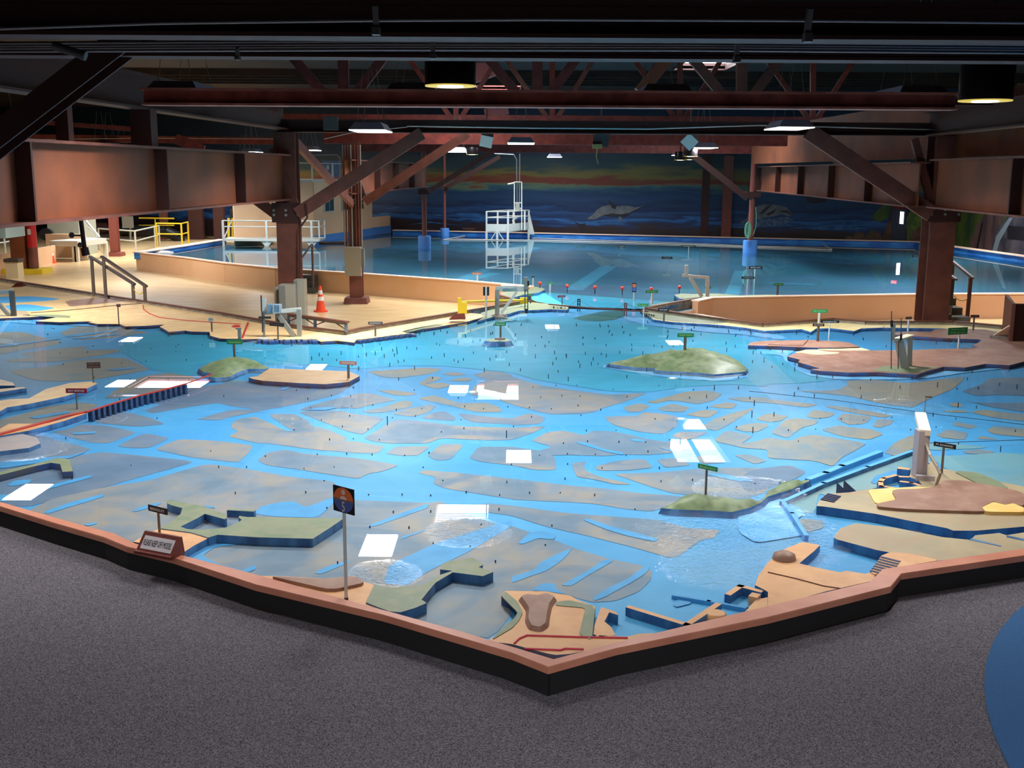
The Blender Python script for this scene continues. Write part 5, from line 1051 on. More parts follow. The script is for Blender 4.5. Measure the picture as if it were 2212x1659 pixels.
sign('Richardson Bay\nWildlife Sanctuary', (2070, 753), 0.02, (2069, 715), 48, 14, m_signgreen, m_signletter, 'large tilted green two-line sanctuary sign on the brown peninsula', post=0.018, postm=m_white, tilt=0.35)
sign('STRAWBERRY', (1961, 716), -0.02, (1963, 687), 14, 5, m_signbrown, m_signpink, 'tiny grey sign left of the steps in the blue inlet', post=0.02, postm=m_white, tilt=0.3)
sign('MILL VALLEY', (2102, 713), 0.02, (2106, 683), 17, 5, m_signblack, m_signpink, 'tiny black sign in front of the right stair rail', post=0.02)
sign('GOLDEN GATE BRIDGE', (1214, 662), -0.02, (1213, 640), 18, 4.5, m_signred, m_signwhite, 'small crimson sign by the south end of the gate bridge', post=0.012, tilt=0.5)
sign('Presidio', (1146, 655), 0.02, (1145, 637), 10, 5, m_signgreen, m_signletter, 'tiny green sign behind the yellow barrier end', post=0.02)
sign('Ocean Beach', (1031, 608), 0.1, (1030, 591), 22, 5, m_signpink, m_signwhite, 'pinkish sign on top of the peach tank wall', post=0.025, postm=m_white)
sign('Lands End', (1188, 634), -0.1, (1190, 612), 10, 4, m_signgreen, m_signletter, 'tiny green sign on a white post in the water off the ocean headland', post=0.025, postm=m_white)
sign('SAN FRANCISCO\nMAIN SHIP CHANNEL', (1441, 583), -0.12, (1441, 557), 23, 5, m_signblack, m_signwhite, 'black two-line sign standing far out in the basin', post=0.014, postm=m_white)
sign('SAN FRANCISCO BAY', (1487, 553), -0.12, (1487, 532), 30, 3, m_signblack, m_signwhite, 'thin black sign farthest out in the basin behind the booms', post=0.014, postm=m_white)
sign('PAPG VIEW', (1343, 541), -0.12, (1343, 532), 16, 3.5, m_signblack, m_signwhite, 'tiny white-lettered board on the water under the dolphin', post=0.01, postm=m_white)
sign('PAPG VIEW', (1983, 562), -0.12, (1983, 553), 22, 4, m_signblack, m_signwhite, 'tiny white-lettered board on the water left of the right column', post=0.01, postm=m_white)

# ------------------------------------------------------------------ keep-off sign on the curb
zc_ = ZCAP
A = gp(293, 1194, zc_); B = gp(371, 1209, zc_); X = (B - A).normalized(); Yd = Vector((-X.y, X.x, 0)); wid = (B - A).length
t = thing('keep_off_sign', (A + B) / 2, 'dark red wooden wedge sign reading PLEASE KEEP OFF MODEL on the curb', 'sign')
hh = 0.155; dpth = 0.13
def tri(o, X, w, y0, y1, zz, tk): return
mb = MB(); o = A
prof = [(0, 0), (0, 0.012), (0.115, hh), (0.135, hh), (0.16, 0)]
vs = [o + Yd * p + Vector((0, 0, q)) for p, q in prof] + [o + X * wid + Yd * p + Vector((0, 0, q)) for p, q in prof]
mb.add(vs, [(0, 1, 2, 3, 4), (9, 8, 7, 6, 5), (0, 5, 6, 1), (1, 6, 7, 2), (2, 7, 8, 3), (3, 8, 9, 4), (4, 9, 5, 0)]); mb.build('wedge_block', m_redwood, parent=t)
mb = MB(); lip = o - Yd * 0.004; mb.bar(lip + Vector((0, 0, 0.012)), lip + X * wid + Vector((0, 0, 0.012)), 0.028, 0.024); mb.build('lip', m_redwood, parent=t)
S = (Yd * 0.115 + Vector((0, 0, hh - 0.012))).normalized(); N0 = X.cross(S).normalized(); cpl = o + X * wid / 2 + Yd * 0.0575 + Vector((0, 0, (hh + 0.012) / 2)) + N0 * 0.003
mb = MB(); pw, ph = wid * 0.42, 0.058
mb.add([cpl - X * pw - S * ph, cpl + X * pw - S * ph, cpl + X * pw + S * ph, cpl - X * pw + S * ph] + [cpl - X * pw - S * ph - N0 * .004, cpl + X * pw - S * ph - N0 * .004, cpl + X * pw + S * ph - N0 * .004, cpl - X * pw + S * ph - N0 * .004], [(0, 1, 2, 3), (0, 4, 5, 1), (1, 5, 6, 2), (2, 6, 7, 3), (3, 7, 4, 0)]); mb.build('white_plate', mat('plate_white', (226, 216, 222), 0.35), parent=t)
lettering('PLEASE KEEP OFF MODEL', 1, cpl + N0 * 0.001, X, S, m_signblack, t, width=pw * 1.84, height=0.052)

# round orange and blue sign on the clear post
B = gp(748, 1296, 0.03); t = thing('round_emblem_sign', B, 'large square black sign with orange over blue disc on a clear post at the curb', 'sign')
zt = hz(B, 1080, 746); a = gp(724, 1072.5, zt); b = gp(769, 1084.5, zt); X = (b - a); X.z = 0; wid = X.length; X.normalize(); Zv = Vector((0, 0, 1)); Nn = X.cross(Zv)
c = Vector((B.x, B.y, zt)) + X * 0.0; hgt = 54 * (B - CAM).length / FPX * 1.02
m_clear = mat('clear_post', (226, 226, 222), 0.12, spec=0.8); m_clear.node_tree.nodes['Principled BSDF'].inputs['Transmission Weight'].default_value = 0.35
mb = MB(); mb.tube(B, c - Zv * hgt / 2, 0.013, 14); mb.build('clear_post', m_clear, parent=t)
mb = MB(); mb.tube(B + Vector((0, 0, -0.01)), B + Vector((0, 0, 0.02)), 0.016, 12); mb.build('post_foot', m_black, parent=t)
mb = MB(); mb.bar(c - X * wid / 2, c + X * wid / 2, 0.006, hgt); mb.build('board', m_signblack, parent=t)
def disc(r, a0, a1, off, m, nm, cx=0, cy=0, sy=1.0):
    n = 28; p = c + Nn * off + X * cx + Zv * cy; vs = []
    for k in range(n + 1):
        q = math.radians(a0 + (a1 - a0) * k / n); vs.append(p + X * r * math.cos(q) + Zv * r * sy * math.sin(q))
    mb = MB(); mb.add(vs + [v - Nn * 0.001 for v in vs], [list(range(n + 1))]); return mb.build(nm, m, parent=t)
R0 = wid * 0.46
disc(R0 * 1.03, 0, 359.9, 0.0034, mat('disc_edge', (150, 110, 90), 0.5), 'disc_edge', sy=hgt / wid)
disc(R0, 2, 178, 0.0042, mat('disc_orange', (252, 124, 64), 0.5), 'orange_half', sy=hgt / wid, cy=0.004); disc(R0, 182, 358, 0.0042, mat('disc_blue', (84, 108, 176), 0.5), 'blue_half', sy=hgt / wid, cy=-0.004)
m_em = mat('emblem_pale', (250, 222, 214), 0.5)
disc(R0 * 0.2, 0, 359, 0.005, m_em, 'pale_figure', cy=R0 * 0.58); disc(R0 * 0.36, 0, 180, 0.005, m_em, 'pale_figure', cy=R0 * 0.04, sy=0.7)
lettering('5', 1, c + Nn * 0.005 - Zv * R0 * 0.5, X, Zv, m_em, t, width=R0 * 0.3, height=R0 * 0.75)
# its far twins by the gate
def far_emblem(base, zb, ctr, w, h, label, back):
    B = gp(*base, zb); zc = hz(B, ctr[1], ctr[0]); d = (B - CAM).length / FPX; t = thing('round_emblem_sign', B, label, 'sign'); c = Vector((B.x, B.y, zc))
    mb = MB(); mb.tube(B, c - Vector((0, 0, h * d / 2)), 0.02, 8); mb.build('clear_post', m_clear, parent=t)
    mb = MB(); mb.box(c, (w * d, 0.02, h * d)); mb.build('board', m_signblack, parent=t)
    if back: mb = MB(); mb.box(c - Vector((0, 0.014, 0)), (w * d * 0.28, 0.008, h * d)); mb.build('white_strip', m_white, parent=t)
    else:
        for s, m, nm in ((1, MATS['disc_orange'], 'orange_half'), (-1, MATS['disc_blue'], 'blue_half')):
            mb = MB(); mb.box(c + Vector((0, -0.013, s * h * d * 0.2)), (w * d * 0.8, 0.006, h * d * 0.36)); mb.build(nm, m, parent=t)
far_emblem((1050, 686), 0.02, (1048, 629), 13, 19, 'black backed sign on a clear post beside the yellow barrier', True)
far_emblem((1369, 656), -0.1, (1373, 621), 9, 20, 'narrow orange and blue emblem sign standing in the gate water', False)

# red balls on posts in the gate
ball0 = None
for i, (x, yb, yt, lb) in enumerate(((1166, 626, 612, 'red ball marker on the ocean headland, leftmost of the six'), (1225, 632, 614, 'second red ball marker in the gate, counted from the ocean headland'), (1285, 635, 616, 'third red ball marker in the gate, above the dark bridge tower'), (1344, 637, 619, 'fourth red ball marker, just left of the narrow emblem sign'), (1406, 639, 620, 'fifth red ball marker, behind the yellow lettered green sign'), (1467, 635, 620, 'red ball marker on the blue-flanked shore by the pale ocean stand'))):
    B = gp(x, yb, -0.02); d = (B - CAM).length / FPX
    if ball0 is None:
        ball0 = t = thing('ball_marker', B, lb, 'marker', 'red ball markers across the gate'); zt = hz(B, yt)
        mb = MB(); mb.tube(B, (B.x, B.y, zt), 0.012, 8); mb.build('stem', m_black, parent=t)
        mb = MB(); mb.lathe((B.x, B.y, zt - 0.06), [(0.01, 0), (0.03, 0.01), (0.045, 0.05), (0.048, 0.08), (0.035, 0.1), (0.01, 0.11)], 14); mb.build('ball', mat('ball_red', (240, 64, 50), 0.4), parent=t)
    else: copy_tree(ball0, B, lb)
B = gp(1151, 619, 0.03); mb = MB(); zt = hz(B, 598); mb.tube(B, (B.x, B.y, zt), 0.018, 8); t = thing('gauge_post', B, 'white and brown post with a black cap on the ocean headland', 'post'); mb.build('post', m_white, parent=t)
mb = MB(); mb.box((B.x, B.y, zt), (0.09, 0.06, 0.03)); mb.build('cap', m_black, parent=t)

# ------------------------------------------------------------------ red bay bridge and gate bridge
dk = [gp(x, y, 0.1) for x, y in ((186, 890), (240, 873), (300, 855), (350, 843), (398, 830), (430, 819), (458, 808))]
t = thing('bay_bridge', dk[0], 'red topped bridge on a row of dark blue piers leading to the small hilly island', 'bridge')
mb = MB()
for a, b in zip(dk[:-1], dk[1:]): mb.bar(a, b, 0.035 if b.x < dk[4].x + 0.01 else 0.02, 0.014)
mb.build('deck', mat('bridge_red', (176, 52, 40), 0.5), parent=t)
m_pier = mat('pier_blue', (26, 52, 92), 0.5, noise=(60, 84, 120), scale=30)
def along(p, s):
    n = len(p) - 1; L = [(p[i + 1] - p[i]).length for i in range(n)]; s *= sum(L)
    for i in range(n):
        if s <= L[i] or i == n - 1: return p[i].lerp(p[i + 1], s / L[i]), (p[i + 1] - p[i]).normalized()
        s -= L[i]
for k in range(18):
    c, d = along(dk[:5], 0.05 + k * 0.95 / 17.0); nn = Vector((-d.y, d.x, 0)); mb = MB()
    mb.bar(Vector((c.x, c.y, 0.024)) - nn * 0.035, Vector((c.x, c.y, 0.024)) + nn * 0.035, 0.05, 0.145); mb.build('pier', m_pier, parent=t)
rd = [gp(x, y, 0.035) for x, y in ((-60, 962), (0, 938), (60, 922), (100, 911), (140, 899), (186, 890))]
mb = MB()
for a, b in zip(rd[:-1], rd[1:]): mb.bar(a, b, 0.06, 0.02)
mb.build('approach_road', MATS['bridge_red'], parent=t)
g = [dp(1183, 657, 33), gp(1224, 661, 0.09), gp(1250, 663, 0.1), gp(1351, 671, 0.1), gp(1400, 673, 0.06)]
g[0] = gp(1186, 657, 0.07)
t = thing('gate_bridge', g[2], 'thin brown model bridge with two towers and cables across the gate', 'bridge')
mb = MB()
for a, b in zip(g[:-1], g[1:]): mb.bar(a, b, 0.05, 0.025)
mb.build('deck', m_capbrown, parent=t)
for (x, yb, yt, m, w) in ((1250, 668, 646, m_black, 0.06), (1351, 677, 655, mat('tower_red', (110, 40, 34), 0.5), 0.055)):
    B = gp(x, yb, 0.0); zt = hz(B, yt); mb = MB()
    for s in (-1, 1): mb.box((B.x + s * w * 0.45, B.y, zt / 2 - 0.02), (w * 0.35, 0.05, zt + 0.06))
    for q in (0.55, 0.8, 1.0): mb.box((B.x, B.y, zt * q - 0.01), (w, 0.04, 0.02))
    mb.build('tower', m, parent=t)
b1 = gp(1250, 668, 0); b2 = gp(1351, 677, 0); z1 = hz(b1, 647); z2 = hz(b2, 656)
pts = [Vector((b1.x, b1.y, z1)).lerp(Vector((b2.x, b2.y, z2)), k / 10) - Vector((0, 0, 0.18 * (1 - (2 * k / 10 - 1) ** 2))) for k in range(11)]
mb = MB(); mb.path([gp(1228, 661, 0.1), pts[0]], 0.004, 5); mb.path(pts, 0.004, 5); mb.path([pts[-1], gp(1395, 672, 0.08)], 0.004, 5); mb.build('cables', m_capbrown, parent=t)
for k in range(4):
    B = gp(1196 + k * 8, 666 + k * 0.4, 0.02); mb = MB(); mb.box((B.x, B.y, 0.04), (0.03, 0.05, 0.06)); mb.build('approach_pier', m_white if k % 2 else m_pier, parent=t)
for k in range(5):
    B = gp(1392 + k * 5, 680 + k * 1, 0.015); mb = MB(); mb.box((B.x, B.y, 0.035), (0.03, 0.04, 0.05)); mb.build('approach_pier', m_signbrown, parent=t)

# ------------------------------------------------------------------ instrument stands
def legs(t, name, m, segs, w, h=None, up=(0, 1, 0)):
    for a, b in segs: mb = MB(); mb.bar(a, b, w, h or w, up=up); mb.build(name, m, parent=t)
B = gp(648, 727, ZL); Y = B.y
t = thing('instrument_stand', B, 'pale metal instrument stand with blue box and white plate beside the grey cabinets', 'stand')
legs(t, 'leg', m_grey, [(dp(647, 727, Y), dp(646, 668, Y)), (dp(636, 728, Y), dp(601, 679, Y))], 0.085)
legs(t, 'arm', m_white, [(dp(650, 668, Y), dp(566, 676, Y))], 0.07)
mb = MB(); mb.box(dp(593, 666, Y - 0.06), (0.26, 0.14, 0.16)); mb.build('meter_box', mat('meter_blue', (122, 148, 168), 0.4), parent=t)
mb = MB(); q = 0.28
for s in (0, 1): mb.bar(dp(590, 658 + s * 19, Y - 0.15), dp(604, 658 + s * 18, Y - 0.15), 0.012, 0.012); mb.bar(dp(590 + 14 * s, 658, Y - 0.15), dp(590 + 14 * s, 676, Y - 0.15), 0.012, 0.012)
mb.build('frame', m_white, parent=t)
mb = MB(); mb.box(dp(570, 659, Y - 0.05), (0.085, 0.02, 0.27)); mb.build('scale_plate', m_white, parent=t)
for x, y0, y1, r, m in ((564, 638, 672, 0.012, m_black), (566, 672, 718, 0.012, m_dgrey), (569, 675, 731, 0.014, m_pipe), (571, 675, 731, 0.008, m_pipe)):
    mb = MB(); mb.tube(dp(x, y0, Y - 0.08), dp(x + 1, y1, Y - 0.08), r, 8); mb.build('rod', m, parent=t)
mb = MB(); mb.lathe(gp(569, 733, 0.01), [(0.11, 0), (0.11, 0.025)], 20); mb.build('base_disc', m_white, parent=t)
mb = MB(); mb.box(dp(572, 686, Y - 0.1), (0.24, 0.01, 0.045)); mb.build('name_board', m_signbrown, parent=t)
B = gp(1074, 681, ZL); Y = B.y
t = thing('instrument_stand', B, 'grey metal instrument stand with glass-topped tray at the green headland', 'stand')
legs(t, 'leg', m_grey, [(dp(1074, 682, Y), dp(1074, 627, Y))], 0.1); legs(t, 'brace', m_white, [(dp(1083, 676, Y), dp(1116, 631, Y))], 0.06)
legs(t, 'arm', m_white, [(dp(1070, 624, Y), dp(1141, 624, Y))], 0.12, 0.03)
mb = MB(); mb.box(dp(1097, 619, Y), (0.3, 0.25, 0.06)); mb.build('tray', m_white, parent=t)
mb = MB(); mb.box(dp(1136, 612, Y), (0.09, 0.06, 0.28)); mb.build('grey_plate', m_grey, parent=t)
for x in (1134, 1140): mb = MB(); mb.tube(dp(x, 625, Y - 0.05), dp(x, 671, Y - 0.05), 0.012, 8); mb.build('rod', m_dgrey, parent=t)
mb = MB(); c = dp(1137, 672, Y - 0.05); mb.lathe(c - Vector((0, 0, 0.05)), [(0.03, 0), (0.03, 0.1)], 12); mb.build('float', m_black, parent=t)
mb = MB(); c = dp(1141, 618, Y - 0.1); mb.tube(c, c + Vector((0, 0, 0.12)), 0.02, 8); mb.build('knob', m_black, parent=t)
mb = MB(); mb.lathe(gp(1078, 683, 0.0), [(0.2, 0), (0.16, 0.04)], 18); mb.build('foot', m_conc, parent=t)
B = gp(1527, 642, 0.03); Y = B.y
t = thing('instrument_stand', B, 'pale ocean gauge stand with upright and slanting leg on the right tank wall', 'stand')
legs(t, 'leg', mat('stand_pale', (200, 184, 172), 0.5), [(dp(1528, 643, Y), dp(1528, 599, Y))], 0.09); legs(t, 'brace', MATS['stand_pale'], [(dp(1516, 640, Y), dp(1491, 600, Y))], 0.09); legs(t, 'arm', MATS['stand_pale'], [(dp(1531, 600, Y), dp(1474, 595, Y))], 0.07); legs(t, 'upright', MATS['stand_pale'], [(dp(1483, 594, Y), dp(1483, 573, Y))], 0.075)
B = gp(1957, 795, 0.025); Y = B.y
t = thing('instrument_stand', B, 'grey instrument stand with cream sloping top on the brown peninsula', 'stand')
legs(t, 'leg', m_grey, [(dp(1954, 796, Y), dp(1942, 737, Y))], 0.13, 0.1); legs(t, 'leg', m_grey, [(dp(1963, 788, Y + 0.25), dp(1965, 730, Y + 0.25))], 0.08, 0.08)
c0, c1 = dp(1942, 735, Y), dp(1967, 724, Y + 0.35); mb = MB(); mb.bar(c0 - Vector((0.08, 0, 0)), c1, 0.14, 0.03); mb.build('sloping_top', mat('cream_top', (232, 222, 196), 0.5), parent=t)
for x, y0, y1, r, m in ((1926, 672, 800, 0.009, m_dgrey), (1947, 688, 735, 0.009, m_dgrey), (1941, 735, 798, 0.009, m_dgrey)):
    mb = MB(); mb.tube(dp(x, y0, Y - 0.1), dp(x - 1, y1, Y - 0.1), r, 8); mb.build('rod', m, parent=t)
mb = MB(); mb.tube(dp(1926, 692, Y - 0.1), dp(1926, 706, Y - 0.1), 0.022, 8); mb.tube(dp(1947, 722, Y - 0.1), dp(1946, 735, Y - 0.1), 0.02, 8); mb.build('black_grip', m_black, parent=t)
mb = MB(); mb.box(dp(1930, 718, Y - 0.08), (0.05, 0.02, 0.27)); mb.box(dp(1937, 733, Y - 0.06), (0.2, 0.05, 0.03)); mb.build('side_plate', m_grey, parent=t)
# tall stand by the Richmond shore
B = gp(1990, 1033, 0.04)
t = thing('instrument_stand', B, 'tall pinkish grey stand with a long top arm by the curved harbour mole', 'stand')
zt = hz(B, 932, 1995); mb = MB(); mst = mat('stand_mauve', (176, 164, 166), 0.5)
mb.box((B.x, B.y + 0.07, (zt + 0.04) / 2), (0.115, 0.14, zt - 0.04)); mb.build('post', mst, parent=t)
mb = MB(); a = Vector((B.x, B.y, zt - 0.015)); b = gp(1988, 893, zt); b.z = zt - 0.015; mb.bar(a, b, 0.115, 0.06); mb.build('arm', mat('cream_top', (210, 196, 176), 0.5), parent=t)
mb = MB(); mb.bar(gp(1978, 1032, 0.06), gp(2018, 1034, 0.06), 0.06, 0.06); mb.build('foot', mst, parent=t)
mb = MB(); mb.path([dp(2001, 960, B.y), dp(2010, 985, B.y - 0.2), dp(2024, 1008, B.y - 0.3), dp(2031, 1024, B.y - 0.35), gp(2022, 1048, 0.05)], 0.016, 8); mb.build('hose', mat('hose_grey', (168, 156, 138), 0.5), parent=t)
q = dp(1997, 893, 12.1); mb = MB(); mb.tube(q, dp(2000, 856, 12.1), 0.006, 6); mb.build('thin_rod', m_pipe, parent=t); mb = MB(); mb.box(dp(2006, 857, 12.1), (0.07, 0.05, 0.012)); mb.build('rod_cap', m_signbrown, parent=t)
B = gp(28, 683, 0.018); Y = B.y
t = thing('instrument_stand', B, 'grey metal stand with slanting brace at the left frame edge', 'stand')
legs(t, 'leg', m_dgrey, [(dp(30, 683, Y), dp(25, 628, Y))], 0.1, 0.07); legs(t, 'brace', m_grey, [(dp(21, 683, Y), dp(-20, 636, Y))], 0.07); legs(t, 'arm', m_grey, [(dp(28, 629, Y), dp(-40, 636, Y))], 0.09, 0.05)
# ------------------------------------------------------------------ things on the dry floors
def cone(px, label, src=None):
    B = gp(*px, ZF)
    if src: return copy_tree(src, B, label)
    t = thing('traffic_cone', B, label, 'traffic cone', 'orange traffic cones')
    mb = MB(); mb.prism([(B.x + 0.2 * math.cos(k * math.pi / 4 + .39), B.y + 0.2 * math.sin(k * math.pi / 4 + .39)) for k in range(8)], ZF, ZF + 0.035); mb.build('base', m_orange, parent=t)
    mb = MB(); r = lambda z: 0.135 - 0.15 * z; 
    for z0, z1, m in ((0.03, 0.3, 0), (0.41, 0.47, 0), (0.58, 0.70, 0)): mb.lathe((B.x, B.y, ZF), [(r(z0), z0), (r(z1), z1)], 24)
    mb.build('cone', m_orange, parent=t)
    for z0, z1 in ((0.3, 0.41), (0.47, 0.58)):
        mb = MB(); mb.lathe((B.x, B.y, ZF), [(r(z0) + 0.001, z0), (r(z1) + 0.001, z1)], 24); mb.build('white_band', m_refl, parent=t)
    return t
c0 = cone((693, 673), 'orange traffic cone with white bands on the beige floor between the columns')
cone((112, 568), 'orange traffic cone by the low wall at the far left', c0)
def cab(x0, x1, yt, Y, d, z0, label, m, ms, group=None):
    pass
# grey cabinets by the left column
Yc = 22.95
t = thing('grey_cabinet', (dp(624, 650, Yc).x, Yc, ZF), 'pair of grey electrical cabinets on a thin backboard before the left column', 'cabinet')
def boxpx(par, nm, x0, x1, yt, Y, depth, zb, m, mt=None):
    a, b = dp(x0, yt, Y), dp(x1, yt, Y); zt = (a.z + b.z) / 2; mb = MB(); mb.box(((a.x + b.x) / 2, Y + depth / 2, (zt + zb) / 2), (b.x - a.x, depth, zt - zb)); return mb.build(nm, m, parent=par)
mb = MB(); a, b = dp(594, 620, Yc), dp(640, 600, Yc + 0.6); mb.bar((a.x, a.y, (a.z + ZF) / 2), (b.x, b.y, (a.z + ZF) / 2), 0.05, a.z - ZF); mb.build('backboard', m_panel, parent=t)
boxpx(t, 'cabinet_body', 601, 634, 616, Yc - 0.3, 0.35, ZF + 0.1, m_panel); boxpx(t, 'cabinet_body', 634, 656, 605, Yc, 0.35, ZF + 0.1, m_panel)
boxpx(t, 'cabinet_side', 602, 615, 618, Yc - 0.33, 0.03, ZF + 0.12, m_paneldark); boxpx(t, 'cabinet_side', 634, 641, 607, Yc - 0.03, 0.03, ZF + 0.12, m_paneldark)
# low brown topped rail
Z1 = 0.09
t = thing('low_rail', gp(748, 718, Z1), 'low brown topped steel rail on two braced posts at the model edge corner', 'rail')
p1, p2 = gp(681, 707, Z1), gp(748, 717, Z1); zt = hz(p1, 686); p0 = p1 + (p1 - p2) * 0.9
mb = MB(); mb.bar(Vector((p0.x, p0.y, zt)), Vector((p2.x, p2.y, zt)) + (p2 - p1) * 0.05, 0.1, 0.03); mb.build('brown_top', m_capbrown, parent=t)
mb = MB(); mb.bar(Vector((p0.x, p0.y, zt - 0.035)), Vector((p2.x, p2.y, zt - 0.035)), 0.06, 0.04); mb.build('channel', m_dgrey, parent=t)
m_postblue = mat('rail_post', (84, 104, 128), 0.45)
for p in (p1, p2, p0):
    mb = MB(); mb.bar(p, (p.x, p.y, zt - 0.04), 0.06, 0.05); mb.build('post', m_postblue, parent=t)
    d = (p2 - p1).normalized(); mb = MB()
    for s in ((-1, 1) if p is not p2 else (-1,)):
        for o in (0.0, 0.05): mb.tube(Vector((p.x, p.y, p.z + 0.04)), Vector((p.x, p.y, zt - 0.05)) + d * s * (0.28 + o), 0.008, 6)
    mb.build('strut', m_capbrown, parent=t)
# yellow barrier
P1 = gp(993, 678, 0.09); z0, z1 = hz(P1, 643), hz(P1, 652); P2 = gp(1131, 655, 0.09)
t = thing('barrier_arm', P1, 'yellow barrier arm on yellow posts at the model edge near the headland', 'barrier')
mb = MB(); mb.box((P1.x, P1.y, (z0 + 0.09) / 2), (0.08, 0.08, z0 - 0.09)); mb.box((P1.x + 0.1, P1.y, 0.22), (0.12, 0.1, 0.26)); mb.build('post', m_yellow, parent=t)
a = Vector((P1.x, P1.y, z1)); b = Vector((P2.x, P2.y, hz(P2, 648))); mb = MB(); mb.tube(a, b, 0.025, 10); mb.build('arm', m_yellow, parent=t)
mb = MB(); mb.box((P2.x, P2.y, (hz(P2, 643) + 0.08) / 2), (0.17, 0.08, hz(P2, 643) - 0.08)); mb.build('end_post', m_yellow, parent=t)
def wedge(x0, x1, yb, yt, z, label):
    a, b = gp(x0, yb, z), gp(x1, yb - 1, z); zt = hz(a, yt); mb = MB(); v = Vector((0, 0.25, 0))
    mb.add([a, b, b + v, a + v, Vector((a.x + 0.12, a.y + .1, zt)), Vector((b.x - 0.02, b.y + .1, zt)), ], [(0, 1, 5, 4), (1, 2, 5), (2, 3, 4, 5), (3, 0, 4), (0, 3, 2, 1)]); return tag(mb.build('wedge_sign', m_redwood, base=a), label, 'sign')
wedge(970, 1005, 691, 679, 0.085, 'red brown wooden wedge on the model edge below the yellow barrier')
wedge(24, 48, 620, 612, 0.02, 'small red brown wooden wedge near the left frame edge')
B = gp(510, 706, 0.018); mb = MB(); mb.lathe(B, [(0.09, 0), (0.085, 0.02), (0.05, 0.035)], 18); tag(mb.build('red_dome', mat('dome_red', (190, 44, 40), 0.5)), 'small flat red dome lying on the beige city peninsula', 'marker')
mb = MB(); mb.bar(gp(524, 729, 0.03), gp(536, 697, 0.03), 0.03, 0.02); tag(mb.build('red_strip', MATS['dome_red']), 'thin red strip slanting over the beige peninsula', 'strip')
mb = MB(); q = gp(518, 732, 0.02); mb.box(q + Vector((0, 0, 0.1)), (0.06, 0.06, 0.2)); mb.box(q + Vector((-0.02, 0, 0.2)), (0.1, 0.05, 0.03)); tag(mb.build('pale_fitting', m_conc), 'small pale fitting standing at the shore behind the hilly island sign', 'fitting')
# stair rails, left
def rail_pair(label, posts, rails, m, base_z, chain=None, nm='stair_rail'):
    b0 = gp(posts[0][0], posts[0][2], base_z); t = thing(nm, b0, label, 'handrail'); q = {}
    for x, yt, yb in posts:
        B = gp(x, yb, base_z); zt = hz(B, yt); q[x] = (B, zt); mb = MB(); mb.bar(B, (B.x, B.y, zt), 0.07, 0.05); mb.build('post', m, parent=t)
    for a, b in rails:
        A, B = Vector((q[a][0].x, q[a][0].y, q[a][1])), Vector((q[b][0].x, q[b][0].y, q[b][1])); d = (B - A).normalized(); mb = MB(); mb.bar(A - d * 0.08, B + d * 0.08, 0.08, 0.05); mb.build('handrail', m, parent=t)
    if chain:
        A, B = [Vector((q[c][0].x, q[c][0].y, (q[c][1] + base_z) / 2 + 0.1)) for c in chain]; mb = MB()
        mb.path([A.lerp(B, k / 8) - Vector((0, 0, 0.14 * (1 - (k / 4 - 1) ** 2))) for k in range(9)], 0.01, 6); mb.build('chain', m_yellow, parent=t)
    return t
m_hand = mat('rail_dark', (112, 98, 92), 0.4, metal=0.3)
rail_pair('pair of dark grey stair rails with a yellow chain on the left dry floor', [(203, 556, 636), (229, 557, 642), (289, 612, 648), (314, 616, 651)], [(203, 289), (229, 314)], m_hand, 0.06, (289, 314))
# middle steps behind the left column
B = gp(672, 635, ZF); t = thing('basin_steps', B, 'grey steps with handrails over the peach tank wall behind the left column', 'steps')
for k, (w, zz) in enumerate(((1.05, 0.18), (0.8, 0.36), (0.55, 0.54))):
    mb = MB(); mb.box((B.x - 0.35, B.y + 0.3 + k * 0.18, ZF + zz - 0.09), (0.9, 0.36, 0.18)); mb.build('step', m_dgrey, parent=t)
mb = MB(); a, b = dp(674, 527, B.y + 0.2), dp(641, 572, B.y - 0.5); c = dp(605, 578, B.y - 0.2); d = dp(640, 545, B.y + 0.3)
mb.tube(a, b, 0.03, 8); mb.tube(a, (a.x, a.y, ZF), 0.035, 8); mb.tube(c, (c.x, c.y, ZF), 0.035, 8); mb.tube(c, d, 0.03, 8); mb.build('handrail', m_hand, parent=t)
# right concrete steps and rails
B = gp(2070, 694, 0.0); Yb = gp(2070, 700, ZF).y - 0.4
t = thing('concrete_steps', (dp(2075, 690, 24.6).x, 24.6, ZF), 'grey concrete steps beside the right column with a white notice', 'steps')
for x0, x1, yt, Y, dd in ((2040, 2097, 685, 24.0, 0.6), (2040, 2080, 665, 24.4, 0.5), (2040, 2066, 645, 24.9, 0.5)):
    boxpx(t, 'step', x0, x1, yt, Y, dd, ZF, mat('step_grey', (128, 122, 110), 0.8, noise=(108, 104, 94), scale=4))
a = dp(2049, 670, 23.9); mb = MB(); mb.box(a, (0.13, 0.01, 0.2)); mb.build('notice', m_white, parent=t)
for k in range(3): mb = MB(); mb.box(a + Vector((0, -0.008, 0.06 - k * 0.05)), (0.1, 0.004, 0.016)); mb.build('notice_line', m_signbrown, parent=t)
t = thing('stair_rail', (dp(2098, 690, 24.2).x, 24.2, ZF), 'pair of brown stair rails with a yellow chain beside the right column', 'handrail')
for a, b in (((2058, 565), (2102, 601)), ((2045, 590), (2066, 604))): mb = MB(); mb.bar(dp(*a, 25.0 if a[0] > 2050 else 24.6), dp(*b, 24.2), 0.06, 0.05); mb.build('handrail', m_hand, parent=t)
for x, yt, Y in ((2097, 600, 24.2), (2058, 566, 25.0), (2058, 602, 24.0)):
    p = dp(x, yt, Y); mb = MB(); mb.bar((p.x, p.y, ZF), p, 0.07, 0.06); mb.build('post', m_capbrown if x > 2090 else m_hand, parent=t)
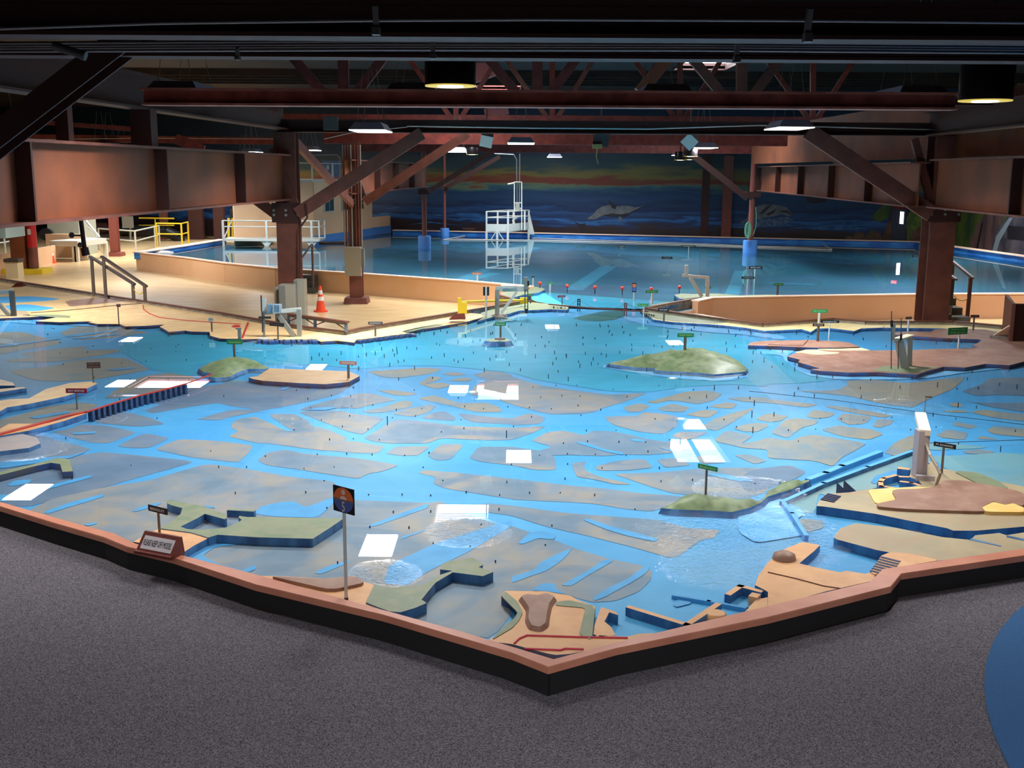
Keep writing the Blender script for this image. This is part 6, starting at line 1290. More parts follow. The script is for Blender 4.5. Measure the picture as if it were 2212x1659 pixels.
A, Bq = dp(2062, 640, 24.1), dp(2096, 640, 24.2); mb = MB(); mb.path([A.lerp(Bq, k / 8) - Vector((0, 0, 0.1 * (1 - (k / 4 - 1) ** 2))) for k in range(9)], 0.01, 6); mb.build('chain', m_yellow, parent=t)
# dark brown box at the right frame edge with the pale triangular board
B = gp(2180, 735, 0.03)
t = thing('brown_crate', B, 'tall dark brown box at the right frame edge with a pale slanting board', 'crate')
boxpx(t, 'box_front', 2191, 2290, 657, B.y - 0.1, 0.1, 0.0, m_steeldark)
mb = MB(); p, q = dp(2191, 657, B.y - 0.1), dp(2172, 662, B.y + 1.6); mb.bar((p.x, p.y, (p.z) / 2), (q.x, q.y, p.z / 2), 0.06, p.z); mb.build('box_side', m_capbrown, parent=t)
mb = MB(); a, b, c = gp(2144, 726, 0.05), gp(2184, 729, 0.05), dp(2182, 703, B.y - 0.1); v = Vector((0, 0.04, 0)); mb.add([a, b, c, a + v, b + v, c + v], [(0, 1, 2), (3, 5, 4), (0, 2, 5, 3), (1, 4, 5, 2)]); mb.build('slanting_board', m_peachpale, parent=t)
mb = MB(); mb.bar(gp(2138, 727, 0.05), gp(2300, 735, 0.05), 0.12, 0.05); mb.build('foot_rail', m_conc, parent=t)

# ------------------------------------------------------------------ beige building, deck, low wall
def wallbox(par, nm, a, b, z0, z1, m, w=0.15):
    mb = MB(); mb.bar((a.x, a.y, (z0 + z1) / 2), (b.x, b.y, (z0 + z1) / 2), w, z1 - z0); return mb.build(nm, m, parent=par)
b0, b1, b2, b3 = gp(507, 528, 0), gp(678, 523, 0), gp(802, 504, 0), gp(850, 498, 0)
zt = hz(b1, 394)
t = thing('beige_building', b1, 'beige control building with small windows standing at the left end of the ocean basin', 'building')
wallbox(t, 'front_wall', b0, b1, -0.1, zt, mat('building_peach', (238, 196, 156), 0.7, noise=(232, 186, 142), scale=0.8))
wallbox(t, 'side_wall', b1, b2, -0.1, zt, MATS['building_peach'])
wallbox(t, 'blue_base', b1 + Vector((0.02, -0.1, 0)), b2 + Vector((0.02, -0.1, 0)), -0.1, 0.28, m_tub)
mb = MB(); back = Vector((-2, 8, 0)); mb.prism([(b0.x, b0.y), (b1.x, b1.y), (b2.x, b2.y), (b2.x - 5, b2.y + 1), (b0.x, b0.y + 5)], zt, zt + 0.1); mb.build('roof_slab', m_white, parent=t)
def on(a, b, x, y, z=None):      # point of the wall a-b seen at pixel
    n_ = (b - a); n_ = Vector((n_.y, -n_.x, 0)).normalized(); d = ray(x, y); return CAM + d * ((a - CAM).dot(n_) / d.dot(n_))
for (a, b, x0, x1, y0, y1) in ((b1, b2, 695, 717, 424, 457), (b1, b2, 733, 751, 418, 455), (b0, b1, 566, 586, 440, 458)):
    p0, p1 = on(a, b, x0, y0), on(a, b, x1, y1); n_ = (b - a); n_ = Vector((n_.y, -n_.x, 0)).normalized() * 0.1; q0 = p0 + n_; q1 = p1 + n_
    mb = MB(); zc = (q0.z + q1.z) / 2; h = abs(q0.z - q1.z); mb.bar((q0.x, q0.y, zc), (q1.x, q1.y, zc), 0.05, h); w = mb.build('window', m_white, parent=t)
    d = (q1 - q0); d.z = 0; L = d.length; d.normalize(); n2 = n_.normalized() * 0.03
    for s in (0.27, 0.73):
        c = Vector((q0.x, q0.y, zc)) + d * L * s + n2; mb = MB(); mb.bar(c - d * L * 0.2, c + d * L * 0.2, 0.02, h * 0.86); mb.build('pane', mat('window_pane', (66, 84, 86), 0.2), parent=w)
t = thing('low_basin_wall', b3, 'low peach wall with blue base between the building and the mural', 'wall')
zl = hz(b3, 465)
wallbox(t, 'wall_face', b2, b3, -0.1, zl, MATS['building_peach']); wallbox(t, 'blue_base', b2 + Vector((0, -0.1, 0)), b3 + Vector((0, -0.1, 0)), -0.1, 0.3, m_tub)
wallbox(t, 'end_return', b3, b3 + Vector((0.3, 2.5, 0)), -0.1, zl, MATS['building_peach'])
# deck with white railing
d0, d1 = gp(482, 529, 0), gp(690, 533, 0); Yd_ = (d0.y + d1.y) / 2 - 0.2; zd = 0.26
xa, xb = dp(482, 520, Yd_).x, dp(690, 520, Yd_).x
t = thing('railed_deck', (xa, Yd_, 0), 'white railed deck over the water in front of the beige building', 'deck')
mb = MB(); mb.box(((xa + xb) / 2, Yd_ + 0.7, zd), (xb - xa, 1.5, 0.1)); mb.build('floor_slab', m_white, parent=t)
z1, z2 = dp(580, 477, Yd_).z, dp(580, 490, Yd_).z
for x in (482, 576, 673): mb = MB(); p = dp(x, 500, Yd_); mb.box((p.x, Yd_, (z1 + 0) / 2), (0.09, 0.06, z1)); mb.build('post', m_white, parent=t)
for y_ in (0, 1.4): mb = MB(); mb.box((xb, Yd_ + y_, (z1 + zd) / 2), (0.06, 0.06, z1 - zd)); mb.build('post', m_white, parent=t)
for z in (z1, z2): mb = MB(); mb.tube((xa, Yd_, z), (xb, Yd_, z), 0.025, 8); mb.tube((xb, Yd_, z), (xb, Yd_ + 1.4, z), 0.025, 8); mb.build('rail', m_white, parent=t)
for x in (576, 673): p = dp(x, 525, Yd_); mb = MB(); mb.add([(p.x - 0.25, Yd_, zd - .05), (p.x + 0.25, Yd_, zd - .05), (p.x + 0.08, Yd_, 0), (p.x - 0.08, Yd_, 0), (p.x - 0.25, Yd_ + .1, zd - .05), (p.x + 0.25, Yd_ + .1, zd - .05), (p.x + 0.08, Yd_ + .1, 0), (p.x - 0.08, Yd_ + .1, 0)], [(0, 3, 2, 1), (4, 5, 6, 7), (0, 4, 7, 3), (1, 2, 6, 5), (3, 7, 6, 2)]); mb.build('support', m_white, parent=t)
t = thing('yellow_ladder', dp(500, 515, Yd_ + 1.3), 'yellow ladder posts with white rails at the left end of the deck', 'ladder')
for x in (494, 503): mb = MB(); p, q = dp(x, 513, Yd_ + 1.3), dp(x, 471, Yd_ + 1.3); mb.bar(p, q, 0.1, 0.06); mb.build('post', m_yellow, parent=t)
mb = MB(); mb.tube(dp(484, 515, Yd_ + 1), dp(500, 478, Yd_ + 1.2), 0.03, 8); mb.build('slanting_rail', m_white, parent=t)
mb = MB(); c = dp(503, 466, Yd_ + 1.5); mb.lathe(c - Vector((0, 0, 0.28)), [(0.12, 0), (0.13, 0.5), (0.1, 0.56)], 14); tag(mb.build('dark_barrel', m_black), 'dark round tank by the yellow ladder left of the building', 'tank')
c = gp(718, 525, 0.03); mb = MB(); mb.tube(c - Vector((0.6, 0, 0)), c + Vector((0.6, 0.2, 0)), 0.07, 10); tag(mb.build('floating_log', m_signbrown), 'dark floating tube beside the deck end', 'float')
# roof top equipment of the building
Ye = b1.y + 1.5; zr = zt + 0.1
t = thing('roof_railing', (b1.x, Ye, zr), 'white railing on the roof of the beige building', 'railing')
mb = MB(); mb.tube(dp(640, 352, Ye), dp(750, 354, Ye), 0.02, 8); mb.build('rail', m_white, parent=t)
for x in (674, 718): mb = MB(); p = dp(x, 353, Ye); mb.tube((p.x, Ye, zr), p, 0.04, 8); mb.build('post', m_white, parent=t)
mb = MB(); mb.path([dp(675, 335, Ye + .1), dp(728, 334, Ye + .1), dp(735, 342, Ye + .1), dp(735, 384, Ye + .1)], 0.025, 8); tag(mb.build('bent_pipe', m_pipe), 'bent grey pipe around the roof cabinet of the beige building', 'pipe')
t = thing('roof_cabinet', (dp(716, 370, Ye + .5).x, Ye + .5, zr), 'blue grey transformer cabinet on the building roof', 'cabinet')
p = dp(696, 347, Ye + .5); q = dp(733, 383, Ye + .5); mb = MB(); mb.box(((p.x + q.x) / 2, Ye + .7, (p.z + q.z) / 2), (q.x - p.x, 0.5, p.z - q.z)); mb.build('case', mat('case_bluegrey', (112, 122, 146), 0.5), parent=t)
mb = MB(); mb.box(dp(708, 362, Ye + .43), (0.12, 0.01, 0.2)); mb.build('label_plate', m_white, parent=t)

# ------------------------------------------------------------------ white tower at the back of the basin
B = gp(1085, 517, 0); Y = B.y - 0.5; Yk = Y + 2.2
t = thing('gauge_tower', (dp(1072, 517, Y).x, Y, -0.1), 'white railed gauge tower with a tall mast standing in the ocean basin', 'tower')
fx = [dp(x, 500, Y).x for x in (1051, 1097)]; kx = dp(1142, 495, Yk).x; kx0 = kx - (fx[1] - fx[0])
zb0, zb1, zr1, zr2 = dp(1075, 500, Y).z, dp(1075, 484, Y).z, dp(1075, 457, Y).z, dp(1075, 470, Y).z
C4 = [(fx[0], Y), (fx[1], Y), (kx, Yk), (kx0, Yk)]
mb = MB(); mb.prism(C4, zb0 - 0.03, zb0 + 0.05); mb.build('floor_slab', m_white, parent=t)
for a, b in ((C4[0], C4[1]), (C4[1], C4[2])): mb = MB(); mb.bar((a[0], a[1], (zb0 + zb1) / 2), (b[0], b[1], (zb0 + zb1) / 2), 0.03, zb1 - zb0); mb.build('kick_panel', m_white, parent=t)
for a, b in ((C4[0], C4[1]), (C4[1], C4[2]), (C4[2], C4[3]), (C4[3], C4[0])):
    for z in (zr1, zr2): mb = MB(); mb.bar((a[0], a[1], z), (b[0], b[1], z), 0.05, 0.045); mb.build('rail', m_white, parent=t)
mid = [((C4[1][0] + C4[2][0]) / 2 - 0.25, (C4[1][1] + C4[2][1]) / 2 - 0.4), ((C4[1][0] + C4[2][0]) / 2 + 0.3, (C4[1][1] + C4[2][1]) / 2 + 0.3), ((C4[0][0] + C4[3][0]) / 2, (C4[0][1] + C4[3][1]) / 2)]
for (x, y) in C4 + mid: mb = MB(); mb.box((x, y, (zb0 + zr1) / 2), (0.08, 0.08, zr1 - zb0)); mb.build('post', m_white, parent=t)
for (x, y) in C4: mb = MB(); mb.box((x, y, (zb0 - 0.1) / 2), (0.1, 0.1, zb0 + 0.1)); mb.build('leg', m_white, parent=t)
cx = (fx[0] + fx[1]) / 2; mb = MB(); mb.bar((cx, Y, -0.1), (cx, Y, zb0), 0.1, 0.08); mb.bar((cx - 0.32, Y, -0.02), (cx - 0.05, Y, zb0), 0.04, 0.04, up=(0, 1, 0)); mb.bar((cx + 0.32, Y, -0.02), (cx + 0.05, Y, zb0), 0.04, 0.04, up=(0, 1, 0)); mb.build('leg', m_white, parent=t)
Ym = (Y + Yk) / 2; mb = MB()
for x in (1111, 1127): mb.bar(dp(x, 496, Ym), dp(x, 393, Ym), 0.045, 0.04, up=(0, 1, 0))
for y in (393, 438, 450): mb.bar(dp(1111, y, Ym), dp(1127, y, Ym), 0.04, 0.04)
mb.build('mast_frame', m_white, parent=t)
mb = MB(); mb.path([dp(1117, 440, Ym + .1), dp(1116, 345, Ym + .1), dp(1110, 334, Ym + .1), dp(1068, 332, Ym + .1)], 0.025, 8); mb.path([dp(1122, 440, Ym + .1), dp(1123, 332, Ym + .1)], 0.028, 8); mb.build('mast_pipe', m_pipe, parent=t)
mb = MB(); mb.tube(dp(1097, 398, Ym), dp(1112, 395, Ym), 0.04, 10); mb.build('camera', m_white, parent=t)
mb = MB(); mb.box(dp(1118, 446, Ym), (0.2, 0.1, 0.35)); mb.tube(dp(1107, 478, Ym), dp(1118, 470, Ym), 0.05, 8); mb.build('instrument', m_grey, parent=t)
mb = MB(); mb.add([Vector(q) for q in ((kx, Yk, zr1), (kx + 0.3, Yk + .1, 0.15), (kx, Yk, 0.15), (kx, Yk + .08, zr1), (kx + 0.3, Yk + .18, 0.15), (kx, Yk + .08, 0.15))], [(0, 2, 1), (3, 4, 5), (0, 1, 4, 3)]); mb.build('side_brace', m_white, parent=t)
# dark flared block left of it
B = gp(1013, 507, 0); mb = MB(); k = (B - CAM).length / FPX
mb.add([B + Vector((sx * w * k, sy * w * k, z * k)) for z, w in ((0, 4), (12, 7)) for sx, sy in ((-1, -1), (1, -1), (1, 1), (-1, 1))], [(0, 1, 5, 4), (1, 2, 6, 5), (2, 3, 7, 6), (3, 0, 4, 7), (0, 3, 2, 1)]); mb.box(B + Vector((0, 0, 13 * k)), (26 * k, 16 * k, 2.5 * k))
tag(mb.build('flared_block', m_steeldark), 'dark flared block with a flat lid standing in the water left of the tower', 'block')
# floating booms
def boom(pts, r, label):
    mb = MB(); mb.path([gp(x, y, 0.02) for x, y in pts], r, 6); tag(mb.build('floating_boom', mat('boom_grey', (170, 166, 160), 0.5)), label, 'boom', 'thin booms floating on the basin')
boom([(1004, 509), (957, 518), (1150, 519), (1500, 529), (1797, 541)], 0.022, 'long thin boom floating along the far side of the basin, nearer one')
boom([(1150, 514), (1500, 526), (1797, 539), (1778, 526)], 0.018, 'thin boom floating along the far side of the basin, farther one')
# hose around the right tub post
tb_ = dp(1611, 500, 44.3); mb = MB()
for k in range(9):
    w = 0.03 + k * 0.012; c = Vector((tb_.x, tb_.y - 0.25, dp(1611, 497, 44).z)); mb.path([c + Vector((w * math.sin(q / 10 * 2 * math.pi) + (k % 3 - 1) * 0.015, -0.01 * k, (0.24 + 0.012 * k) * math.cos(q / 10 * 2 * math.pi))) for q in range(11)], 0.009, 5)
mb.path([dp(1632, 448, 44), dp(1634, 465, 44), dp(1633, 490, 44), dp(1627, 508, 44)], 0.012, 6)
tag(mb.build('green_hose', mat('hose_green', (112, 172, 140), 0.5)), 'coil of green hose hanging on the red brown post in the basin', 'hose')

# ------------------------------------------------------------------ mural figures (flat paint on the wall)
nw = Vector((dirw.y, -dirw.x, 0)); Wp = WL + nw * 0.115
def wp(x, y, off=0.0):
    d = ray(x, y); return CAM + d * ((Wp + nw * off - CAM).dot(nw) / d.dot(nw))
def paint(nm, px, m, off=0.004, par=None):
    mb = MB(); P3 = [wp(x, y, off) for x, y in px]; n = len(P3)
    tr = tessellate_polygon([[Vector((x, -y, 0)) for x, y in px]])
    mb.add(P3, [tuple(q) for q in tr]); return mb.build(nm, m, parent=par if par else wb)
m_dl = mat('paint_dolphin', (118, 122, 122), 0.6, noise=(90, 96, 100), scale=3); m_dd = mat('paint_dark', (30, 28, 36), 0.6); m_foam = mat('paint_foam', (96, 120, 140), 0.6, noise=(40, 76, 120), scale=6)
paint('painted_dolphin', [(1268, 473), (1280, 464), (1290, 453), (1300, 446), (1315, 443), (1330, 446), (1345, 444), (1360, 445), (1372, 448), (1384, 446), (1400, 438), (1372, 454), (1352, 463), (1340, 465), (1345, 476), (1338, 480), (1336, 466), (1320, 461), (1300, 466), (1285, 474)], m_dl)
paint('painted_dolphin_fin', [(1313, 431), (1320, 436), (1332, 446), (1330, 452), (1322, 450)], m_dd, 0.008); paint('painted_dolphin_belly', [(1300, 466), (1320, 461), (1340, 463), (1360, 460), (1385, 447), (1400, 438), (1372, 456), (1350, 468), (1320, 468)], m_dd, 0.008)
paint('painted_tail', [(1240, 479), (1254, 484), (1266, 482), (1262, 490), (1260, 500), (1254, 500), (1252, 490)], m_dd, 0.006)
paint('painted_dolphin', [(1612, 475), (1618, 458), (1630, 447), (1650, 441), (1675, 442), (1700, 448), (1712, 465), (1704, 468), (1690, 462), (1670, 468), (1650, 470), (1630, 476)], m_dl)
for q in (([(1640, 462), (1655, 447), (1668, 441), (1660, 450), (1648, 462)]), ([(1655, 463), (1670, 455), (1678, 450), (1672, 460), (1660, 466)]), ([(1680, 457), (1700, 454), (1712, 466), (1700, 460)])): paint('painted_stripe', q, m_dd, 0.008)
paint('painted_foam', [(1600, 478), (1620, 470), (1650, 474), (1700, 468), (1715, 476), (1690, 486), (1640, 490), (1605, 488)], m_foam, 0.006)
paint('painted_boat', [(1738, 425), (1760, 424), (1790, 425), (1784, 436), (1760, 440), (1745, 437)], m_dd)
for q in ([(1560, 489), (1700, 484), (1720, 488), (1600, 493)], [(1760, 480), (1840, 477), (1880, 482), (1800, 485)], [(1700, 492), (1800, 488), (1900, 493), (1780, 497)], [(1240, 478), (1330, 477), (1420, 479), (1330, 480)], [(900, 470), (940, 462), (990, 468), (940, 467)], [(880, 486), (930, 478), (1000, 488), (930, 482)], [(830, 452), (860, 446), (890, 454), (860, 449)]): paint('painted_wave', q, mat('paint_wave', (60, 116, 172), 0.6, noise=(30, 70, 120), scale=4), 0.005)
for cx, cy, rx, ry in ((1835, 517, 9, 8), (1856, 512, 14, 12), (1887, 511, 17, 13)):
    paint('painted_rock', [(cx + rx * math.cos(k * math.pi / 8), cy - ry * math.sin(k * math.pi / 8)) for k in range(9)] + [(cx - rx, cy + 12), (cx + rx, cy + 12)], mat('paint_rock', (104, 82, 62), 0.7, noise=(64, 48, 40), scale=3), 0.006)
paint('painted_cliff', [(1900, 535), (1908, 505), (1920, 475), (1926, 455), (1932, 440), (1928, 535)], mat('paint_cliff', (120, 86, 62), 0.7, noise=(70, 50, 40), scale=2), 0.006)
paint('painted_slope', [(1880, 470), (1905, 445), (1925, 425), (1930, 440), (1918, 470), (1900, 480)], m_green1, 0.005)
# door with exit sign
dr = thing('door_1', wp(1942, 525), 'x', 'x'); del dr['label']; del dr['category']; dr['kind'] = 'structure'
paint('door_leaf', [(1926, 452), (1957, 452), (1955, 530), (1926, 530)], m_bluedark, 0.03, dr); paint('door_head', [(1924, 440), (1962, 440), (1962, 452), (1924, 452)], m_steeldark, 0.05, dr)
paint('door_window', [(1945, 457), (1953, 458), (1951, 484), (1943, 483)], m_daypane, 0.06, dr)
p = wp(1943, 442, 0.2); ex = thing('exit_sign', p, 'small glowing red EXIT sign above the dark blue door', 'sign')
mb = MB(); mb.box(p, (0.26, 0.06, 0.15), rz=math.atan2(dirw.y, dirw.x)); mb.build('case', m_exit, parent=ex)
lettering('EXIT', 1, p + nw * 0.035, dirw, (0, 0, 1), mat('exit_letter', (255, 150, 140), 0.4, emit=(1, 0.5, 0.45, 2.0)), ex, width=0.2, height=0.09)
# paint on the right wall: rock cliffs and trees
r0 = Vector((WR.x - 0.2, WR.y, 0)); r1 = Vector((WR2.x, WR2.y, 0)); dr_ = (r1 - r0).normalized(); nr = Vector((dr_.y, -dr_.x, 0))
if nr.x > 0: nr = -nr
def wq(x, y, off):
    d = ray(x, y); return CAM + d * ((r0 + nr * (0.11 + off) - CAM).dot(nr) / d.dot(nr))
def paint_r(nm, px, m, off=0.004):
    P3 = [wq(x, y, off) for x, y in px]; tr = tessellate_polygon([[Vector((x, -y, 0)) for x, y in px]]); mb = MB(); mb.add(P3, [tuple(q) for q in tr]); mb.build(nm, m, parent=wr)
paint('painted_boulder', [(1960, 535), (1968, 505), (1985, 490), (2010, 486), (2040, 500), (2050, 540)], MATS['paint_cliff'], 0.012)
paint('painted_bush', [(1966, 490), (1975, 470), (2000, 458), (2070, 460), (2072, 530), (2040, 500), (2000, 487), (1975, 498)], mat('paint_bush', (120, 140, 50), 0.7, noise=(60, 100, 44), scale=2), 0.009)
paint('painted_hillside', [(1960, 540), (1958, 470), (1975, 440), (2075, 430), (2075, 560)], m_green1, 0.006)
paint_r('painted_cliff', [(2090, 555), (2096, 520), (2108, 490), (2125, 465), (2145, 450), (2180, 452), (2150, 500), (2135, 560)], m_cliff)
paint_r('painted_cliff', [(2135, 560), (2150, 500), (2180, 462), (2212, 452), (2300, 450), (2300, 620), (2170, 575)], mat('paint_cliff_grey', (98, 94, 104), 0.7, noise=(58, 56, 70), scale=1.5), 0.006)
paint_r('painted_window', [(2176, 487), (2212, 490), (2212, 520), (2176, 517)], m_dd, 0.009)
paint_r('painted_stream', [(2180, 470), (2188, 470), (2160, 520), (2148, 560), (2140, 555), (2152, 510)], mat('paint_stream', (150, 170, 180), 0.6), 0.01)
paint_r('painted_crack', [(2120, 480), (2124, 480), (2112, 540), (2108, 540)], m_dd, 0.01)

# ------------------------------------------------------------------ far left corner
B = gp(60, 590, ZF)
t = thing('steel_column', B, 'brown column with a red pipe and yellow plinth at the far left', 'column')
k = (B - CAM).length / FPX; Y = B.y
mb = MB(); mb.box((dp(60, 590, Y).x, Y, ZF + 0.09), (78 * k, 0.9, 0.18)); mb.build('plinth', m_yellow, parent=t)
mb = MB(); mb.box((dp(47, 590, Y).x, Y, (4 + ZF) / 2), (28 * k, 0.4, 4 - ZF)); mb.box((dp(66, 590, Y).x, Y + .1, (4 + ZF) / 2), (12 * k, 0.3, 4 - ZF)); mb.build('shaft', m_web, parent=t)
mb = MB(); x = dp(77, 590, Y).x; mb.tube((x, Y - .1, ZF + 0.95), (x, Y - .1, 4), 0.17, 14); mb.build('red_pipe', mat('pipe_red', (190, 30, 34), 0.4), parent=t)
mb = MB(); mb.tube((x, Y - .1, ZF), (x, Y - .1, ZF + 0.95), 0.17, 14); mb.build('pipe_foot', m_steel, parent=t)
mb = MB(); mb.box((x, Y - 0.28, dp(75, 500, Y).z), (0.12, 0.01, 0.2)); mb.build('notice', m_white, parent=t)
B = gp(33, 600, ZF); k = (B - CAM).length / FPX
t = thing('waste_bin', B, 'beige square waste bin with a dark lid beside the yellow plinth', 'bin')
zt = hz(B, 565); mb = MB(); mb.box((B.x, B.y, (zt + ZF) / 2), (24 * k, 0.45, zt - ZF)); mb.build('body', mat('bin_beige', (204, 188, 148), 0.6), parent=t)
mb = MB(); mb.box((B.x, B.y, zt + 0.05), (28 * k, 0.5, 0.12)); mb.build('lid', m_signbrown, parent=t)
def wallpx(pts, yb, label):      # low peach wall: base pixels on the floor, top row
    P3 = [gp(x, b, ZF) for x, b, tp in pts]; zt = [hz(p, tp, x) for p, (x, b, tp) in zip(P3, pts)]; z = sum(zt) / len(zt); mb = MB()
    for a, b in zip(P3[:-1], P3[1:]): mb.bar((a.x, a.y, (z + ZF) / 2), (b.x, b.y, (z + ZF) / 2), 0.15, z - ZF)
    return tag(mb.build('low_wall', m_peach), label, 'wall')
wallpx([(-120, 618, 566), (0, 592, 549), (108, 569, 535), (118, 566, 533)], 0, 'low peach wall running off at the far left')
Yt = gp(165, 566, ZF).y
t = thing('white_trough', (dp(165, 566, Yt).x, Yt, ZF), 'white legged trough table before the grey tank', 'table')
a, b, c = dp(107, 531, Yt), dp(168, 533, Yt), dp(230, 521, Yt + 2.0)
mb = MB(); mb.prism([(a.x, a.y + .6), (a.x, a.y), (b.x, b.y), (c.x, c.y), (c.x - 1, c.y + .5)], a.z - 0.02, a.z + 0.2); mb.build('top', m_white, parent=t)
for p in (b, c, dp(163, 533, Yt)): mb = MB(); mb.box((p.x - 0.1, p.y + 0.12, (ZF + p.z) / 2), (0.16, 0.16, p.z - ZF)); mb.build('leg', m_white, parent=t)
mb = MB(); mb.box((dp(145, 550, Yt + 1.6).x, Yt + 1.6, 0.0), (1.6, 0.3, 1.0)); tag(mb.build('peach_block', m_peach), 'shaded peach block under the white trough', 'block')
t = thing('grey_tank', (dp(135, 500, Yt + 3).x, Yt + 3, ZF), 'long pale grey tank with a dark round port at the far left', 'tank')
p, q = dp(100, 462, Yt + 3), dp(172, 518, Yt + 3); mb = MB(); mb.box(((p.x + q.x) / 2, Yt + 4, (p.z + ZF) / 2), (q.x - p.x, 2.0, p.z - ZF)); mb.build('body', mat('tank_grey', (176, 180, 164), 0.5), parent=t)
mb = MB(); mb.tube(dp(99, 506, Yt + 1.5), dp(104, 506, Yt + 2.5), 0.26, 18); mb.build('round_port', m_black, parent=t)
column(253, gp(253, 553, ZF).y, 4.0, 0.34, 'plain brown column with a foot plate left of the basin corner', m=mat('post_red', (134, 70, 58), 0.5), base=0.6)
def railing(pts, zb, h, label, m, nm='railing', mid=True):
    P3 = [gp(x, y, zb) for x, y in pts]; t = thing(nm, P3[0], label, 'railing')
    for p in P3: mb = MB(); mb.tube(p, p + Vector((0, 0, h)), 0.045, 8); mb.build('post', m, parent=t)
    for f in ((1.0, 0.55) if mid else (1.0,)):
        mb = MB(); mb.path([p + Vector((0, 0, h * f)) for p in P3], 0.032, 8); mb.build('rail', m, parent=t)
railing([(215, 540), (294, 547), (336, 534), (345, 531)], ZF, 1.0, 'pale grey railing behind the plain brown column', m_white)
railing([(340, 533), (394, 534), (408, 529)], ZF, 1.15, 'yellow railing left of the basin end', m_yellow)
railing([(-40, 560), (12, 552), (30, 548)], ZF + .2, 1.0, 'pale railing at the left frame edge', m_white)
Y = gp(330, 520, ZF).y
mb = MB(); mb.path([dp(262, 498, Y), dp(360, 500, Y), dp(385, 512, Y), dp(390, 530, Y)], 0.3, 16); tag(mb.build('black_pipe', m_black), 'thick black pipe bending down behind the yellow railing', 'pipe')
mb = MB(); mb.path([dp(300, 471, Y), dp(376, 472, Y)], 0.04, 8); mb.path([dp(300, 487, Y), dp(376, 487, Y)], 0.03, 8); mb.tube(dp(335, 470, Y), dp(335, 500, Y), 0.03, 8); tag(mb.build('railing', m_yellow), 'far yellow rail above the black pipe', 'railing')
mb = MB(); mb.box(dp(276, 480, Y - 1), (0.5, 0.3, 0.6)); mb.tube(dp(281, 480, Y - 1), dp(282, 520, Y - 1), 0.06, 8); tag(mb.build('grey_box', m_panel), 'grey electrical box on a post behind the plain column', 'box')
mb = MB(); mb.box(dp(220, 492, Y), (0.45, 0.3, 0.5)); mb.tube(dp(205, 492, Y), dp(240, 494, Y), 0.2, 14); tag(mb.build('motor', m_steeldark), 'dark motor with a pale housing behind the valve pipe', 'motor')
mb = MB(); mb.path([dp(180, 470, Yt + 2), dp(215, 512, Yt + 2)], 0.05, 8); mb.path([dp(190, 490, Yt + 2), dp(208, 505, Yt + 2), dp(210, 515, Yt + 2)], 0.05, 8); tag(mb.build('slanting_pipe', m_white), 'pale slanting pipe beside the grey tank', 'pipe')
for k, (x, w, m) in enumerate(((355, 14, m_steel), (425, 30, m_steeldark), (475, 22, m_steeldark))):
    Yq = 60; c = dp(x, 500, Yq); mb = MB(); mb.box((c.x, Yq, 1.7), (w / FPX * Yq, 0.4, 4.6)); tag(mb.build('wall_pier', m), ['brown wall pier above the yellow railing', 'wide dark wall pier left of the building', 'dark wall pier next to the ladder'][k], 'column')
c = dp(20, 490, 38); mb = MB(); mb.box((c.x - 1, 38, c.z), (2.4, 1.5, 0.7)); tag(mb.build('pale_machine', mat('machine_teal', (150, 176, 176), 0.4)), 'pale teal machine beyond the railing at the left frame edge', 'machine')
c = gp(350, 546, 0.0); mb = MB(); mb.lathe(c, [(0.45, 0), (0.42, 0.03), (0.25, 0.07), (0.02, 0.09)], 20); tag(mb.build('white_buoy', m_white), 'flat white float in the left corner of the ocean basin', 'float')

# ------------------------------------------------------------------ copper tabs standing in the bed
rnd = random.Random(77)
def in_poly(x, y, poly):
    c = False; j = len(poly) - 1
    for i in range(len(poly)):
        if (poly[i][1] > y) != (poly[j][1] > y) and x < (poly[j][0] - poly[i][0]) * (y - poly[i][1]) / (poly[j][1] - poly[i][1]) + poly[i][0]: c = not c
        j = i
    return c
tabs = []
def near_seg(x, y):
    for a, b in SEGS:
        dx, dy = b[0] - a[0], b[1] - a[1]; t = max(0, min(1, ((x - a[0]) * dx + (y - a[1]) * dy) / (dx * dx + dy * dy + 1e-9)))
        if math.hypot(x - a[0] - t * dx, y - a[1] - t * dy) < 14: return True
    return False
def ok(x, y): return in_poly(x, y, BAY) and not near_seg(x, y) and not any(in_poly(x + q, y + w, p) for p in LANDPX for q, w in ((0, 0), (0, 4), (0, -4)))
y = 705.0
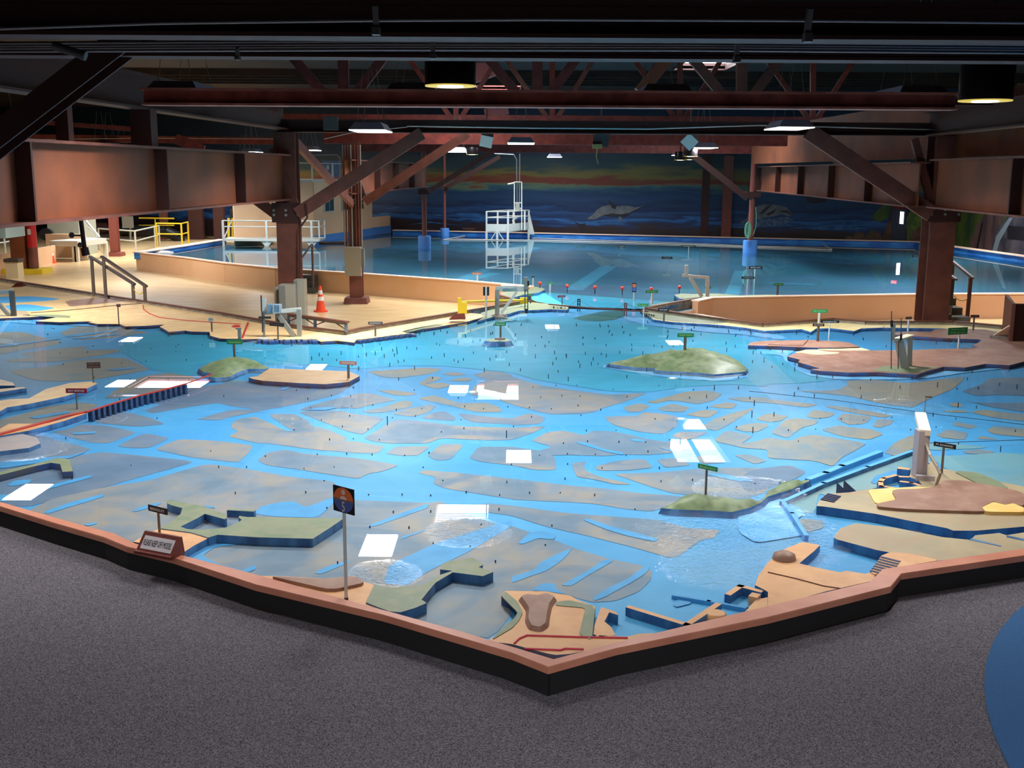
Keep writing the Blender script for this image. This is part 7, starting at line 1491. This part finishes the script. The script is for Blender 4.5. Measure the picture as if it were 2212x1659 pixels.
while y < 1225:
    step = 13 + (y - 700) * 0.055 if y > 800 else 12
    x = 20 + rnd.random() * 20
    while x < 2200:
        jx, jy = x + rnd.uniform(-8, 8), y + rnd.uniform(-6, 6)
        dens = 0.5
        if y > 950: dens = 0.55 if 550 < x < 1500 else 0.18
        if y > 1100: dens = 0.5 if 700 < x < 1450 else 0.0
        if y < 810 and x < 640: dens = 0.16
        if 820 < y < 950 and x < 620: dens = 0.12
        if x > 1900 and y > 950: dens *= 0.5
        if rnd.random() < dens and ok(jx, jy): tabs.append((jx, jy))
        x += step * 2.1
    y += step * 1.0
pt = []
for x, y in tabs:
    B = gp(x, y, ZFL); D = B.y
    teal = (y < 830 and x > 620) or (y < 900 and x > 1500)
    pt.append((D, B, (rnd.uniform(0.035, 0.085) if teal else rnd.uniform(0.012, 0.03)), teal))
pt.sort(key=lambda q: q[0])
m_tab = mat('tab_dark', (26, 32, 36), 0.5)
tab0 = None
me_tab = None
for D, B, h, teal in pt[:300]:
    if me_tab is None:
        mb = MB(); mb.box((0, 0, 0.5), (0.011, 0.006, 1.0)); o0 = mb.build('bed_tab', m_tab, base=(0, 0, 0)); me_tab = o0.data; o = o0
    else: o = o0.copy(); COL.objects.link(o)
    o.location = B; o.scale = (1, 1, h); o.rotation_euler = (0, 0, rnd.uniform(-0.8, 0.8)); tag(o, 'tiny dark metal tab standing in the painted bay bed', 'tab', 'metal tabs in the bay bed')
mb = MB()
for D, B, h, teal in pt[300:]:
    a = rnd.uniform(-0.5, 0.5); ln = Vector((math.sin(a) * h * 0.7, 0, h)); mb.bar(B, B + ln, 0.016, 0.008, up=(0, 1, 0))
tag(mb.build('bed_tabs', m_tab), 'dark metal tabs standing all over the deep far bay bed', 'tabs', kind='stuff')
print('tabs', len(pt))
for k, (x, y0, y1, lb) in enumerate(((837, 899, 918, 'thin black rod standing in a channel left of the middle'), (1094, 930, 946, 'short black rod standing near the middle of the bay'), (1624, 887, 902, 'thin black rod in the bay right of the lamp reflection'), (1626, 922, 936, 'short black rod below another near the right mudflats'), (2161, 963, 976, 'thin black rod standing in the water at the right frame edge'))):
    B = gp(x, y1, -0.04); mb = MB(); mb.tube(B, (B.x, B.y, hz(B, y0)), 0.006, 6); tag(mb.build('thin_rod', m_black), lb, 'rod')
